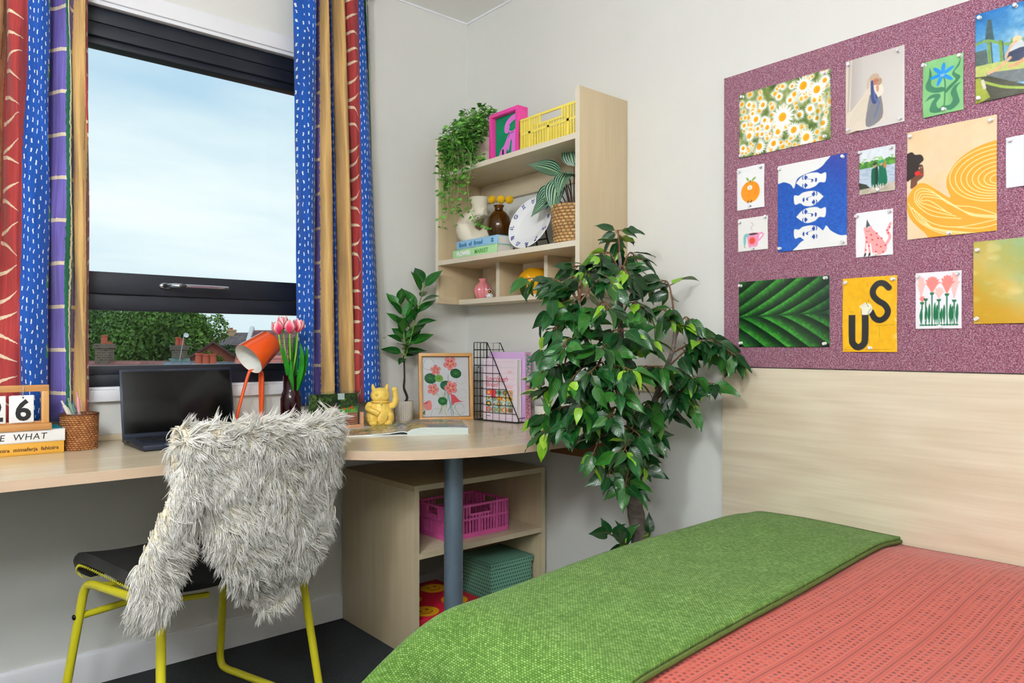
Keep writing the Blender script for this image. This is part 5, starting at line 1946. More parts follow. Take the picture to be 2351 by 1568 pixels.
# local: x forward along the side, y towards the wall
BW = M('black_wire', (14, 14, 16), .4)
LF, HF, WF = .235, .313, .08
for y in (0, WF):
    out = MB().tube([(0, y, .003), (0, y, HF), (.072, y, HF), (LF, y, .012), (LF, y, .003), (0, y, .003)], .0019, 8)
    out.build('side_frame', BW, wf)
    gr = MB()
    for k in range(1, 7):
        x = LF * k / 7
        zt = HF if x < .072 else HF + (.012 - HF) * (x - .072) / (LF - .072)
        gr.tube([(x, y, .003), (x, y, zt)], .0009, 6)
    for k in range(1, 10):
        z = HF * k / 10 + .004
        if z < HF:
            xe = LF if z < .012 else .072 + (LF - .072) * (HF - z) / (HF - .012)
            gr.tube([(0, y, z), (xe, y, z)], .0011, 6)
    gr.build('side_grid', BW, wf)
gr = MB()
for k in range(0, 11):
    gr.tube([(0, 0, HF * k / 10 + .002), (0, WF, HF * k / 10 + .002)], .0011, 6)
for k in range(1, 4):
    gr.tube([(0, WF * k / 4, .003), (0, WF * k / 4, HF)], .0011, 6)
gr.build('back_grid', BW, wf)
gr = MB()
for k in range(0, 11):
    gr.tube([(LF * k / 10, 0, .003), (LF * k / 10, WF, .003)], .0011, 6)
gr.build('base_grid', BW, wf)
gr.build('front_bar', BW, wf) if False else MB().tube([(LF, 0, .02), (LF, WF, .02)], .0016, 8).build('front_bar', BW, wf)
Wm = Matrix.Translation(WA) @ Matrix.Rotation(math.atan2(E1.y, E1.x), 4, 'Z')


def upright_book(label, x0, x1, y0, y1, h, cover, spine_front):
    p = Wm @ Vector((x0, y0, .0045))
    t = thing('book', label, 'book', p, math.atan2(E1.y, E1.x), group='cookbooks in the magazine file')
    L, D = x1 - x0, y1 - y0
    cm_ = M('cover_%d_%d_%d' % cover, cover, .45)
    k = .002
    mb = MB().box((0, 0, 0), (L, k, h), .0005).box((0, D - k, 0), (L, D, h), .0005)
    mb.box((L - k, 0, 0), (L, D, h), .0005) if spine_front else mb.box((0, 0, 0), (k, D, h), .0005)
    mb.build('cover', cm_, t)
    MB().box((.003 if spine_front else k, k, .003), (L - k if spine_front else L - .004, D - k, h - .003)).build('pages', M('page_block', (236, 232, 222), .9), t)
    return t, L, D


def sourdough(c):
    c.a[:] = (236, 226, 234)
    gx = (c.X * 30) % 1; gy = (c.Y * 44) % 1
    c.put(((gx < .28) | (gy < .28)) * .75, (212, 182, 204))
    c.put((c.X > .93) * 1., (232, 222, 232), .4)
    r = np.random.default_rng(3)
    x0, x1, y0, y1 = .09, .88, .50, .87
    c.rect(x0, y0, x1, y1, (176, 200, 196))
    for k in range(5):
        for j in range(4):
            cx_, cy_ = x0 + (x1 - x0) * (k + .5) / 5, y0 + (y1 - y0) * (j + .5) / 4
            colr = [(220, 70, 70), (236, 170, 40), (150, 120, 90), (60, 74, 60), (190, 210, 210), (230, 120, 40), (120, 150, 120)][int(r.random() * 7)]
            c.ell(cx_, cy_, .075, .06, colr)
            c.ell(cx_, cy_, .045, .035, [(240, 200, 90), (200, 190, 170), (90, 110, 80), (230, 230, 220)][int(r.random() * 4)])
            c.ell(cx_ + .01, cy_, .018, .016, [(160, 60, 30), (60, 90, 60), (230, 160, 40)][int(r.random() * 3)])
    c.rect(x0 + .14, y0, x0 + .28, y0 + .13, (226, 70, 84))
    c.rect(.09, .925, .22, .935, (40, 40, 40))
    c.line([(.72, .2), (.84, .2)], .008, (214, 120, 120), smooth=0); c.line([(.74, .22), (.83, .22)], .008, (214, 120, 120), smooth=0)
    for k in range(3):
        c.line([(.66, .43 + .018 * k), (.86, .43 + .018 * k)], .008, (214, 110, 110), .8, smooth=0)


t1, L1, D1 = upright_book('white gridded sourdough bread cookbook in the wire magazine file', .045, .222, .006, .03, .245, (234, 226, 234), False)
cv = Canvas(120, 165); sourdough(cv)
paper('cover_print', cv, L1 - .002, .243, basis((L1 / 2, -.0004, .1225), (1, 0, 0), (0, 0, 1)), t1, thick=.0002)
RINK = M('rose_ink', (206, 92, 100), .6)
text('Sourdough', .026, 'lettering', RINK, t1, basis((.016, -.0009, .158), (1, 0, 0), (0, 0, 1)), 0, .15)
text('Bread', .026, 'lettering', RINK, t1, basis((.016, -.0009, .134), (1, 0, 0), (0, 0, 1)), 0, .15)
t2, L2, D2 = upright_book('lilac cookbook lettered AMALFI POSITANO on its pink spine', .05, .238, .037, .07, .272, (214, 176, 224), True)
MB().box((L2, .001, .001), (L2 + .0006, D2 - .001, .271)).build('spine', M('pink_spine', (226, 168, 196), .5), t2)
text('AMALFI', .0315, 'lettering', M('teal_ink', (60, 156, 136), .6), t2, basis((L2 + .0007, .0055, .262), (0, 0, -1), (0, 1, 0)), .0006, sx=.98)
text('POSITANO', .0315, 'lettering', M('rose_spine_ink', (196, 104, 128), .6), t2, basis((L2 + .0007, .0055, .142), (0, 0, -1), (0, 1, 0)), .0006, sx=.86)

# open illustrated book -----------------------------------------------
fl, fr_, bl_, br_ = Vector((-.834, -.42, 0)), Vector((-.479, -.632, 0)), Vector((-.648, -.209, 0)), Vector((-.377, -.452, 0))
ex = (fr_ - fl).normalized()
ob = thing('open_book', 'thick picture book lying open on the desk', 'book', (-.645, -.52, DZ), math.atan2(ex.y, ex.x))
# local x along the width (right page positive), y away from the viewer


def spread(c, seed):
    r = np.random.default_rng(seed)
    pal = [(110, 130, 150), (196, 164, 70), (206, 190, 190), (90, 104, 100), (150, 160, 176), (206, 200, 190), (126, 110, 100), (88, 120, 84), (220, 170, 90)]
    for k in range(3):
        for j in range(3):
            i0, i1 = int(c.w * k / 3), int(c.w * (k + 1) / 3); j0, j1 = int(c.h * j / 3), int(c.h * (j + 1) / 3)
            n = c.noise(10 + 8 * r.random(), 6, int(r.random() * 99), 3)[j0:j1, i0:i1, None]
            a, b = pal[int(r.random() * 9)], pal[int(r.random() * 9)]
            hi = np.clip(n * 2.4 - .8, 0, 1)
            c.a[j0:j1, i0:i1] = np.array(a) * (1 - hi) + np.array(b) * hi
    c.put(np.clip(c.noise(30, 14, seed + 3, 2) * 3 - 1.9, 0, .7), (244, 244, 246))


DP = .27
cvR, cvL = Canvas(120, 90), Canvas(120, 90)
spread(cvR, 21); spread(cvL, 34)


def page(side, cv, w, prof):
    nx, ny = cv.w, cv.h
    me = sheet(cv, w, DP, lambda u, v: np.interp(u + .5, *prof), .0003)
    o = link(bpy.data.objects.new('page_spread', me), ob)
    me.materials.append(GLOSS)
    o.location = (side * w / 2, DP / 2, 0)
    return o


RP = ([0, .08, .25, .8, 1], [.012, .022, .0265, .0245, .0225])
LPp = ([0, .3, .7, .92, 1], [.0035, .005, .0095, .016, .012])
page(1, cvR, .205, RP); page(-1, cvL, .195, LPp)
mb = MB()
n = 16
for k in range(7):                                     # right page block, laminated
    z0 = .0025 + .0032 * k
    pts = [(.205 * i / n, max(.0025, np.interp(i / n, *RP) * (k + .0) / 7)) for i in range(n + 1)]
    pts2 = [(.205 * i / n - .0008 * (k % 2), np.interp(i / n, *RP) * (k + .9) / 7) for i in range(n + 1)]
    P = pts + pts2[::-1]
    m4 = basis((0, DP - .001, 0), (1, 0, 0), (0, 0, 1))
    mb.prism([(x, z) for x, z in P], .002, DP - .001, M4=m4)
mb.build('page_block', M('pale_page_edge', (214, 226, 222), .8), ob)
mb = MB()
P = [(-.195 * i / n, max(.0022, np.interp(1 - i / n, *LPp) - .0035)) for i in range(n + 1)] + [(-.195 * i / n, np.interp(1 - i / n, *LPp) - .0002) for i in range(n, -1, -1)]
mb.prism(P[::-1], .002, DP - .001, M4=basis((0, DP - .001, 0), (1, 0, 0), (0, 0, 1)))
mb.build('page_block', M('pale_page_edge', (214, 226, 222), .8), ob)
MB().box((-.2, -.002, 0), (.207, DP + .002, .0022), .0006).build('cover', M('open_book_cover', (232, 232, 228), .5), ob)

# ------------------------------------------------------------------ things on the wall shelf
S2, S1, S0 = 1.411, 1.766, SZ0 + .02
# stacked cookbooks (spines face the room, -x)
RS = -math.pi / 2
bA = book('pale green book lettered FLOWER MARKET on the shelf', (-.236, -.3555, S2), .279, .19, .034, (176, 222, 164), page=(206, 204, 204), rz=RS)
text('FLOWER', .0225, 'lettering', M('white_ink', (248, 250, 248), .6), bA, basis((-.112, -.0004, .0085), (1, 0, 0), (0, 0, 1)), .0011, sx=1.0)
text('MARKET', .0225, 'lettering', M('leaf_ink', (104, 172, 84), .6), bA, basis((.004, -.0004, .0085), (1, 0, 0), (0, 0, 1)), .0007, sx=.98)
bB = book('pale blue book lettered Book of Bread on the green book', (-.234, -.3685, S2 + .034), .259, .19, .033, (150, 198, 230), page=(206, 204, 204), rz=RS)
text('Book  of  Bread', .0235, 'lettering', M('blue_ink', (20, 104, 150), .6), bB, basis((-.112, -.0004, .0085), (1, 0, 0), (0, 0, 1)), .0003)
lg = MB()
for dx_, dz_ in ((0, 0), (.005, .004), (-.005, .004), (.005, -.004), (-.005, -.004), (0, .006), (0, -.006)):
    lg.ell((.098 + dx_, -.0006, .0165 + dz_), (.003, .0004, .0026), seg=8, rings=5)
lg.build('emblem', M('blue_ink', (20, 104, 150), .6), bB)
BT = S2 + .067

# lumpy ring vase
rv = thing('ring_vase', 'cream lumpy ceramic vase with a hole through its middle', 'vase', (-.135, -.262, BT), RS + R(38))
mb = MB()
rg = [(.058 * math.cos(a), .004 * math.sin(3 * a), .068 + .055 * math.sin(a)) for a in np.linspace(0, 2 * math.pi, 29)]
mb.tube(rg, [.036 + .006 * math.sin(a * 2 + 1) - .006 * max(0, math.sin(a)) for a in np.linspace(0, 2 * math.pi, 29)], 16, cap=False)
mb.ell((-.035, 0, .03), (.05, .034, .034)); mb.ell((.04, 0, .032), (.045, .033, .036)); mb.ell((0, 0, .012), (.075, .033, .014))
mb.lathe([(0, .10), (.036, .112), (.031, .14), (.033, .16), (.041, .183), (.044, .187), (.040, .187), (.029, .16), (0, .15)], 28)
fuse(mb, 'body', M('cream_ceramic', (236, 226, 204), .5, bump=.25, bscale=45), rv, .003, 8)

# amber bottle with craspedia
av = thing('bud_vase', 'small amber glass bud vase on the pale blue book', 'vase', (-.145, -.398, BT))
AMB = M('amber_glass', (128, 74, 4), .05, trans=.8, spec=.6)
MB().lathe([(0, 0), (.03, 0), (.036, .004), (.047, .03), (.051, .055), (.045, .085), (.03, .104), (.0175, .114), (.0165, .124), (.021, .131), (.0215, .134), (.0155, .134), (.0135, .122), (.015, .112), (.028, .101), (.0425, .083), (.0485, .055), (.0445, .03), (.033, .006), (0, .005)], 40).build('bottle', AMB, av)
for lab, hx, hy, hz in (('yellow craspedia ball nearest the cream ring vase', -.0, .044, .164), ('yellow craspedia ball in the middle of the amber vase', 0., -.012, .156), ('yellow craspedia ball nearest the zodiac plate', .03, -.028, .156)):
    t = thing('craspedia', lab, 'flower', (-.145, -.398, BT), group='craspedia in the amber vase')
    MB().tube(spline([(-hx * .2, -hy * .3, .012), (hx * .2, hy * .15, .13), (hx, hy, hz)], 6), .0013, 6).build('stem', M('dry_stem', (196, 160, 130), .7), t)
    bm_ = MB()
    bm_.ell((hx, hy, hz), .0148, seg=20, rings=14)
    for k in range(170):
        z = 1 - 2 * (k + .5) / 170
        a = k * 2.39996
        q = math.sqrt(1 - z * z)
        bm_.ell((hx + .0146 * q * math.cos(a), hy + .0146 * q * math.sin(a), hz + .0146 * z), .0017, seg=5, rings=3)
    bm_.build('flower_head', M('craspedia_yellow', (232, 184, 10), .8), t)

# zodiac plate on a black stand
PC = Vector((-.150, -.594, 1.515))
pn = Vector((-.93, -.06, .34)).normalized()
pu = (Vector((0, 0, 1)) - pn * pn.z).normalized()
px_ = pu.cross(pn)
R4 = basis((0, 0, 0), px_, pu)
plt = thing('plate', 'white plate ringed with blue zodiac signs leaning on the shelf', 'plate', PC)
MB().lathe([(0, -.004), (.06, -.004), (.068, -.001), (.078, .005), (.104, .0105), (.1055, .0115), (.1045, .0128), (.0775, .0075), (.067, .0018), (.058, 0), (0, 0)], 72, M4=R4).build('dish', M('white_ceramic', (238, 239, 240), .22), plt)
zod = {
 'taurus': [[(.55 * math.cos(a), -.35 + .55 * math.sin(a)) for a in np.linspace(0, 6.28, 13)], [(-.8, .9), (-.5, .4), (0, .2), (.5, .4), (.8, .9)]],
 'aries': [[(-.9, .3), (-.8, .8), (-.4, .8), (-.05, .2), (0, -.9)], [(.9, .3), (.8, .8), (.4, .8), (.05, .2), (0, -.9)]],
 'pisces': [[(-.8, 1), (-.3, .4), (-.3, -.4), (-.8, -1)], [(.8, 1), (.3, .4), (.3, -.4), (.8, -1)], [(-.8, 0), (.8, 0)]],
 'aquarius': [[(-1, .2), (-.6, .6), (-.3, .2), (.1, .6), (.4, .2), (.8, .6)], [(-1, -.5), (-.6, -.1), (-.3, -.5), (.1, -.1), (.4, -.5), (.8, -.1)]],
 'capricorn': [[(-1, .7), (-.6, .8), (-.5, -.2), (-.4, .6), (0, .8), (.1, .1), (.3, -.7), (.8, -.6), (.8, -.1), (.4, 0), (.1, -.5), (-.1, -1)]],
 'sagittarius': [[(-.8, -.9), (.9, .9)], [(.2, .9), (.9, .9), (.9, .2)], [(-.6, 0), (.1, -.7)]],
 'scorpio': [[(-1, .6), (-.8, .7), (-.75, -.7)], [(-.75, .4), (-.4, .7), (-.25, .4), (-.25, -.7)], [(-.25, .4), (.1, .7), (.3, .4), (.3, -.5), (.6, -.8), (.95, -.4)]],
 'libra': [[(-1, -.8), (1, -.8)], [(-1, -.3), (-.4, -.3), (-.55, .2), (-.3, .75), (.3, .75), (.55, .2), (.4, -.3), (1, -.3)]],
 'virgo': [[(-1, .6), (-.8, .7), (-.75, -.7)], [(-.75, .4), (-.4, .7), (-.25, .4), (-.25, -.7)], [(-.25, .4), (.1, .7), (.3, .4), (.3, -.6), (.7, -1)], [(.3, .2), (.7, .4), (.8, 0), (.5, -.5), (.1, -.9)]],
 'leo': [[(-.6 + .3 * math.cos(a), -.3 + .3 * math.sin(a)) for a in np.linspace(0, 6.28, 10)], [(-.35, -.1), (-.5, .5), (0, .95), (.5, .6), (.3, -.1), (.25, -.7), (.6, -.9), (.9, -.6)]],
 'cancer': [[(-.55 + .32 * math.cos(a), .25 + .32 * math.sin(a)) for a in np.linspace(0, 6.28, 10)], [(-.8, .45), (-.2, .85), (.4, .8), (.95, .5)], [(.55 + .32 * math.cos(a), -.25 + .32 * math.sin(a)) for a in np.linspace(0, 6.28, 10)], [(.8, -.45), (.2, -.85), (-.4, -.8), (-.95, -.5)]],
 'gemini': [[(-.8, .9), (-.3, .75), (.3, .75), (.8, .9)], [(-.8, -.9), (-.3, -.75), (.3, -.75), (.8, -.9)], [(-.35, .75), (-.35, -.75)], [(.35, .75), (.35, -.75)]]}
ZI = M('cobalt_glaze', (20, 44, 130), .3)
for k, nm in enumerate(('taurus', 'aries', 'pisces', 'aquarius', 'capricorn', 'sagittarius', 'scorpio', 'libra', 'virgo', 'leo', 'cancer', 'gemini')):
    a = R(98 - 30 * k)
    mb = MB()
    for st_ in zod[nm]:
        pts = spline(st_, 4) if len(st_) > 2 else st_
        P3 = []
        for (x, y) in pts:
            x, y = x * .0092, y * .0092
            rr = .091 + y
            lx, ly = rr * math.cos(a) + x * math.sin(a), rr * math.sin(a) - x * math.cos(a)
            rad = math.hypot(lx, ly)
            P3.append(tuple(R4 @ Vector((lx, ly, .0077 + (rad - .0775) / .027 * .0053 + .0004))))
        mb.tube(P3, .0012, 5)
    mb.build('zodiac_sign', ZI, plt)
ps = thing('plate_stand', 'small black easel stand behind the zodiac plate', 'plate stand', (-.118, -.594, S2))
for s in (-1, 1):
    MB().tube(spline([(-.088, s * .035, .012), (-.084, s * .035, .004), (-.03, s * .035, .0035), (.03, s * .035, .0035), (.02, s * .03, .05), (-.005 + .02, s * .022, .1)], 5), .003, 8).build('leg', M('black_wire', (14, 14, 16), .4), ps)
MB().tube([(.018, -.03, .05), (.018, .03, .05)], .003, 8).build('crossbar', M('black_wire', (14, 14, 16), .4), ps)

# seagrass basket with striped peperomia
sb = thing('planter_basket', 'woven seagrass basket planter on the shelf beside the plate', 'basket', (-.125, -.79, S2))
SEA = weave_mat('seagrass', (100, 62, 28), (196, 150, 92), (230, 190, 130))
woven('basket', .068, .0825, .142, 26, 13, SEA, sb, amp=.003, step=.5)
MB().lathe([(0, .125), (.076, .125)], 32).build('soil', M('potting_soil', (46, 34, 26), .95), sb)


def stripe_leaf_mat():
    m, g, b = newmat('striped_leaf')
    u, v, _ = g.xyz(g.tc('UV'))
    s = g.ab(g.sub(u, .5))
    k = g.m('SINE', g.mul(s, 52.0))
    k = g.add(k, g.mul(g.sub(g.noise(g.vec(g.mul(u, 8.), g.mul(v, 8.)), 1.0, 2), .5), .8))
    c = g.mix(g.gt(k, .25), lin((14, 62, 34)), lin((150, 188, 160)))
    c = g.mix(g.lt(s, .018), c, lin((150, 186, 120)))
    g.put(b.inputs['Base Color'], c)
    b.inputs['Roughness'].default_value = .4
    return m


def leaf_mesh(name, L, W, mats, droop=.25, fold=.25, tip=1.6, nl=8, nw=5, base=.35, wav=0.):
    """leaf in local coords: base at origin, grows along +y, upper face +z"""
    V, F, UV = [], [], []
    for i in range(nl + 1):
        t = i / nl
        w = W * (math.sin(math.pi * t ** base) ** .9) * (1 - t ** 6 * .2) if 0 < t < 1 else 0
        if t > .72:
            w *= 1 - ((t - .72) / .28) ** tip * .35
        y = L * t
        z0 = -droop * L * t * t
        for j in range(nw):
            s = (j / (nw - 1) - .5) * 2
            V.append((s * w / 2 * (1 if i not in (0, nl) else 0) + (0 if i not in (0, nl) else s * 1e-4), y * (1 - .06 * droop * t), z0 + fold * abs(s) * w * .5 + wav * W * math.sin(t * 9 + (s > 0) * 2) * abs(s)))
            UV.append((j / (nw - 1), t))
    for i in range(nl):
        for j in range(nw - 1):
            F.append((i * nw + j, i * nw + j + 1, (i + 1) * nw + j + 1, (i + 1) * nw + j))
    me = MB().add(V, F).mesh(name, mats, sharp=180)
    lay = me.uv_layers.new(name='UVMap')
    li = np.empty(len(me.loops), np.int32)
    me.loops.foreach_get('vertex_index', li)
    lay.data.foreach_set('uv', np.array(UV, np.float32)[li].ravel())
    return me


def orient(pos, dirv, up, scale=1.):
    """matrix placing leaf (y along dirv, z near up)"""
    y = Vector(dirv).normalized()
    z = Vector(up) - y * Vector(up).dot(y)
    if z.length < 1e-4:
        z = y.orthogonal()
    z.normalize()
    x = y.cross(z)
    m = Matrix.Identity(4)
    for i in range(3):
        m[i][0], m[i][1], m[i][2], m[i][3] = x[i] * scale, y[i] * scale, z[i] * scale, pos[i]
    return m


pp = thing('striped_plant', 'houseplant with broad silver and green striped leaves in the seagrass basket', 'plant', (-.125, -.79, S2 + .125))
STR = stripe_leaf_mat()
SL = leaf_mesh('leaf', .118, .078, STR, droop=.35, fold=.22, tip=1.2, nl=10, nw=7, base=.75)
PST = M('plant_stalk', (96, 62, 44), .6)
for (b3, d3, u3, sc_) in (((-.045, .06, .09), (-.35, .75, -.62), (-.75, -.35, .5), 1.0), ((-.02, .045, .135), (-.5, .35, .35), (-.6, -.4, .6), 1.05), ((-.05, .025, .115), (-.45, -.05, -.85), (-.8, -.3, .3), 1.05),
                          ((-.05, -.02, .13), (-.6, -.12, -.5), (-.6, -.2, .7), .9), ((.0, -.0, .16), (-.2, .1, .7), (-.8, -.3, .2), .9), ((.02, .05, .1), (.1, .9, -.1), (-.4, 0, .9), .95), ((-.04, .065, .05), (-.5, .45, -.3), (-.4, -.5, .7), .85), ((-.02, -.04, .1), (-.7, -.1, .3), (-.3, -.3, .9), .8)):
    MB().tube(spline([(b3[0] * .2, b3[1] * .2, -.005), (b3[0] * .6, b3[1] * .6, b3[2] * .7), b3], 5), .002, 6).build('stalk', PST, pp)
    o = link(bpy.data.objects.new('leaf', SL), pp)
    o.matrix_local = orient(b3, d3, u3, sc_)

# pink fluted vase, astronaut, yellow leaf vase, terracotta pots in the cubbies
pv = thing('fluted_vase', 'small glossy pink fluted vase in the shelf cubby', 'vase', (-.085, -.222, S0))
MB().lathe([(0, 0), (.022, 0), (.026, .003), (.033, .02), (.0365, .036), (.033, .052), (.022, .064), (.0155, .071), (.0145, .076), (.0185, .0835), (.0185, .085), (.0145, .085), (.012, .076), (0, .07)], 66,
           wob=lambda a, z: 1 + (.055 * math.cos(11 * a) if z < .068 else 0)).build('body', M('pink_glaze', (226, 138, 146), .12, coat=.5), pv)
asn = thing('astronaut_figurine', 'tiny white astronaut figurine with a gold visor beside the pink vase', 'figurine', (-.098, -.281, S0), R(-130) + math.pi / 2)
mb = MB()
mb.ell((0, 0, .0275), .0115); mb.ell((0, .001, .012), (.0085, .0075, .009)); mb.ell((0, .009, .014), (.007, .005, .008))
for s in (-1, 1):
    mb.tube([(s * .004, -.001, .008), (s * .007, -.008, .0035), (s * .008, -.013, .003)], .0035, 8)
    mb.tube([(s * .008, 0, .016), (s * .012, -.003, .011), (s * .011, -.007, .007)], .003, 8)
fuse(mb, 'suit', M('white_resin', (236, 238, 240), .4), asn, .0009, 3)
MB().ell((0, -.005, .0275), (.009, .0082, .0082), seg=20).build('visor', M('gold_visor', (190, 112, 48), .18, metal=.9), asn)
yv = thing('leaf_relief_vase', 'round mustard yellow vase with raised leaves in the middle cubby', 'vase', (-.072, -.527, S0))
YG = M('mustard_glaze', (226, 164, 20), .16, coat=.5)
ybody = [(0, 0), (.035, 0), (.042, .004), (.058, .025), (.0665, .05), (.062, .075), (.046, .094), (.034, .1), (.032, .103), (.028, .1), (0, .096)]
MB().lathe(ybody, 40).build('body', YG, yv)
LFV = leaf_mesh('relief_leaf', .026, .017, YG, droop=-.1, fold=-.35, nl=6, nw=5, base=.8)
for row, (z, n, off) in enumerate(((.012, 9, 0), (.032, 10, .3), (.052, 10, 0), (.07, 8, .3))):
    for k in range(n):
        a = 2 * math.pi * (k + off) / n
        r = np.interp(z + .004, [.004, .025, .05, .075, .094], [.042, .058, .0665, .062, .046])
        r2 = np.interp(z + .022, [.004, .025, .05, .075, .094], [.042, .058, .0665, .062, .046])
        o = link(bpy.data.objects.new('relief_leaf', LFV), yv)
        nrm = Vector((math.cos(a), math.sin(a), 0)); tan = Vector((-math.sin(a), math.cos(a), 0))
        sgn = 1 if k % 2 else -1
        dr = (Vector((0, 0, 1)) * .8 + tan * .55 * sgn + nrm * ((r2 - r) / .022)).normalized()
        o.matrix_local = orient(nrm * (r + .0012) + Vector((0, 0, z)), dr, nrm)
tp = thing('terracotta_pot', 'small banded terracotta pot in the cubby behind the tree leaves', 'pot', (-.075, -.745, S0))
MB().lathe([(0, 0), (.03, 0), (.033, .012), (.031, .014), (.036, .028), (.034, .03), (.04, .043), (.036, .043), (.028, .01), (0, .008)], 30).build('body', M('terracotta', (206, 124, 84), .7, var=.1), tp)

# hanging plant, pink frame, yellow crate on the top shelf
PTZ = S1
hpot = thing('plant_pot', 'beige stoneware pot of the trailing plant on the top shelf', 'pot', (-.125, -.262, PTZ))
MB().lathe([(0, 0), (.05, 0), (.06, .006), (.074, .05), (.076, .09), (.068, .128), (.064, .132), (.06, .128), (.066, .09), (.064, .05), (.05, .012), (0, .01)], 36).build('body', M('beige_stoneware', (214, 202, 182), .7, var=.04), hpot)
MB().lathe([(0, .115), (.062, .115)], 24).build('soil', M('potting_soil', (46, 34, 26), .95), hpot)

pf = thing('box_frame', 'hot pink box frame with a green and pink figure print', 'picture frame', (-.2, -.489, S1))
HP = M('hot_pink_paint', (232, 70, 160), .4)
w2, hF, dF, kF = .169, .186, .05, .014
# local: faces -x ; y across
for nm, y0, y1, z0, z1 in (('bottom_rail', -w2 / 2, w2 / 2, 0, kF), ('top_rail', -w2 / 2, w2 / 2, hF - kF, hF), ('stile', -w2 / 2, -w2 / 2 + kF, kF, hF - kF), ('stile', w2 / 2 - kF, w2 / 2, kF, hF - kF)):
    MB().box((0, y0, z0), (dF, y1, z1), .0008).build(nm, HP, pf)
MB().box((dF - .006, -w2 / 2 + .004, .004), (dF - .003, w2 / 2 - .004, hF - .004)).build('backing', M('mdf_back', (120, 92, 66), .8), pf)


def figure(c):
    c.grade(c.noise(3, 4, 2), (0, 128, 84), (0, 148, 98))
    pk = (226, 122, 216)
    c.line([(.55, .34), (.46, .36), (.5, .22), (.7, .12), (.95, .1), (1.02, .24), (.95, .36), (.8, .44), (.66, .4)], .17, pk)
    c.poly([(.58, .32), (.72, .24), (.84, .26), (.84, .36), (.7, .42), (.58, .38)], (0, 142, 94), smooth=4)
    c.poly([(.5, .52), (.62, .42), (.8, .46), (.86, .6), (.82, .96), (.66, .98), (.68, .68), (.64, .62), (.54, .86), (.48, .8), (.44, 1.0), (.34, 1.0), (.36, .82), (.28, 1.0), (.12, 1.02), (.2, .82), (.36, .7)], pk, smooth=4)
    c.poly([(.28, .8), (.34, .78), (.36, .98), (.28, 1.0)], (24, 40, 44)); c.poly([(.46, .9), (.5, .88), (.5, 1), (.44, 1)], (24, 40, 44))
    c.line([(.55, .54), (.6, .46), (.76, .45)], .015, (40, 50, 70))


cv = Canvas(95, 115); figure(cv)
paper('print', cv, w2 - 2 * kF, hF - 2 * kF, basis((.022, 0, hF / 2), (0, -1, 0), (0, 0, 1)), pf, thick=.0004)


def crate(label, loc, w, d, h, mat, rz):
    """folding lattice crate: local x width, y depth"""
    t = thing('crate', label, 'crate', loc, rz)
    k = .006

    def side(name, length, M4, handle=True):
        mb = MB()
        # rails: base band, mid rail, top rail
        b0 = h * .15
        mb.box((0, 0, 0), (length, k, b0), .0008, M4=M4, seg=1)
        mb.box((0, 0, h * .93), (length, k, h), .0008, M4=M4, seg=1)
        mb.box((0, 0, h * .52), (length, k * .9, h * .585), .0, M4=M4)
        n = max(10, int(length / .0138))
        hx0, hx1 = length * .34, length * .70
        for i in range(n + 1):
            x = length * i / n
            wd = .0052
            thick = k
            if i in (0, n) or i in (int(n * .2), int(n * .5), int(n * .8)):
                wd = .011
            zt = h * .93
            if handle and hx0 < x < hx1:
                zt = h * .70
            mb.box((max(0, x - wd / 2), 0 if wd > .007 else .0006, b0), (min(length, x + wd / 2), thick, zt), 0, M4=M4)
        if handle:
            mb.box((hx0 - .004, -.001, h * .66), (hx1 + .004, k, h * .72), .0006, M4=M4, seg=1)
            for x in (hx0, hx1):
                mb.box((x - .004, -.001, h * .66), (x + .004, k, h * .95), .0006, M4=M4, seg=1)
        return mb.build(name, mat, t)
    side('front_panel', w, basis((-w / 2, 0, 0), (1, 0, 0), (0, 1, 0)))
    side('back_panel', w, basis((w / 2, d, 0), (-1, 0, 0), (0, -1, 0)))
    side('end_panel', d, basis((w / 2, 0, 0), (0, 1, 0), (-1, 0, 0)))
    side('end_panel', d, basis((-w / 2, d, 0), (0, -1, 0), (1, 0, 0)))
    mb = MB().box((-w / 2 + .004, .004, 0), (w / 2 - .004, d - .004, .004))
    mb.build('base', mat, t)
    return t


crate('small pale yellow plastic lattice crate on the top shelf', (-.2, -.742, S1), .322, .165, .127, M('pale_yellow_plastic', (246, 226, 104), .4, sub=.05), RS)

# ------------------------------------------------------------------ things in the cabinet
crate('pink plastic lattice crate on the cabinet shelf', (-.3, -.472, .356), .288, .21, .121, M('pink_plastic', (228, 100, 172), .4), R(1))


def clover_mat():
    m, g, b = newmat('clover_print_board')
    o = g.tc('Object')
    x, y, z = g.xyz(o)
    n = g.n('ShaderNodeNewGeometry').outputs['Normal']
    # one flat pattern per face direction
    nx, ny, nz = g.xyz(n)
    u = g.mix(g.gt(g.ab(nz), .5), g.mix(g.gt(g.ab(nx), .5), g.vec(x, z, 0.0), g.vec(y, z, 0.0)), g.vec(x, y, 0.0))
    a, bb, _ = g.xyz(u)
    a = g.mul(a, 85.); bb = g.mul(bb, 72.)
    a = g.add(a, g.mul(g.fl(bb), .5))
    fa, fb = g.sub(g.fr(a), .5), g.sub(g.fr(bb), .5)

    def dot(cx, cy, r):
        return g.lt(g.add(g.mul(g.sub(fa, cx), g.sub(fa, cx)), g.mul(g.sub(fb, cy), g.sub(fb, cy))), r * r)
    k = g.m('MAXIMUM', dot(-.14, .02, .15), g.m('MAXIMUM', dot(.14, .02, .15), dot(0, .2, .13)))
    k = g.m('MAXIMUM', k, g.mul(g.lt(g.ab(fa), .04), g.lt(g.ab(g.add(fb, .15)), .16)))
    c = g.mix(k, lin((110, 164, 140)), lin((40, 78, 60)))
    g.put(b.inputs['Base Color'], c)
    b.inputs['Roughness'].default_value = .6
    return m


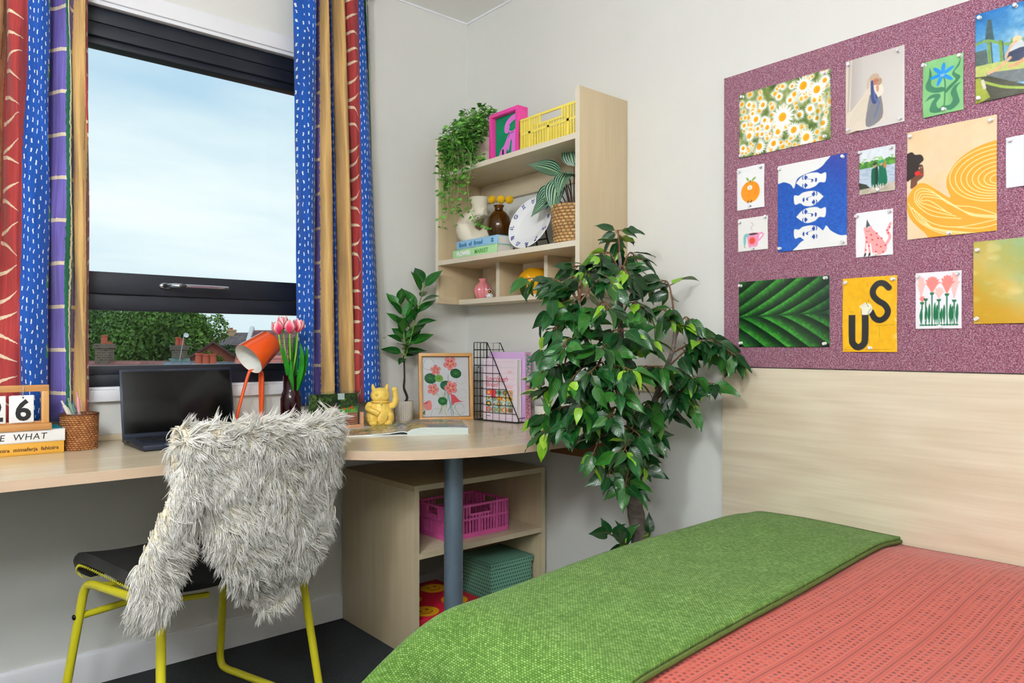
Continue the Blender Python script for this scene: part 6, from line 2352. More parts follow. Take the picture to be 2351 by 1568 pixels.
CLV = clover_mat()
gb = thing('storage_box', 'green patterned cardboard storage box in the bottom of the cabinet', 'box', (-.163, -.4, .049))
MB().box((-.103, -.096, 0), (.103, .094, .185), .001).build('body', CLV, gb)
ld = MB().box((-.107, -.1, .197), (.107, .098, .2), .0008)
ld.box((-.107, -.1, .174), (.107, -.0975, .2)).box((-.107, .0955, .174), (.107, .098, .2)).box((-.107, -.0975, .174), (-.1045, .0955, .2)).box((.1045, -.0975, .174), (.107, .0955, .2))
ld.build('lid', CLV, gb)
rb = thing('gift_box', 'flat red box printed with yellow smiling faces beside the green box', 'box', (-.44, -.33, .049))
MB().box((-.155, -.17, 0), (.155, .16, .07), .0015).build('body', M('red_board', (206, 34, 58), .5), rb)
YS = M('smiley_yellow', (240, 178, 20), .5)
for (sx, sy) in ((.082, .075), (-.06, .03), (.07, -.08), (-.08, -.11)):
    fo = MB().lathe([(.001, .0702), (.05, .0702), (.05, .0705), (.001, .0705)], 36)
    f_ = fo.build('smiley_print', YS, rb)
    f_.location = (sx, sy, 0)
    for e in (-1, 1):
        MB().ell((e * .015, .012, .0706), (.006, .009, .0004), seg=12, rings=6).build('eye_print', M('smiley_brown', (150, 70, 20), .5), f_)
    MB().tube([(.026 * math.cos(a), .026 * math.sin(a), .0706) for a in np.linspace(math.pi * 1.15, math.pi * 1.85, 12)], .0022, 6).build('mouth_print', M('smiley_brown', (150, 70, 20), .5), f_)

# ------------------------------------------------------------------ plants
def leaf_mat(name, c0, c1, rib, rough=.33, back=None):
    m, g, b = newmat(name)
    u, v, _ = g.xyz(g.tc('UV'))
    s = g.ab(g.sub(u, .5))
    oi = g.n('ShaderNodeObjectInfo').outputs['Random']
    n = g.noise(g.vec(g.mul(u, 5.), g.mul(v, 5.), g.mul(oi, 40.)), 1.0, 3)
    vein = g.m('SINE', g.mul(g.sub(g.mul(v, 1.0), g.mul(s, .55)), 62.0))
    f = g.add(g.add(g.mul(n, .7), g.mul(oi, .45)), g.mul(vein, .05))
    c = g.mix(g.sub(f, .1), lin(c0), lin(c1))
    c = g.mix(g.lt(s, g.mul(g.sub(1.1, v), .028)), c, lin(rib))
    if back:
        bf = g.n('ShaderNodeNewGeometry').outputs['Backfacing']
        c = g.mix(bf, c, lin(back))
    g.put(b.inputs['Base Color'], c)
    b.inputs['Roughness'].default_value = rough
    b.inputs['Coat Weight'].default_value = .15
    b.inputs['Specular IOR Level'].default_value = .45
    b.inputs['Transmission Weight'].default_value = 0
    g.put(b.inputs['Normal'], g.bump(vein, .12, .002))
    return m


F_DARK = leaf_mat('ficus_leaf_dark', (8, 44, 18), (22, 90, 34), (92, 92, 48), back=(40, 92, 46))
F_MID = leaf_mat('ficus_leaf_mid', (22, 74, 22), (52, 122, 40), (110, 86, 44), back=(84, 128, 52))
F_LIGHT = leaf_mat('ficus_leaf_young', (96, 150, 24), (146, 192, 40), (120, 120, 40), back=(150, 190, 60))
BARK = M('ficus_bark', (112, 100, 94), .85, var=.35, vscale=60, bump=.9, bscale=120)
TWIG = M('ficus_twig', (112, 78, 54), .75, var=.2, vscale=60)
FIX = (-.162, -1.126, 0)
fic = thing('ficus_tree', 'tall artificial ficus tree with glossy green leaves between desk and bed', 'plant', FIX)
FO = Vector(FIX)
fp = thing('plant_pot', 'round dark grey plant pot of the ficus tree behind the bed', 'pot', FIX)
MB().lathe([(0, 0), (.09, 0), (.1, .01), (.115, .2), (.12, .21), (.108, .21), (.1, .18), (0, .175)], 36).build('body', M('dark_pot', (52, 54, 58), .6), fp)


def rel(p):
    return tuple(Vector(p) - FO)


TR = [(-.162, -1.126, .18), (-.161, -1.127, .201), (-.168, -1.12, .448), (-.188, -1.117, .56), (-.198, -1.12, .615)]
S1_ = [(-.195, -1.119, .58), (-.254, -1.126, .745), (-.335, -1.136, .871), (-.38, -1.137, .976), (-.411, -1.11, 1.104), (-.421, -1.101, 1.194)]
S2_ = [(-.195, -1.121, .58), (-.234, -1.143, .785), (-.275, -1.161, .948), (-.29, -1.148, 1.105), (-.274, -1.135, 1.265), (-.262, -1.119, 1.347)]
S3_ = [(-.191, -1.123, .58), (-.188, -1.157, .783), (-.173, -1.196, .919), (-.154, -1.239, 1.053), (-.149, -1.243, 1.132)]
tp_ = spline([rel(p) for p in TR], 6)
MB().tube(tp_, [.0285 - .004 * i / len(tp_) + .0012 * math.sin(i * 2.1) for i in range(len(tp_))], 16).build('trunk', BARK, fic)
stems = []
for S_, r0_ in ((S1_, .0145), (S2_, .0155), (S3_, .0145)):
    p_ = spline([rel(p) for p in S_], 8)
    n = len(p_)
    MB().tube(p_, [r0_ * (1 - .72 * i / n) + .0006 * math.sin(i * 1.9) for i in range(n)], 10).build('branch', BARK, fic)
    stems.append([Vector(q) for q in p_])
tips = [(-.257, -1.111, 1.355), (-.34, -1.105, 1.329), (-.172, -1.118, 1.32), (-.406, -1.114, 1.278), (-.151, -1.162, 1.25), (-.509, -.959, 1.263), (-.474, -1.055, 1.226), (-.333, -.979, 1.307), (-.313, -1.194, 1.271), (-.39, -1.194, 1.241),
        (-.487, -1.044, 1.162), (-.516, -1.086, 1.103), (-.5, -1.033, 1.047), (-.539, -1.065, .99), (-.546, -1.165, 1.053), (-.494, -1.039, .937), (-.492, -.974, .836), (-.503, -1.03, .806), (-.504, -1.122, .823), (-.514, -1.192, .89), (-.537, -1.172, .957), (-.466, -1.128, 1.153),
        (-.45, -1.247, 1.162), (-.414, -1.279, 1.102), (-.498, -1.259, 1.053), (-.436, -1.313, .994), (-.447, -1.276, .928), (-.525, -1.236, .983), (-.298, -1.246, 1.173), (-.311, -1.288, 1.072), (-.287, -1.308, 1.003),
        (-.175, -1.247, 1.138), (-.11, -1.302, 1.099), (-.1, -1.42, 1.034), (-.112, -1.375, 1.072), (-.136, -1.373, .951), (-.175, -1.339, .97), (-.197, -1.294, .925), (-.167, -1.319, .886), (-.25, -1.248, .847), (-.215, -1.212, .777),
        (-.413, -1.147, .743), (-.38, -1.176, .679), (-.341, -1.209, .648), (-.251, -1.208, .695), (-.339, -1.264, .805), (-.481, -1.274, .864), (-.421, -1.272, .77)]
FM = {}
for nm, mt in (('dark', F_DARK), ('mid', F_MID), ('young', F_LIGHT)):
    FM[nm] = [leaf_mesh('leaf', .074, .037, mt, droop=dr, fold=fo, tip=1.3, nl=7, nw=5, base=.62, wav=wv) for dr, fo, wv in ((.18, .22, .05), (.38, .30, .03), (.08, .12, .08))]
r_ = random.Random(11)
leaves = []          # (matrix, mesh)
twigs = MB()
CAMD = Vector((-.652, -.758, .12))


def place_leaf(p, d, young=.12, mid=.38, sc=1.0):
    up = Vector((r_.uniform(-.8, .8), r_.uniform(-.8, .8), r_.uniform(.2, 1.0))) + CAMD * .55
    kind = 'young' if r_.random() < young else ('mid' if r_.random() < mid else 'dark')
    s = sc * r_.uniform(.72, 1.12) * (.78 if kind == 'young' else 1)
    q = p
    if (FO + q).x + (d.normalized().x * .075 * s) > -.012:
        d = Vector((min(d.x, (-.014 - (FO + q).x) / .075), d.y, d.z))
    leaves.append((orient(q, d, up, s), FM[kind][r_.randrange(3)], kind))


for ti, tpt in enumerate(tips):
    T = Vector(rel(tpt))
    # leave the nearest stem a little lower than the tip
    best, bq = 9, None
    for st_ in stems:
        for q in st_[4:]:
            dd = (q - T).length + .55 * max(0, q.z - T.z + .06) + (.0 if q.z < T.z else .05)
            if dd < best:
                best, bq = dd, q
    midp = (bq + T) / 2 + Vector((r_.uniform(-.02, .02), r_.uniform(-.02, .02), .02 + .05 * r_.random()))
    pth = [Vector(p) for p in spline([tuple(bq), tuple(midp), tuple(T)], 7)]
    n = len(pth)
    twigs.tube(pth, [.0034 - .0022 * i / n for i in range(n)], 6)
    L = sum((pth[i + 1] - pth[i]).length for i in range(n - 1))
    m_ = max(9, int(L / .016))
    for k in range(m_):
        f = .18 + .82 * (k + r_.random() * .6) / m_
        i = min(n - 2, int(f * (n - 1)))
        p = pth[i].lerp(pth[i + 1], f * (n - 1) - i)
        tdir = (pth[i + 1] - pth[i]).normalized()
        side = tdir.cross(Vector((0, 0, 1)))
        if side.length < .1:
            side = Vector((1, 0, 0))
        side.normalize()
        sg = 1 if k % 2 else -1
        a = r_.uniform(-.7, .7)
        lat = side * sg * math.cos(a) + tdir.cross(side) * math.sin(a)
        d = tdir * r_.uniform(.25, .75) + lat * r_.uniform(.6, 1.1) + Vector((0, 0, -r_.uniform(.1, .85)))
        pet = p + d.normalized() * .012
        twigs.tube([p, (p + pet) / 2 + Vector((0, 0, .002)), pet], .0009, 5)
        place_leaf(pet, d)
        if r_.random() < .45:                       # leaflets on short side shoots
            q2 = p + (lat * .5 + Vector((0, 0, -.3)) + tdir * .4).normalized() * r_.uniform(.02, .045)
            twigs.tube([p, q2], .001, 5)
            place_leaf(q2, d + Vector((r_.uniform(-.4, .4), r_.uniform(-.4, .4), -.25)))
    place_leaf(T, (pth[-1] - pth[-2]).normalized() + Vector((0, 0, -.35)), young=.3)
# low shoots by the foot of the trunk
for tpt in ((-.325, -1.118, .50), (-.30, -1.16, .475), (-.159, -1.155, .478)):
    T = Vector(rel(tpt))
    b0 = Vector(rel((-.166, -1.121, .36)))
    pth = [Vector(p) for p in spline([tuple(b0), tuple((b0 + T) / 2 + Vector((0, 0, .02))), tuple(T)], 6)]
    twigs.tube(pth, .0018, 6)
    for k in range(6):
        p = pth[len(pth) // 2 + k % (len(pth) // 2)]
        place_leaf(p, Vector((r_.uniform(-1, .2), r_.uniform(-.6, .6), r_.uniform(-.2, .9))), young=.4)
twigs.build('twigs', TWIG, fic, sharp=180)
# the leaves that face the room first become single parts, the rest one mass
cpos = cam.location
leaves.sort(key=lambda e: ((FO + e[0].translation) - cpos).length)
for mat_, me, kind in leaves[:300]:
    o = link(bpy.data.objects.new('leaf', me), fic)
    o.matrix_local = mat_
rest = MB()
ri = {'dark': 0, 'mid': 1, 'young': 2}
UVs = []
for mat_, me, kind in leaves[300:]:
    rest.add([mat_ @ v.co for v in me.vertices], [tuple(p.vertices) for p in me.polygons], ri[kind])
    uvl = me.uv_layers[0].data
    UVs += [tuple(d.uv) for d in uvl]
ro = rest.build('leaves', [F_DARK, F_MID, F_LIGHT], fic, sharp=180)
lay = ro.data.uv_layers.new(name='UVMap')
lay.data.foreach_set('uv', np.array(UVs, np.float32).ravel())
ro['kind'] = 'stuff'

# small rubber plant in a herringbone pot ---------------------------------
RPL = (-.39, -.092, DZ)
hb = thing('plant_pot', 'grey and white herringbone pattern pot on the desk', 'pot', RPL)


def herring_mat():
    m, g, b = newmat('herringbone_glaze')
    u, v, _ = g.xyz(g.tc('UV'))
    a = g.mul(u, 14.0)
    zig = g.ab(g.sub(g.fr(a), .5))
    t = g.fr(g.add(g.mul(v, 8.0), g.mul(zig, 2.2)))
    ln = g.m('MAXIMUM', g.lt(t, .17), g.m('MAXIMUM', g.lt(g.ab(g.sub(zig, .0)), .035), g.gt(zig, .47)))
    n = g.noise(g.vec(g.mul(u, 40.), g.mul(v, 20.)), 1.0, 3)
    c = g.mix(ln, g.mix(n, lin((170, 162, 152)), lin((204, 198, 188))), lin((236, 234, 228)))
    g.put(b.inputs['Base Color'], c)
    b.inputs['Roughness'].default_value = .5
    return m


seg = 64
V, F, UV = [], [], []
hp_prof = [(.033, 0), (.0365, .004), (.0385, .02), (.039, .05), (.039, .078), (.038, .08)]
for j, (r, z) in enumerate(hp_prof):
    for i in range(seg + 1):
        th = 2 * math.pi * i / seg
        V.append((r * math.cos(th), r * math.sin(th), z)); UV.append((i / seg, z / .08))
for j in range(len(hp_prof) - 1):
    for i in range(seg):
        F.append((j * (seg + 1) + i, j * (seg + 1) + i + 1, (j + 1) * (seg + 1) + i + 1, (j + 1) * (seg + 1) + i))
po = MB().add(V, F).build('wall', herring_mat(), hb, sharp=60)
lay = po.data.uv_layers.new(name='UVMap')
li = np.empty(len(po.data.loops), np.int32); po.data.loops.foreach_get('vertex_index', li)
lay.data.foreach_set('uv', np.array(UV, np.float32)[li].ravel())
MB().lathe([(.038, .08), (.035, .08), (.034, .07), (0, .07)], 48).lathe([(0, 0), (.033, 0)], 48).build('rim', M('pale_rim', (206, 200, 190), .5), hb)
MB().lathe([(0, .071), (.034, .071)], 32).build('soil', M('black_soil', (20, 18, 18), .9), hb)
rp = thing('rubber_plant', 'small artificial rubber plant with glossy dark leaves on the desk', 'plant', (RPL[0], RPL[1], DZ + .071))
RO = Vector((RPL[0], RPL[1], DZ + .071))
RB = [leaf_mesh('leaf', .105, .050, m_, droop=dr, fold=fo, tip=1.2, nl=9, nw=5, base=.72) for m_, dr, fo in
      ((leaf_mat('rubber_leaf', (6, 42, 12), (24, 104, 28), (70, 128, 56), .22, (58, 112, 44)), .2, .25), (_mats.get('x') or leaf_mat('rubber_leaf_b', (10, 60, 14), (44, 128, 36), (96, 150, 70), .24, (70, 124, 50)), .05, .35))]
MB().tube(spline([(-.006, .008, -.01), (.012, -.008, .018), (.002, 0, .06), (.003, -.002, .1), (.002, 0, .19)], 6), [.0052] * 12 + [.0045] * 6 + [.0036] * 7, 10).build('stem', M('dark_bark', (44, 32, 30), .7), rp)
GST = M('green_stem', (112, 132, 58), .6)
sA = [Vector(p) for p in spline([(.002, 0, .17), (.002, 0, .25), (.0, 0, .33), (-.01, .01, .40)], 8)]
sB = [Vector(p) for p in spline([(.002, 0, .17), (.022, -.02, .26), (.04, -.035, .36), (.066, -.055, .48)], 8)]
rr = random.Random(3)
for pth, n, z0 in ((sA, 17, .05), (sB, 17, .12)):
    MB().tube(pth, [.0036 - .002 * i / len(pth) for i in range(len(pth))], 8).build('stem', GST, rp)
    for k in range(n):
        f = z0 + (1 - z0) * (k + .5) / n
        i = min(len(pth) - 2, int(f * (len(pth) - 1)))
        p = pth[i].lerp(pth[i + 1], f * (len(pth) - 1) - i)
        a = k * 2.4 + (0 if pth is sA else 1.1)
        rad = Vector((math.cos(a), math.sin(a), 0))
        d = rad * (1 - .35 * f) + Vector((0, 0, .25 + .75 * f * rr.random() + .1)) + (Vector((-.12, .05, 0)) if pth is sA else Vector((.12, -.1, 0)))
        if (RO + p).y + d.normalized().y * .09 > -.03:
            d.y = -abs(d.y) * .2
        q = p + d.normalized() * .012
        MB().tube([p, q], .0015, 6).build('petiole', GST, rp)
        o = link(bpy.data.objects.new('leaf', RB[rr.randrange(2)]), rp)
        o.matrix_local = orient(q, d, Vector((-.5 * rr.random(), -.6 * rr.random(), 1)) + CAMD * .5, rr.uniform(.66, .98))
for d, z in ((Vector((-.5, -.4, -.15)), .18), (Vector((.8, -.5, .25)), .2)):
    o = link(bpy.data.objects.new('leaf', RB[0]), rp)
    o.matrix_local = orient((.002, 0, z), d, Vector((-.4, -.5, 1)), .6 if d.x < 0 else .9)

# trailing plant -----------------------------------------------------------
TP0 = Vector((-.125, -.262, S1 + .115))
tr = thing('trailing_plant', 'trailing plant with many tiny round green leaves hanging over the shelf', 'plant', TP0)
RM = [leaf_mesh('leaf', .0205, .0190, leaf_mat('button_leaf_%d' % i, c0, c1, c1, .45), droop=.2, fold=.18, tip=3, nl=5, nw=5, base=.85) for i, (c0, c1) in enumerate((((40, 104, 26), (92, 164, 52)), ((70, 138, 40), (132, 196, 76)), ((24, 76, 20), (60, 126, 36))))]
VST = M('vine_stem', (110, 168, 66), .6)
tl = []
vines = MB()
rt = random.Random(5)
ends = []
for k in range(34):
    y = rt.uniform(-.385, -.195)
    ends.append((y, rt.uniform(1.60, 1.84) if y > -.31 else rt.uniform(1.68, 1.86), rt.uniform(-.285, -.255)))
ends += [(-.21, 1.535, -.283), (-.2, 1.56, -.28), (-.275, 1.53, -.275), (-.25, 1.56, -.28), (-.19, 1.60, -.275), (-.29, 1.58, -.27)]
for k in range(9):
    ends.append((rt.uniform(-.405, -.345), rt.uniform(1.73, 1.88), rt.uniform(-.262, -.21)))
for k, (y, z, x) in enumerate(ends):
    top = Vector((rt.uniform(-.18, -.10), -.25 + (y + .28) * .55 + rt.uniform(-.02, .02), rt.uniform(1.93, 2.035)))
    over = Vector((rt.uniform(-.262, -.235) - .02, (top.y + y) / 2, rt.uniform(1.84, 1.93)))
    st0 = TP0 + Vector((rt.uniform(-.03, .03), rt.uniform(-.03, .03), 0))
    P = spline([tuple(st0), tuple(top), tuple(over), (x, y + rt.uniform(-.01, .01), (over.z + z) / 2), (x + rt.uniform(-.005, .01), y, z)], 7)
    P = [Vector(p) - TP0 for p in P]
    vines.tube(P, .0009, 5)
    n = len(P)
    for i in range(5, n):
        for s in (-1, 1):
            if rt.random() < .52:
                t_ = (P[i] - P[i - 1]).normalized()
                a = rt.uniform(0, 6.28)
                d = Vector((math.cos(a), math.sin(a) * s, rt.uniform(-.5, .3)))
                q = P[i] + d.normalized() * rt.uniform(.004, .01)
                if (TP0 + q).y > -.135 and (TP0 + q).x > -.25:
                    continue
                vines.tube([P[i], q], .0006, 4)
                tl.append((orient(q, d, Vector((-.6, -.6, .5 + rt.random())), rt.uniform(.65, 1.15)), RM[rt.randrange(3)]))
# crown tuft
for k in range(70):
    a = rt.uniform(0, 6.28)
    q = Vector((.05 * math.cos(a) - .02, .075 * math.sin(a), rt.uniform(.0, .14)))
    vines.tube([Vector((0, 0, 0)), q * .6, q], .0008, 4)
    tl.append((orient(q, Vector((math.cos(a), math.sin(a), .4)), Vector((-.6, -.6, .8)), rt.uniform(.8, 1.2)), RM[rt.randrange(3)]))
# the long stray runner in front of the ring vase
P = [Vector(p) - TP0 for p in spline([(-.2, -.3, 1.90), (-.262, -.335, 1.80), (-.27, -.36, 1.68), (-.275, -.385, 1.58), (-.272, -.43, 1.525), (-.27, -.497, 1.497)], 7)]
vines.tube(P, .001, 5)
for i in range(2, len(P), 2):
    for s in (-1, 1):
        d = Vector((-.3, s * .8, rt.uniform(-.5, .3)))
        q = P[i] + d.normalized() * .007
        tl.append((orient(q, d, Vector((-.7, -.6, .6)), rt.uniform(.7, 1.05)), RM[rt.randrange(2)]))
vines.build('vines', VST, tr, sharp=180)
tl.sort(key=lambda e: (TP0 + e[0].translation).x + .3 * (TP0 + e[0].translation).y)
for mat_, me in tl[:300]:
    o = link(bpy.data.objects.new('leaf', me), tr)
    o.matrix_local = mat_
rest = MB(); UVs = []
ids = {m_.name: i for i, m_ in enumerate([me.materials[0] for me in RM])}
for mat_, me in tl[300:]:
    rest.add([mat_ @ v.co for v in me.vertices], [tuple(p.vertices) for p in me.polygons], ids[me.materials[0].name])
    UVs += [tuple(d.uv) for d in me.uv_layers[0].data]
ro = rest.build('leaves', [me.materials[0] for me in RM], tr, sharp=180)
ro.data.uv_layers.new(name='UVMap').data.foreach_set('uv', np.array(UVs, np.float32).ravel())
ro['kind'] = 'stuff'

# variegated plant half hidden behind the tree -------------------------------
VP0 = (-.115, -.64, DZ)
vp_ = thing('plant_pot', 'small white pot half hidden behind the tree leaves on the desk', 'pot', VP0)
MB().lathe([(0, 0), (.034, 0), (.038, .004), (.045, .075), (.045, .08), (.041, .08), (.036, .01), (0, .01)], 32).build('body', M('white_pot', (236, 234, 228), .4), vp_)
MB().lathe([(0, .07), (.041, .07)], 24).build('soil', M('potting_soil', (46, 34, 26), .95), vp_)
m, g, b = newmat('variegated_leaf')
u, v, _ = g.xyz(g.tc('UV'))
s = g.ab(g.sub(u, .5))
n = g.noise(g.vec(g.mul(u, 6.), g.mul(v, 6.)), 1.0, 3)
edge_ = g.gt(g.add(s, g.mul(g.sub(n, .5), .3)), .36)
g.put(b.inputs['Base Color'], g.mix(edge_, g.mix(n, lin((30, 82, 38)), lin((84, 126, 60))), lin((222, 210, 96))))
b.inputs['Roughness'].default_value = .35
VL = leaf_mesh('leaf', .068, .03, m, droop=.3, fold=.3, nl=8, nw=7, base=.7)
vg = thing('variegated_plant', 'small plant with yellow-edged green leaves beside the pink book spine', 'plant', (VP0[0], VP0[1], DZ + .07))
for (b3, d3, u3, s_) in (((-.022, .03, .10), (-.45, .75, .25), (-.6, -.4, .8), 1.), ((-.02, .036, .055), (-.55, .8, .1), (-.5, -.5, .9), 1.), ((-.02, .01, .07), (-.5, .1, .7), (-.8, -.4, .4), .95), ((-.01, -.02, .08), (-.3, -.7, .4), (-.6, -.2, .8), .95), ((.015, .0, .1), (.2, .1, .9), (-.8, -.5, .3), .9), ((-.03, -.005, .04), (-.9, -.2, .1), (-.2, -.2, 1), .9)):
    MB().tube(spline([(0, 0, -.01), (b3[0] * .5, b3[1] * .5, b3[2] * .6), b3], 4), .0013, 6).build('stalk', M('dark_stalk', (60, 50, 44), .6), vg)
    o = link(bpy.data.objects.new('leaf', VL), vg)
    o.matrix_local = orient(b3, d3, u3, s_)

# ------------------------------------------------------------------ sheepskin over the chair back
sk = thing('sheepskin', 'cream white shaggy sheepskin draped over the chair back', 'sheepskin', (*CHL, 0), CTH)
zs = np.array([p[1] for p in prof[30:]]); ysb = np.array([p[0] for p in prof[30:]])


def back_y(s, z):
    """rear face of the chair back (local y)"""
    return np.interp(z, [.43, .462, .53, .62, .72, .79, .83], [-.185, -.22, -.258, -.288, -.312, -.33, -.338]) + .045 * (s / .215) ** 2 * np.clip((z - .5) / .15, 0, 1) - .036


zlow_s = [-.25, -.233, -.176, -.123, -.046, .019, .095, .156, .2, .225]
zlow_z = [.80, .72, .60, .50, .42, .345, .385, .465, .55, .59]


def rear(s, t):
    """t 0 at the hanging hem, .62 at the crest, 1 on the sitter's side"""
    z0 = np.interp(s, zlow_s, zlow_z)
    zt = .838 + .012 * np.sin(s * 17 + 2.4) + .02 * (s / .22) ** 2
    a = np.clip(t / .62, 0, 1)
    z = z0 + (zt - z0) * a
    y = back_y(s, np.minimum(z, .82)) - .012 - .05 * (1 - a) ** 2 * np.clip((.6 - z0) / .2, 0, 1) - .008 * np.sin(s * 23 + z * 14)
    b = np.clip((t - .62) / .38, 0, 1)
    ang = np.clip(b / .3, 0, 1) * np.pi
    r = .026
    yc = back_y(s, .82) - .012 + r
    over = t > .62
    y = np.where(over, yc - r * np.cos(ang), y)
    z = np.where(over, zt + r * np.sin(ang) * .8 - np.clip((b - .3) / .7, 0, 1) * .13, z)
    return s, y, z


def lobe(u, t):
    """hanging leg of the skin on the sitter's left: u -1..1 across, t 0..1 down"""
    cz = .81 - .36 * t
    cs = np.interp(t, [0, .2, .45, .7, 1], [-.205, -.232, -.262, -.292, -.302])
    w = np.interp(t, [0, .2, .45, .7, .9, 1], [.03, .036, .044, .048, .042, .02])
    th = u * 1.5
    x = cs + w * np.sin(th)
    y = np.interp(t, [0, .3, .7, 1], [-.318, -.312, -.285, -.275]) - .020 * np.cos(th) + .012 * np.sin(th) * 0
    return x, y, cz


def grid_mesh(fn, us, ts):
    U, T = np.meshgrid(us, ts)
    X, Y, Z = fn(U, T)
    return np.stack([X, Y, Z], -1)


g1_ = grid_mesh(rear, np.linspace(-.246, .222, 60), np.linspace(0, 1, 60))
g2_ = grid_mesh(lobe, np.linspace(-1, 1, 14), np.linspace(0, 1, 40))
hide = MB()
for gr_ in (g1_, g2_):
    nv_, nu_ = gr_.shape[:2]
    hide.add([tuple(p) for p in gr_.reshape(-1, 3)], [(j * nu_ + i, j * nu_ + i + 1, (j + 1) * nu_ + i + 1, (j + 1) * nu_ + i) for j in range(nv_ - 1) for i in range(nu_ - 1)])
ho = hide.build('hide', M('sheepskin_hide', (236, 224, 196), .9), sk, sharp=180)
sd = ho.modifiers.new('skin', 'SOLIDIFY'); sd.thickness = .003


def sample(fn, n, ur, tr, gen, flip):
    """random points, normals and down-tangents"""
    u = gen.uniform(*ur, n); t = gen.uniform(*tr, n)
    e = 1e-3
    P = np.stack(np.broadcast_arrays(*fn(u, t)), -1)
    Pu = np.stack(np.broadcast_arrays(*fn(u + e * (ur[1] - ur[0]), t)), -1) - P
    Pt = np.stack(np.broadcast_arrays(*fn(u, np.clip(t + e, 0, 1.1))), -1) - P
    N = np.cross(Pu, Pt)
    N /= np.linalg.norm(N, axis=1, keepdims=True) + 1e-12
    return P, N * flip


gen = np.random.default_rng(12)
PA, NA = sample(rear, 4300, (-.246, .222), (0, .92), gen, 1)
flip = np.sign(-NA[:, 1].mean() if True else 1)
# outward means away from the chair: on the rear face that is -y
mask = (PA[:, 2] < .8)
if (NA[mask, 1] > 0).mean() > .5:
    NA = -NA
PB_, NB = sample(lobe, 1150, (-1, 1), (0, 1), gen, 1)
ctr = np.stack([np.interp((.81 - PB_[:, 2]) / .36, [0, .2, .45, .7, 1], [-.205, -.232, -.262, -.292, -.302]), PB_[:, 1] * 0 - .29, PB_[:, 2]], -1)
sgn = np.sign(np.sum(NB * (PB_ - ctr), axis=1, keepdims=True))
NB = NB * np.where(sgn == 0, 1, sgn)
Pc = np.concatenate([PA, PB_]); Nc = np.concatenate([NA, NB])
K = 8
nC = len(Pc)
# clump flow: mostly down, swirling sideways with a smooth field
fx = np.sin(Pc[:, 0] * 31 + Pc[:, 2] * 17) + .7 * np.sin(Pc[:, 2] * 43 - Pc[:, 0] * 25 + 1.3) + gen.normal(0, .45, nC)
flow = np.stack([fx * .55 + .25, gen.normal(0, .25, nC), -np.ones(nC) * 1.0 + gen.normal(0, .25, nC)], -1)
crest = np.clip((Pc[:, 2] - .79) / .06, 0, 1)[:, None]
flow = flow * (1 - .55 * crest) + crest * np.stack([gen.normal(.1, .5, nC), gen.normal(-.2, .4, nC), gen.normal(.2, .4, nC)], -1)
flow /= np.linalg.norm(flow, axis=1, keepdims=True)
Lc_ = gen.uniform(.030, .052, nC)
P = np.repeat(Pc, K, 0) + gen.normal(0, .0038, (nC * K, 3))
N = np.repeat(Nc, K, 0)
Fl = np.repeat(flow, K, 0) + gen.normal(0, .16, (nC * K, 3))
L = np.repeat(Lc_, K) * gen.uniform(.75, 1.1, nC * K)
tipc = np.repeat(Pc + Nc * (Lc_ * .12)[:, None] + flow * (Lc_ * .90)[:, None], K, 0)
ph = np.repeat(gen.uniform(0, 6.28, nC), K) + gen.normal(0, .4, nC * K)
sidev = np.cross(N, Fl); sidev /= np.linalg.norm(sidev, axis=1, keepdims=True) + 1e-9
SEG = 5
rings, cols = [], []
root_c = np.array(lin((250, 240, 214))); tip_c = np.array(lin((254, 252, 246)))
for k in range(SEG):
    t = k / (SEG - 1)
    free = P + N * (L * (.30 * t - .16 * t * t))[:, None] + Fl * (L * (.15 * t + .78 * t * t))[:, None]
    c = free * (1 - .5 * t * t) + tipc * (.5 * t * t)
    c = c + sidev * (L * .075 * np.sin(ph + t * 5.2) * t)[:, None]
    r = .0014 * (1 - t ** 1.8) + .00012
    ax1 = sidev
    ax2 = np.cross(sidev, Fl); ax2 /= np.linalg.norm(ax2, axis=1, keepdims=True) + 1e-9
    for j in range(3):
        a = 2 * math.pi * j / 3
        rings.append(c + (ax1 * math.cos(a) + ax2 * math.sin(a)) * r)
        cols.append(np.tile(root_c * (1 - min(1, t * 2.2)) + tip_c * min(1, t * 2.2), (len(c), 1)))
S_n = nC * K
A = np.stack(rings, 1).reshape(-1, 3)            # strand-major: SEG*3 verts each
Cc = np.stack(cols, 1).reshape(-1, 3)
tone = np.repeat(np.repeat(gen.uniform(.97, 1.0, nC), K), SEG * 3)[:, None]
Cc = Cc * tone
base_f = []
for k in range(SEG - 1):
    for j in range(3):
        j2 = (j + 1) % 3
        base_f.append((k * 3 + j, k * 3 + j2, (k + 1) * 3 + j2, (k + 1) * 3 + j))
base_f = np.array(base_f)
Q = (base_f[None] + (np.arange(S_n) * SEG * 3)[:, None, None]).reshape(-1, 4)
me = bpy.data.meshes.new('fleece')
me.vertices.add(len(A)); me.vertices.foreach_set('co', A.astype(np.float32).ravel())
me.loops.add(len(Q) * 4); me.loops.foreach_set('vertex_index', Q.astype(np.int32).ravel())
me.polygons.add(len(Q)); me.polygons.foreach_set('loop_start', np.arange(0, len(Q) * 4, 4, dtype=np.int32))
me.update(calc_edges=True)
me.polygons.foreach_set('use_smooth', np.ones(len(Q), bool))
set_ink(me, Cc)
wm, g, b = newmat('fleece_wool')
a_ = g.n('ShaderNodeVertexColor', layer_name='ink')
g.put(b.inputs['Base Color'], a_.outputs[0])
b.inputs['Roughness'].default_value = .55
b.inputs['Specular IOR Level'].default_value = .2
tl_ = g.n('ShaderNodeBsdfTranslucent')
g.put(tl_.inputs[0], a_.outputs[0])
mxs = g.n('ShaderNodeMixShader')
mxs.inputs[0].default_value = .12
g.put(mxs.inputs[1], b.outputs[0])
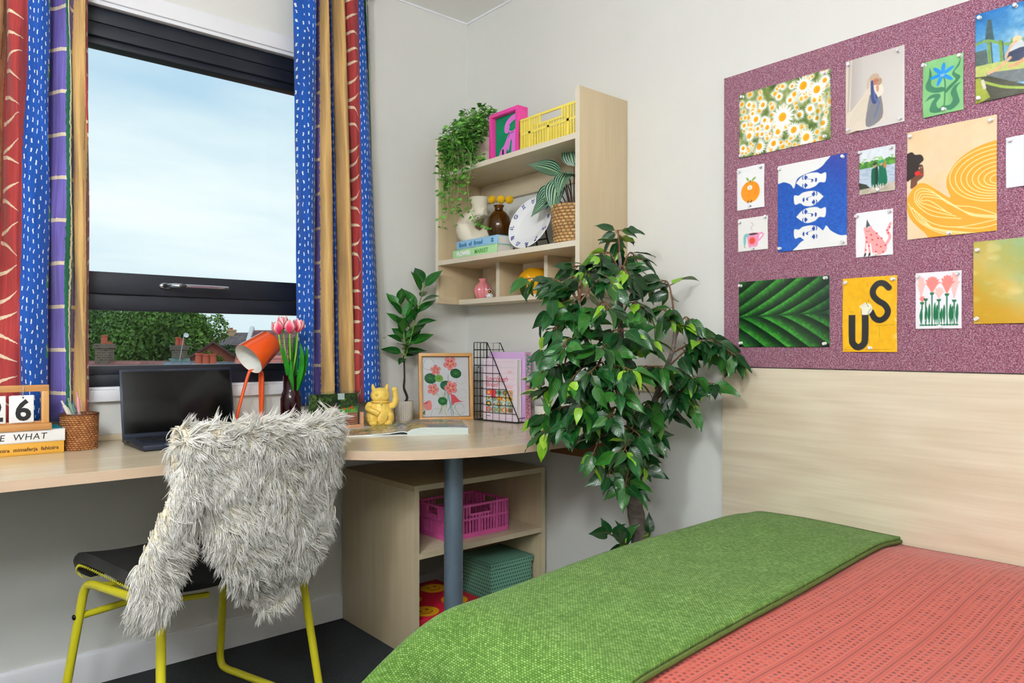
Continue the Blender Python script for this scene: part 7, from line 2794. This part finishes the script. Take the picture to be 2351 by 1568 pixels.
g.put(mxs.inputs[2], tl_.outputs[0])
g.put(wm.node_tree.nodes['Material Output'].inputs[0], mxs.outputs[0])
me.materials.append(wm)
fo_ = link(bpy.data.objects.new('fleece', me), sk)
fo_['kind'] = 'stuff'

# ------------------------------------------------------------------ beyond the window
# the neighbourhood is laid out on its own street grid (metres across, metres away, height)
SA = -math.atan2(.652, .758)
SO = Vector((-1.973, -2.602, 0))


def street(x, y, z=0.):
    return SO + Vector((x * math.cos(SA) - y * math.sin(SA), x * math.sin(SA) + y * math.cos(SA), z))


gr = MB().add([(-90, 8, -7.5), (120, 8, -7.5), (120, 160, -7.5), (-90, 160, -7.5)], [(0, 1, 2, 3)], 0)
go = gr.build('ground', M('far_grass', (84, 96, 66), .95, var=.2, vscale=.4))
go.location = SO; go.rotation_euler = (0, 0, SA)
go['kind'] = 'structure'


def tiles(name, c0, c1, sx, sy):
    m, g, b = newmat(name)
    u, v, _ = g.xyz(g.tc('UV'))
    a = g.mul(u, sx); bb = g.mul(v, sy)
    r = g.white(g.vec(g.fl(a), g.fl(bb)))
    c = g.mix(r, lin(c0), lin(c1))
    ln = g.m('MAXIMUM', g.lt(g.fr(bb), .2), g.mul(g.lt(g.fr(a), .14), .7))
    c = g.mix(g.mul(ln, .5), c, lin((40, 32, 32)))
    g.put(b.inputs['Base Color'], c)
    b.inputs['Roughness'].default_value = .85
    return m


def brick(name, c0, c1):
    m, g, b = newmat(name)
    br = g.n('ShaderNodeTexBrick')
    x, y, z = g.xyz(g.tc('Object'))
    g.put(br.inputs['Vector'], g.vec(g.add(x, y), z, 0.0))
    br.inputs['Color1'].default_value = (*lin(c0), 1)
    br.inputs['Color2'].default_value = (*lin(c1), 1)
    br.inputs['Mortar'].default_value = (*lin((140, 126, 110)), 1)
    br.inputs['Scale'].default_value = 2.2
    g.put(b.inputs['Base Color'], br.outputs[0])
    b.inputs['Roughness'].default_value = .9
    return m


RED_TILE = tiles('red_roof_tile', (128, 84, 84), (160, 108, 104), 3.2, 3.6)
BROWN_TILE = tiles('brown_roof_tile', (112, 82, 88), (142, 106, 110), 3.2, 3.6)
PINK_TILE = tiles('pink_roof_tile', (176, 104, 100), (206, 130, 122), 2.4, 3.0)
SLATE = tiles('slate', (92, 108, 124), (120, 136, 150), 2.6, 3.2)
BRK_Y = brick('stock_brick', (150, 122, 90), (120, 96, 76))
BRK_D = brick('sooty_brick', (112, 100, 84), (80, 76, 72))
BRK_R = brick('red_brick', (176, 96, 82), (150, 76, 66))
CLAYP = M('clay_chimney_pot', (190, 92, 70), .8, var=.08)


def quad_uv(o):
    lay = o.data.uv_layers.new(name='UVMap')
    uv = []
    for p in o.data.polygons:
        vs = [o.data.vertices[i].co for i in p.vertices]
        e = (vs[1] - vs[0]).normalized()
        n = p.normal
        f = n.cross(e)
        for v in vs:
            d = v - vs[0]
            uv.append((d.dot(e), d.dot(f)))
    lay.data.foreach_set('uv', np.array(uv, np.float32).ravel())


def house(label, x0, x1, y0, y1, eave, ridge, wall, roof, along=True, rz=0., pane_rows=(), hip=0., cat='house', name='house'):
    """x/y in street metres; ridge runs across (along=True) or away"""
    cx_, cy_ = (x0 + x1) / 2, (y0 + y1) / 2
    t = thing(name, label, cat, street(cx_, cy_, -7.5), SA + rz)
    hx, hy = (x1 - x0) / 2, (y1 - y0) / 2
    e, r = eave + 7.5, ridge + 7.5
    MB().box((-hx, -hy, 0), (hx, hy, e)).build('walls', wall, t, smooth=False)
    o_ = .25
    if along:
        V = [(-hx - o_, -hy - o_, e), (hx + o_, -hy - o_, e), (hx + o_ - hip, 0, r), (-hx - o_ + hip, 0, r), (hx + o_, hy + o_, e), (-hx - o_, hy + o_, e)]
        gab = [[(-hx, -hy, e), (-hx, hy, e), (-hx, 0, r - .1)], [(hx, -hy, e), (hx, hy, e), (hx, 0, r - .1)]]
        ends = [(0, 3, 5), (1, 4, 2)]
    else:
        V = [(-hx - o_, -hy - o_, e), (0, -hy - o_ + hip, r), (0, hy + o_ - hip, r), (-hx - o_, hy + o_, e), (hx + o_, -hy - o_, e), (hx + o_, hy + o_, e)]
        gab = [[(-hx, -hy, e), (hx, -hy, e), (0, -hy, r - .1)], [(-hx, hy, e), (hx, hy, e), (0, hy, r - .1)]]
        ends = [(0, 4, 1), (3, 2, 5)]
    F = [(0, 1, 2, 3), (3, 2, 4, 5)] if along else [(0, 1, 2, 3), (1, 4, 5, 2)]
    if hip:
        F += ends
    ro = MB().add(V, F).build('roof', roof, t, smooth=False)
    quad_uv(ro)
    s = ro.modifiers.new('t', 'SOLIDIFY'); s.thickness = .12
    if not hip:
        for gpts in gab:
            MB().add(gpts, [(0, 1, 2)]).build('gable', wall, t, smooth=False)
    for (wx_, wz_, ww, wh) in pane_rows:
        f = MB().box((wx_ - ww / 2, -hy - .05, wz_ + 7.5 - wh / 2), (wx_ + ww / 2, -hy + .02, wz_ + 7.5 + wh / 2)).build('window', M('far_window_frame', (222, 224, 226), .6), t)
        MB().box((wx_ - ww / 2 + .1, -hy - .07, wz_ + 7.5 - wh / 2 + .1), (wx_ + ww / 2 - .1, -hy - .04, wz_ + 7.5 + wh / 2 - .1)).build('pane', M('far_window_pane', (70, 84, 96), .2), f)
    return t


def chimney(t, lx, ly, z0, z1, w, d, mat, pots):
    b = MB().box((lx - w / 2, ly - d / 2, z0 + 7.5), (lx + w / 2, ly + d / 2, z1 + 7.5))
    b.box((lx - w / 2 - .07, ly - d / 2 - .07, z1 + 7.5 - .16), (lx + w / 2 + .07, ly + d / 2 + .07, z1 + 7.5))
    b.box((lx - w / 2 - .04, ly - d / 2 - .04, z1 + 7.5), (lx + w / 2 + .04, ly + d / 2 + .04, z1 + 7.56))
    c = b.build('chimney', mat, t, smooth=False)
    for px, ph, pr in pots:
        q = MB().lathe([(0, 0), (pr * 1.15, 0), (pr, .06), (pr * .88, ph - .08), (pr * 1.05, ph - .07), (pr * 1.05, ph), (pr * .8, ph), (pr * .7, .05)], 14).build('chimney_pot', CLAYP, c)
        q.location = (lx + px, ly, z1 + 7.54)
    return c


# terrace with the two sooty chimneys
h1 = house('terraced house with a long dull red tiled roof and two sooty chimneys', -22.5, -15.1, 32.6, 37.4, -1.3, .36, BRK_D, RED_TILE)
chimney(h1, -.75, 0, 0, 1.12, .66, .5, BRK_D, ((-.02, .42, .14), (.2, .1, .14)))
chimney(h1, 2.84, 0, 0, 1.05, .52, .5, BRK_D, ((-.08, .4, .11), (.12, .34, .11)))
dm = MB().add([(2.55, -.5, 7.98), (3.35, -.9, 7.52), (3.75, -.9, 7.4), (3.3, .1, 7.98)], [(0, 1, 2, 3)])
dmo = dm.build('lead_flashing', M('green_lead', (92, 126, 124), .6), h1)
s = dmo.modifiers.new('t', 'SOLIDIFY'); s.thickness = .08
an = thing('tv_aerial', 'thin pole with a small white dish above the sooty chimney', 'aerial', street(-15.7, 34.4, .3))
MB().tube([(0, 0, 0), (.22, 0, 1.3)], .022, 8).build('pole', M('aerial_metal', (170, 176, 180), .5), an)
MB().lathe([(0, 0), (.07, .012), (.12, .042), (.12, .052), (.065, .024), (0, .012)], 20, M4=Matrix.Translation((.3, 0, 1.26)) @ Matrix.Rotation(R(70), 4, 'X')).build('dish', M('white_dish', (216, 220, 222), .5), an)

# red brick gable with ivy
h2 = house('red brick house with its gable end half covered by ivy', -18.2, -15.7, 38.8, 44, .3, 1.34, BRK_R, BROWN_TILE, along=False, rz=R(22))
ph_ = house('low slate roof with a row of three red chimney pots', -14.3, -10.9, 29.2, 31.8, -.75, .42, BRK_D, SLATE, name='outhouse', cat='building')
chimney(ph_, .02, -.5, -.4, .28, .95, .4, M('pale_cap', (170, 172, 170), .8), ((-.3, .45, .15), (.0, .42, .15), (.28, .42, .13)))

# large brown roof on the right, small pink roof before it
h3 = house('house with a large purple brown tiled roof and white verge', -10.75, -3.5, 28.2, 33.5, -1.9, 1.73, BRK_Y, BROWN_TILE)
vb = MB().box((-3.95, -2.95, -.09), (-3.8, 0.1, .09), M4=Matrix.Translation((0, 0, 9.27)) @ Matrix.Rotation(math.atan2(3.63, 2.9), 4, 'X'))
vb.build('verge', M('white_verge', (220, 222, 226), .7), h3)
h4 = house('low outbuilding with a pinkish tiled roof before the brown roofed house', -9.7, -6.0, 25.2, 27.4, -1.0, .72, BRK_R, PINK_TILE, name='outbuilding', cat='building')

# distant semi-detached houses
h5 = house('distant yellow brick house with a grey hipped roof and cream chimney', -37.0, -30.6, 88, 95, 1.15, 2.75, M('pale_render', (198, 166, 130), .9), tiles('grey_tile', (92, 86, 92), (116, 108, 112), 1.2, 1.6), hip=1.8, pane_rows=((-2.0, .3, .9, 1.0), (-.6, .3, .8, 1.0), (1.1, .3, .9, 1.0), (2.3, .3, .8, 1.0)))
chimney(h5, -1.2, -.6, 1.6, 3.05, .9, .8, M('pale_render', (198, 166, 130), .9), ((0, .25, .2),))
h6 = house('distant house with a brown hipped roof behind the grey roofed one', -34.5, -29.0, 97, 104, 1.7, 3.05, M('pale_render', (198, 166, 130), .9), BROWN_TILE, hip=2.2)
chimney(h6, 1.9, -1.5, .8, 2.9, 1.1, .9, BRK_R, ((-.2, .3, .18), (.25, .3, .18)))


# trees -------------------------------------------------------------------
def tree_leaf(name, c0, c1):
    m, g, b = newmat(name)
    a = g.n('ShaderNodeVertexColor', layer_name='ink')
    g.put(b.inputs['Base Color'], a.outputs[0])
    b.inputs['Roughness'].default_value = .6
    return m


TLM = tree_leaf('tree_foliage', None, None)


def tree(label, x, y, zc, rx, ry, rz_, n, ls, c0, c1, seed, name='tree', trunk=True, clumps=26):
    t = thing(name, label, 'tree' if name == 'tree' else 'shrub', street(x, y, -7.5), SA)
    gg = np.random.default_rng(seed)
    cc = gg.normal(0, 1, (clumps, 3)); cc /= np.linalg.norm(cc, axis=1, keepdims=True)
    cc *= (gg.random((clumps, 1)) ** .4) * .72
    cr = gg.uniform(.26, .46, clumps)
    k = gg.integers(0, clumps, n)
    d = gg.normal(0, 1, (n, 3)); d /= np.linalg.norm(d, axis=1, keepdims=True)
    p = cc[k] + d * (cr[k] * gg.uniform(.6, 1.05, n))[:, None]
    sc = np.array([rx, ry, rz_])
    p = p * sc + np.array([0, 0, zc + 7.5])
    nr = d + gg.normal(0, .7, (n, 3)); nr /= np.linalg.norm(nr, axis=1, keepdims=True)
    a = np.cross(nr, gg.normal(0, 1, (n, 3))); a /= np.linalg.norm(a, axis=1, keepdims=True)
    b = np.cross(nr, a)
    l = ls * gg.uniform(.6, 1.3, (n, 1))
    V = np.stack([p - a * l, p - b * l * .55, p + a * l, p + b * l * .55], 1).reshape(-1, 3)
    me = bpy.data.meshes.new('crown')
    me.vertices.add(len(V)); me.vertices.foreach_set('co', V.astype(np.float32).ravel())
    me.loops.add(n * 4); me.loops.foreach_set('vertex_index', np.arange(n * 4, dtype=np.int32))
    me.polygons.add(n); me.polygons.foreach_set('loop_start', np.arange(0, n * 4, 4, dtype=np.int32))
    me.update(calc_edges=True)
    f = np.clip(gg.uniform(0, 1, n) * .55 + gg.random(clumps)[k] * .5, 0, 1)[:, None]
    set_ink(me, np.repeat(np.array(lin(c0)) * (1 - f) + np.array(lin(c1)) * f, 4, 0))
    me.materials.append(TLM)
    o = link(bpy.data.objects.new('crown', me), t)
    o['kind'] = 'stuff'
    if trunk:
        MB().tube([(0, 0, 0), (.1, 0, zc + 7.5)], [.4, .2], 12).build('trunk', M('tree_bark', (84, 70, 56), .9), t)
    return t


tree('large broad leafy tree behind the terraced roof', -22.4, 44, 1.5, 3.9, 3.2, 3.4, 30000, .13, (30, 74, 26), (100, 148, 52), 1)
tree('leafy tree growing against the large broad tree towards the far houses', -19.9, 45, 1.5, 2.1, 2.4, 2.4, 14000, .12, (36, 84, 32), (112, 158, 58), 2)
tree('leafy tree seen beyond the left curtain edge', -27.2, 46, 1.7, 3.4, 3, 3.2, 18000, .13, (26, 70, 30), (84, 134, 50), 3)
tree('dark clipped bush before the distant houses', -26.6, 68, .35, 1.7, 1.4, .9, 3500, .13, (22, 54, 30), (60, 100, 50), 4, name='shrub', trunk=False, clumps=10)
tree('ivy mass covering the red brick gable', -15.7, 38.2, .5, .7, .3, .36, 4200, .075, (40, 66, 20), (120, 130, 44), 5, name='shrub', trunk=False, clumps=14)
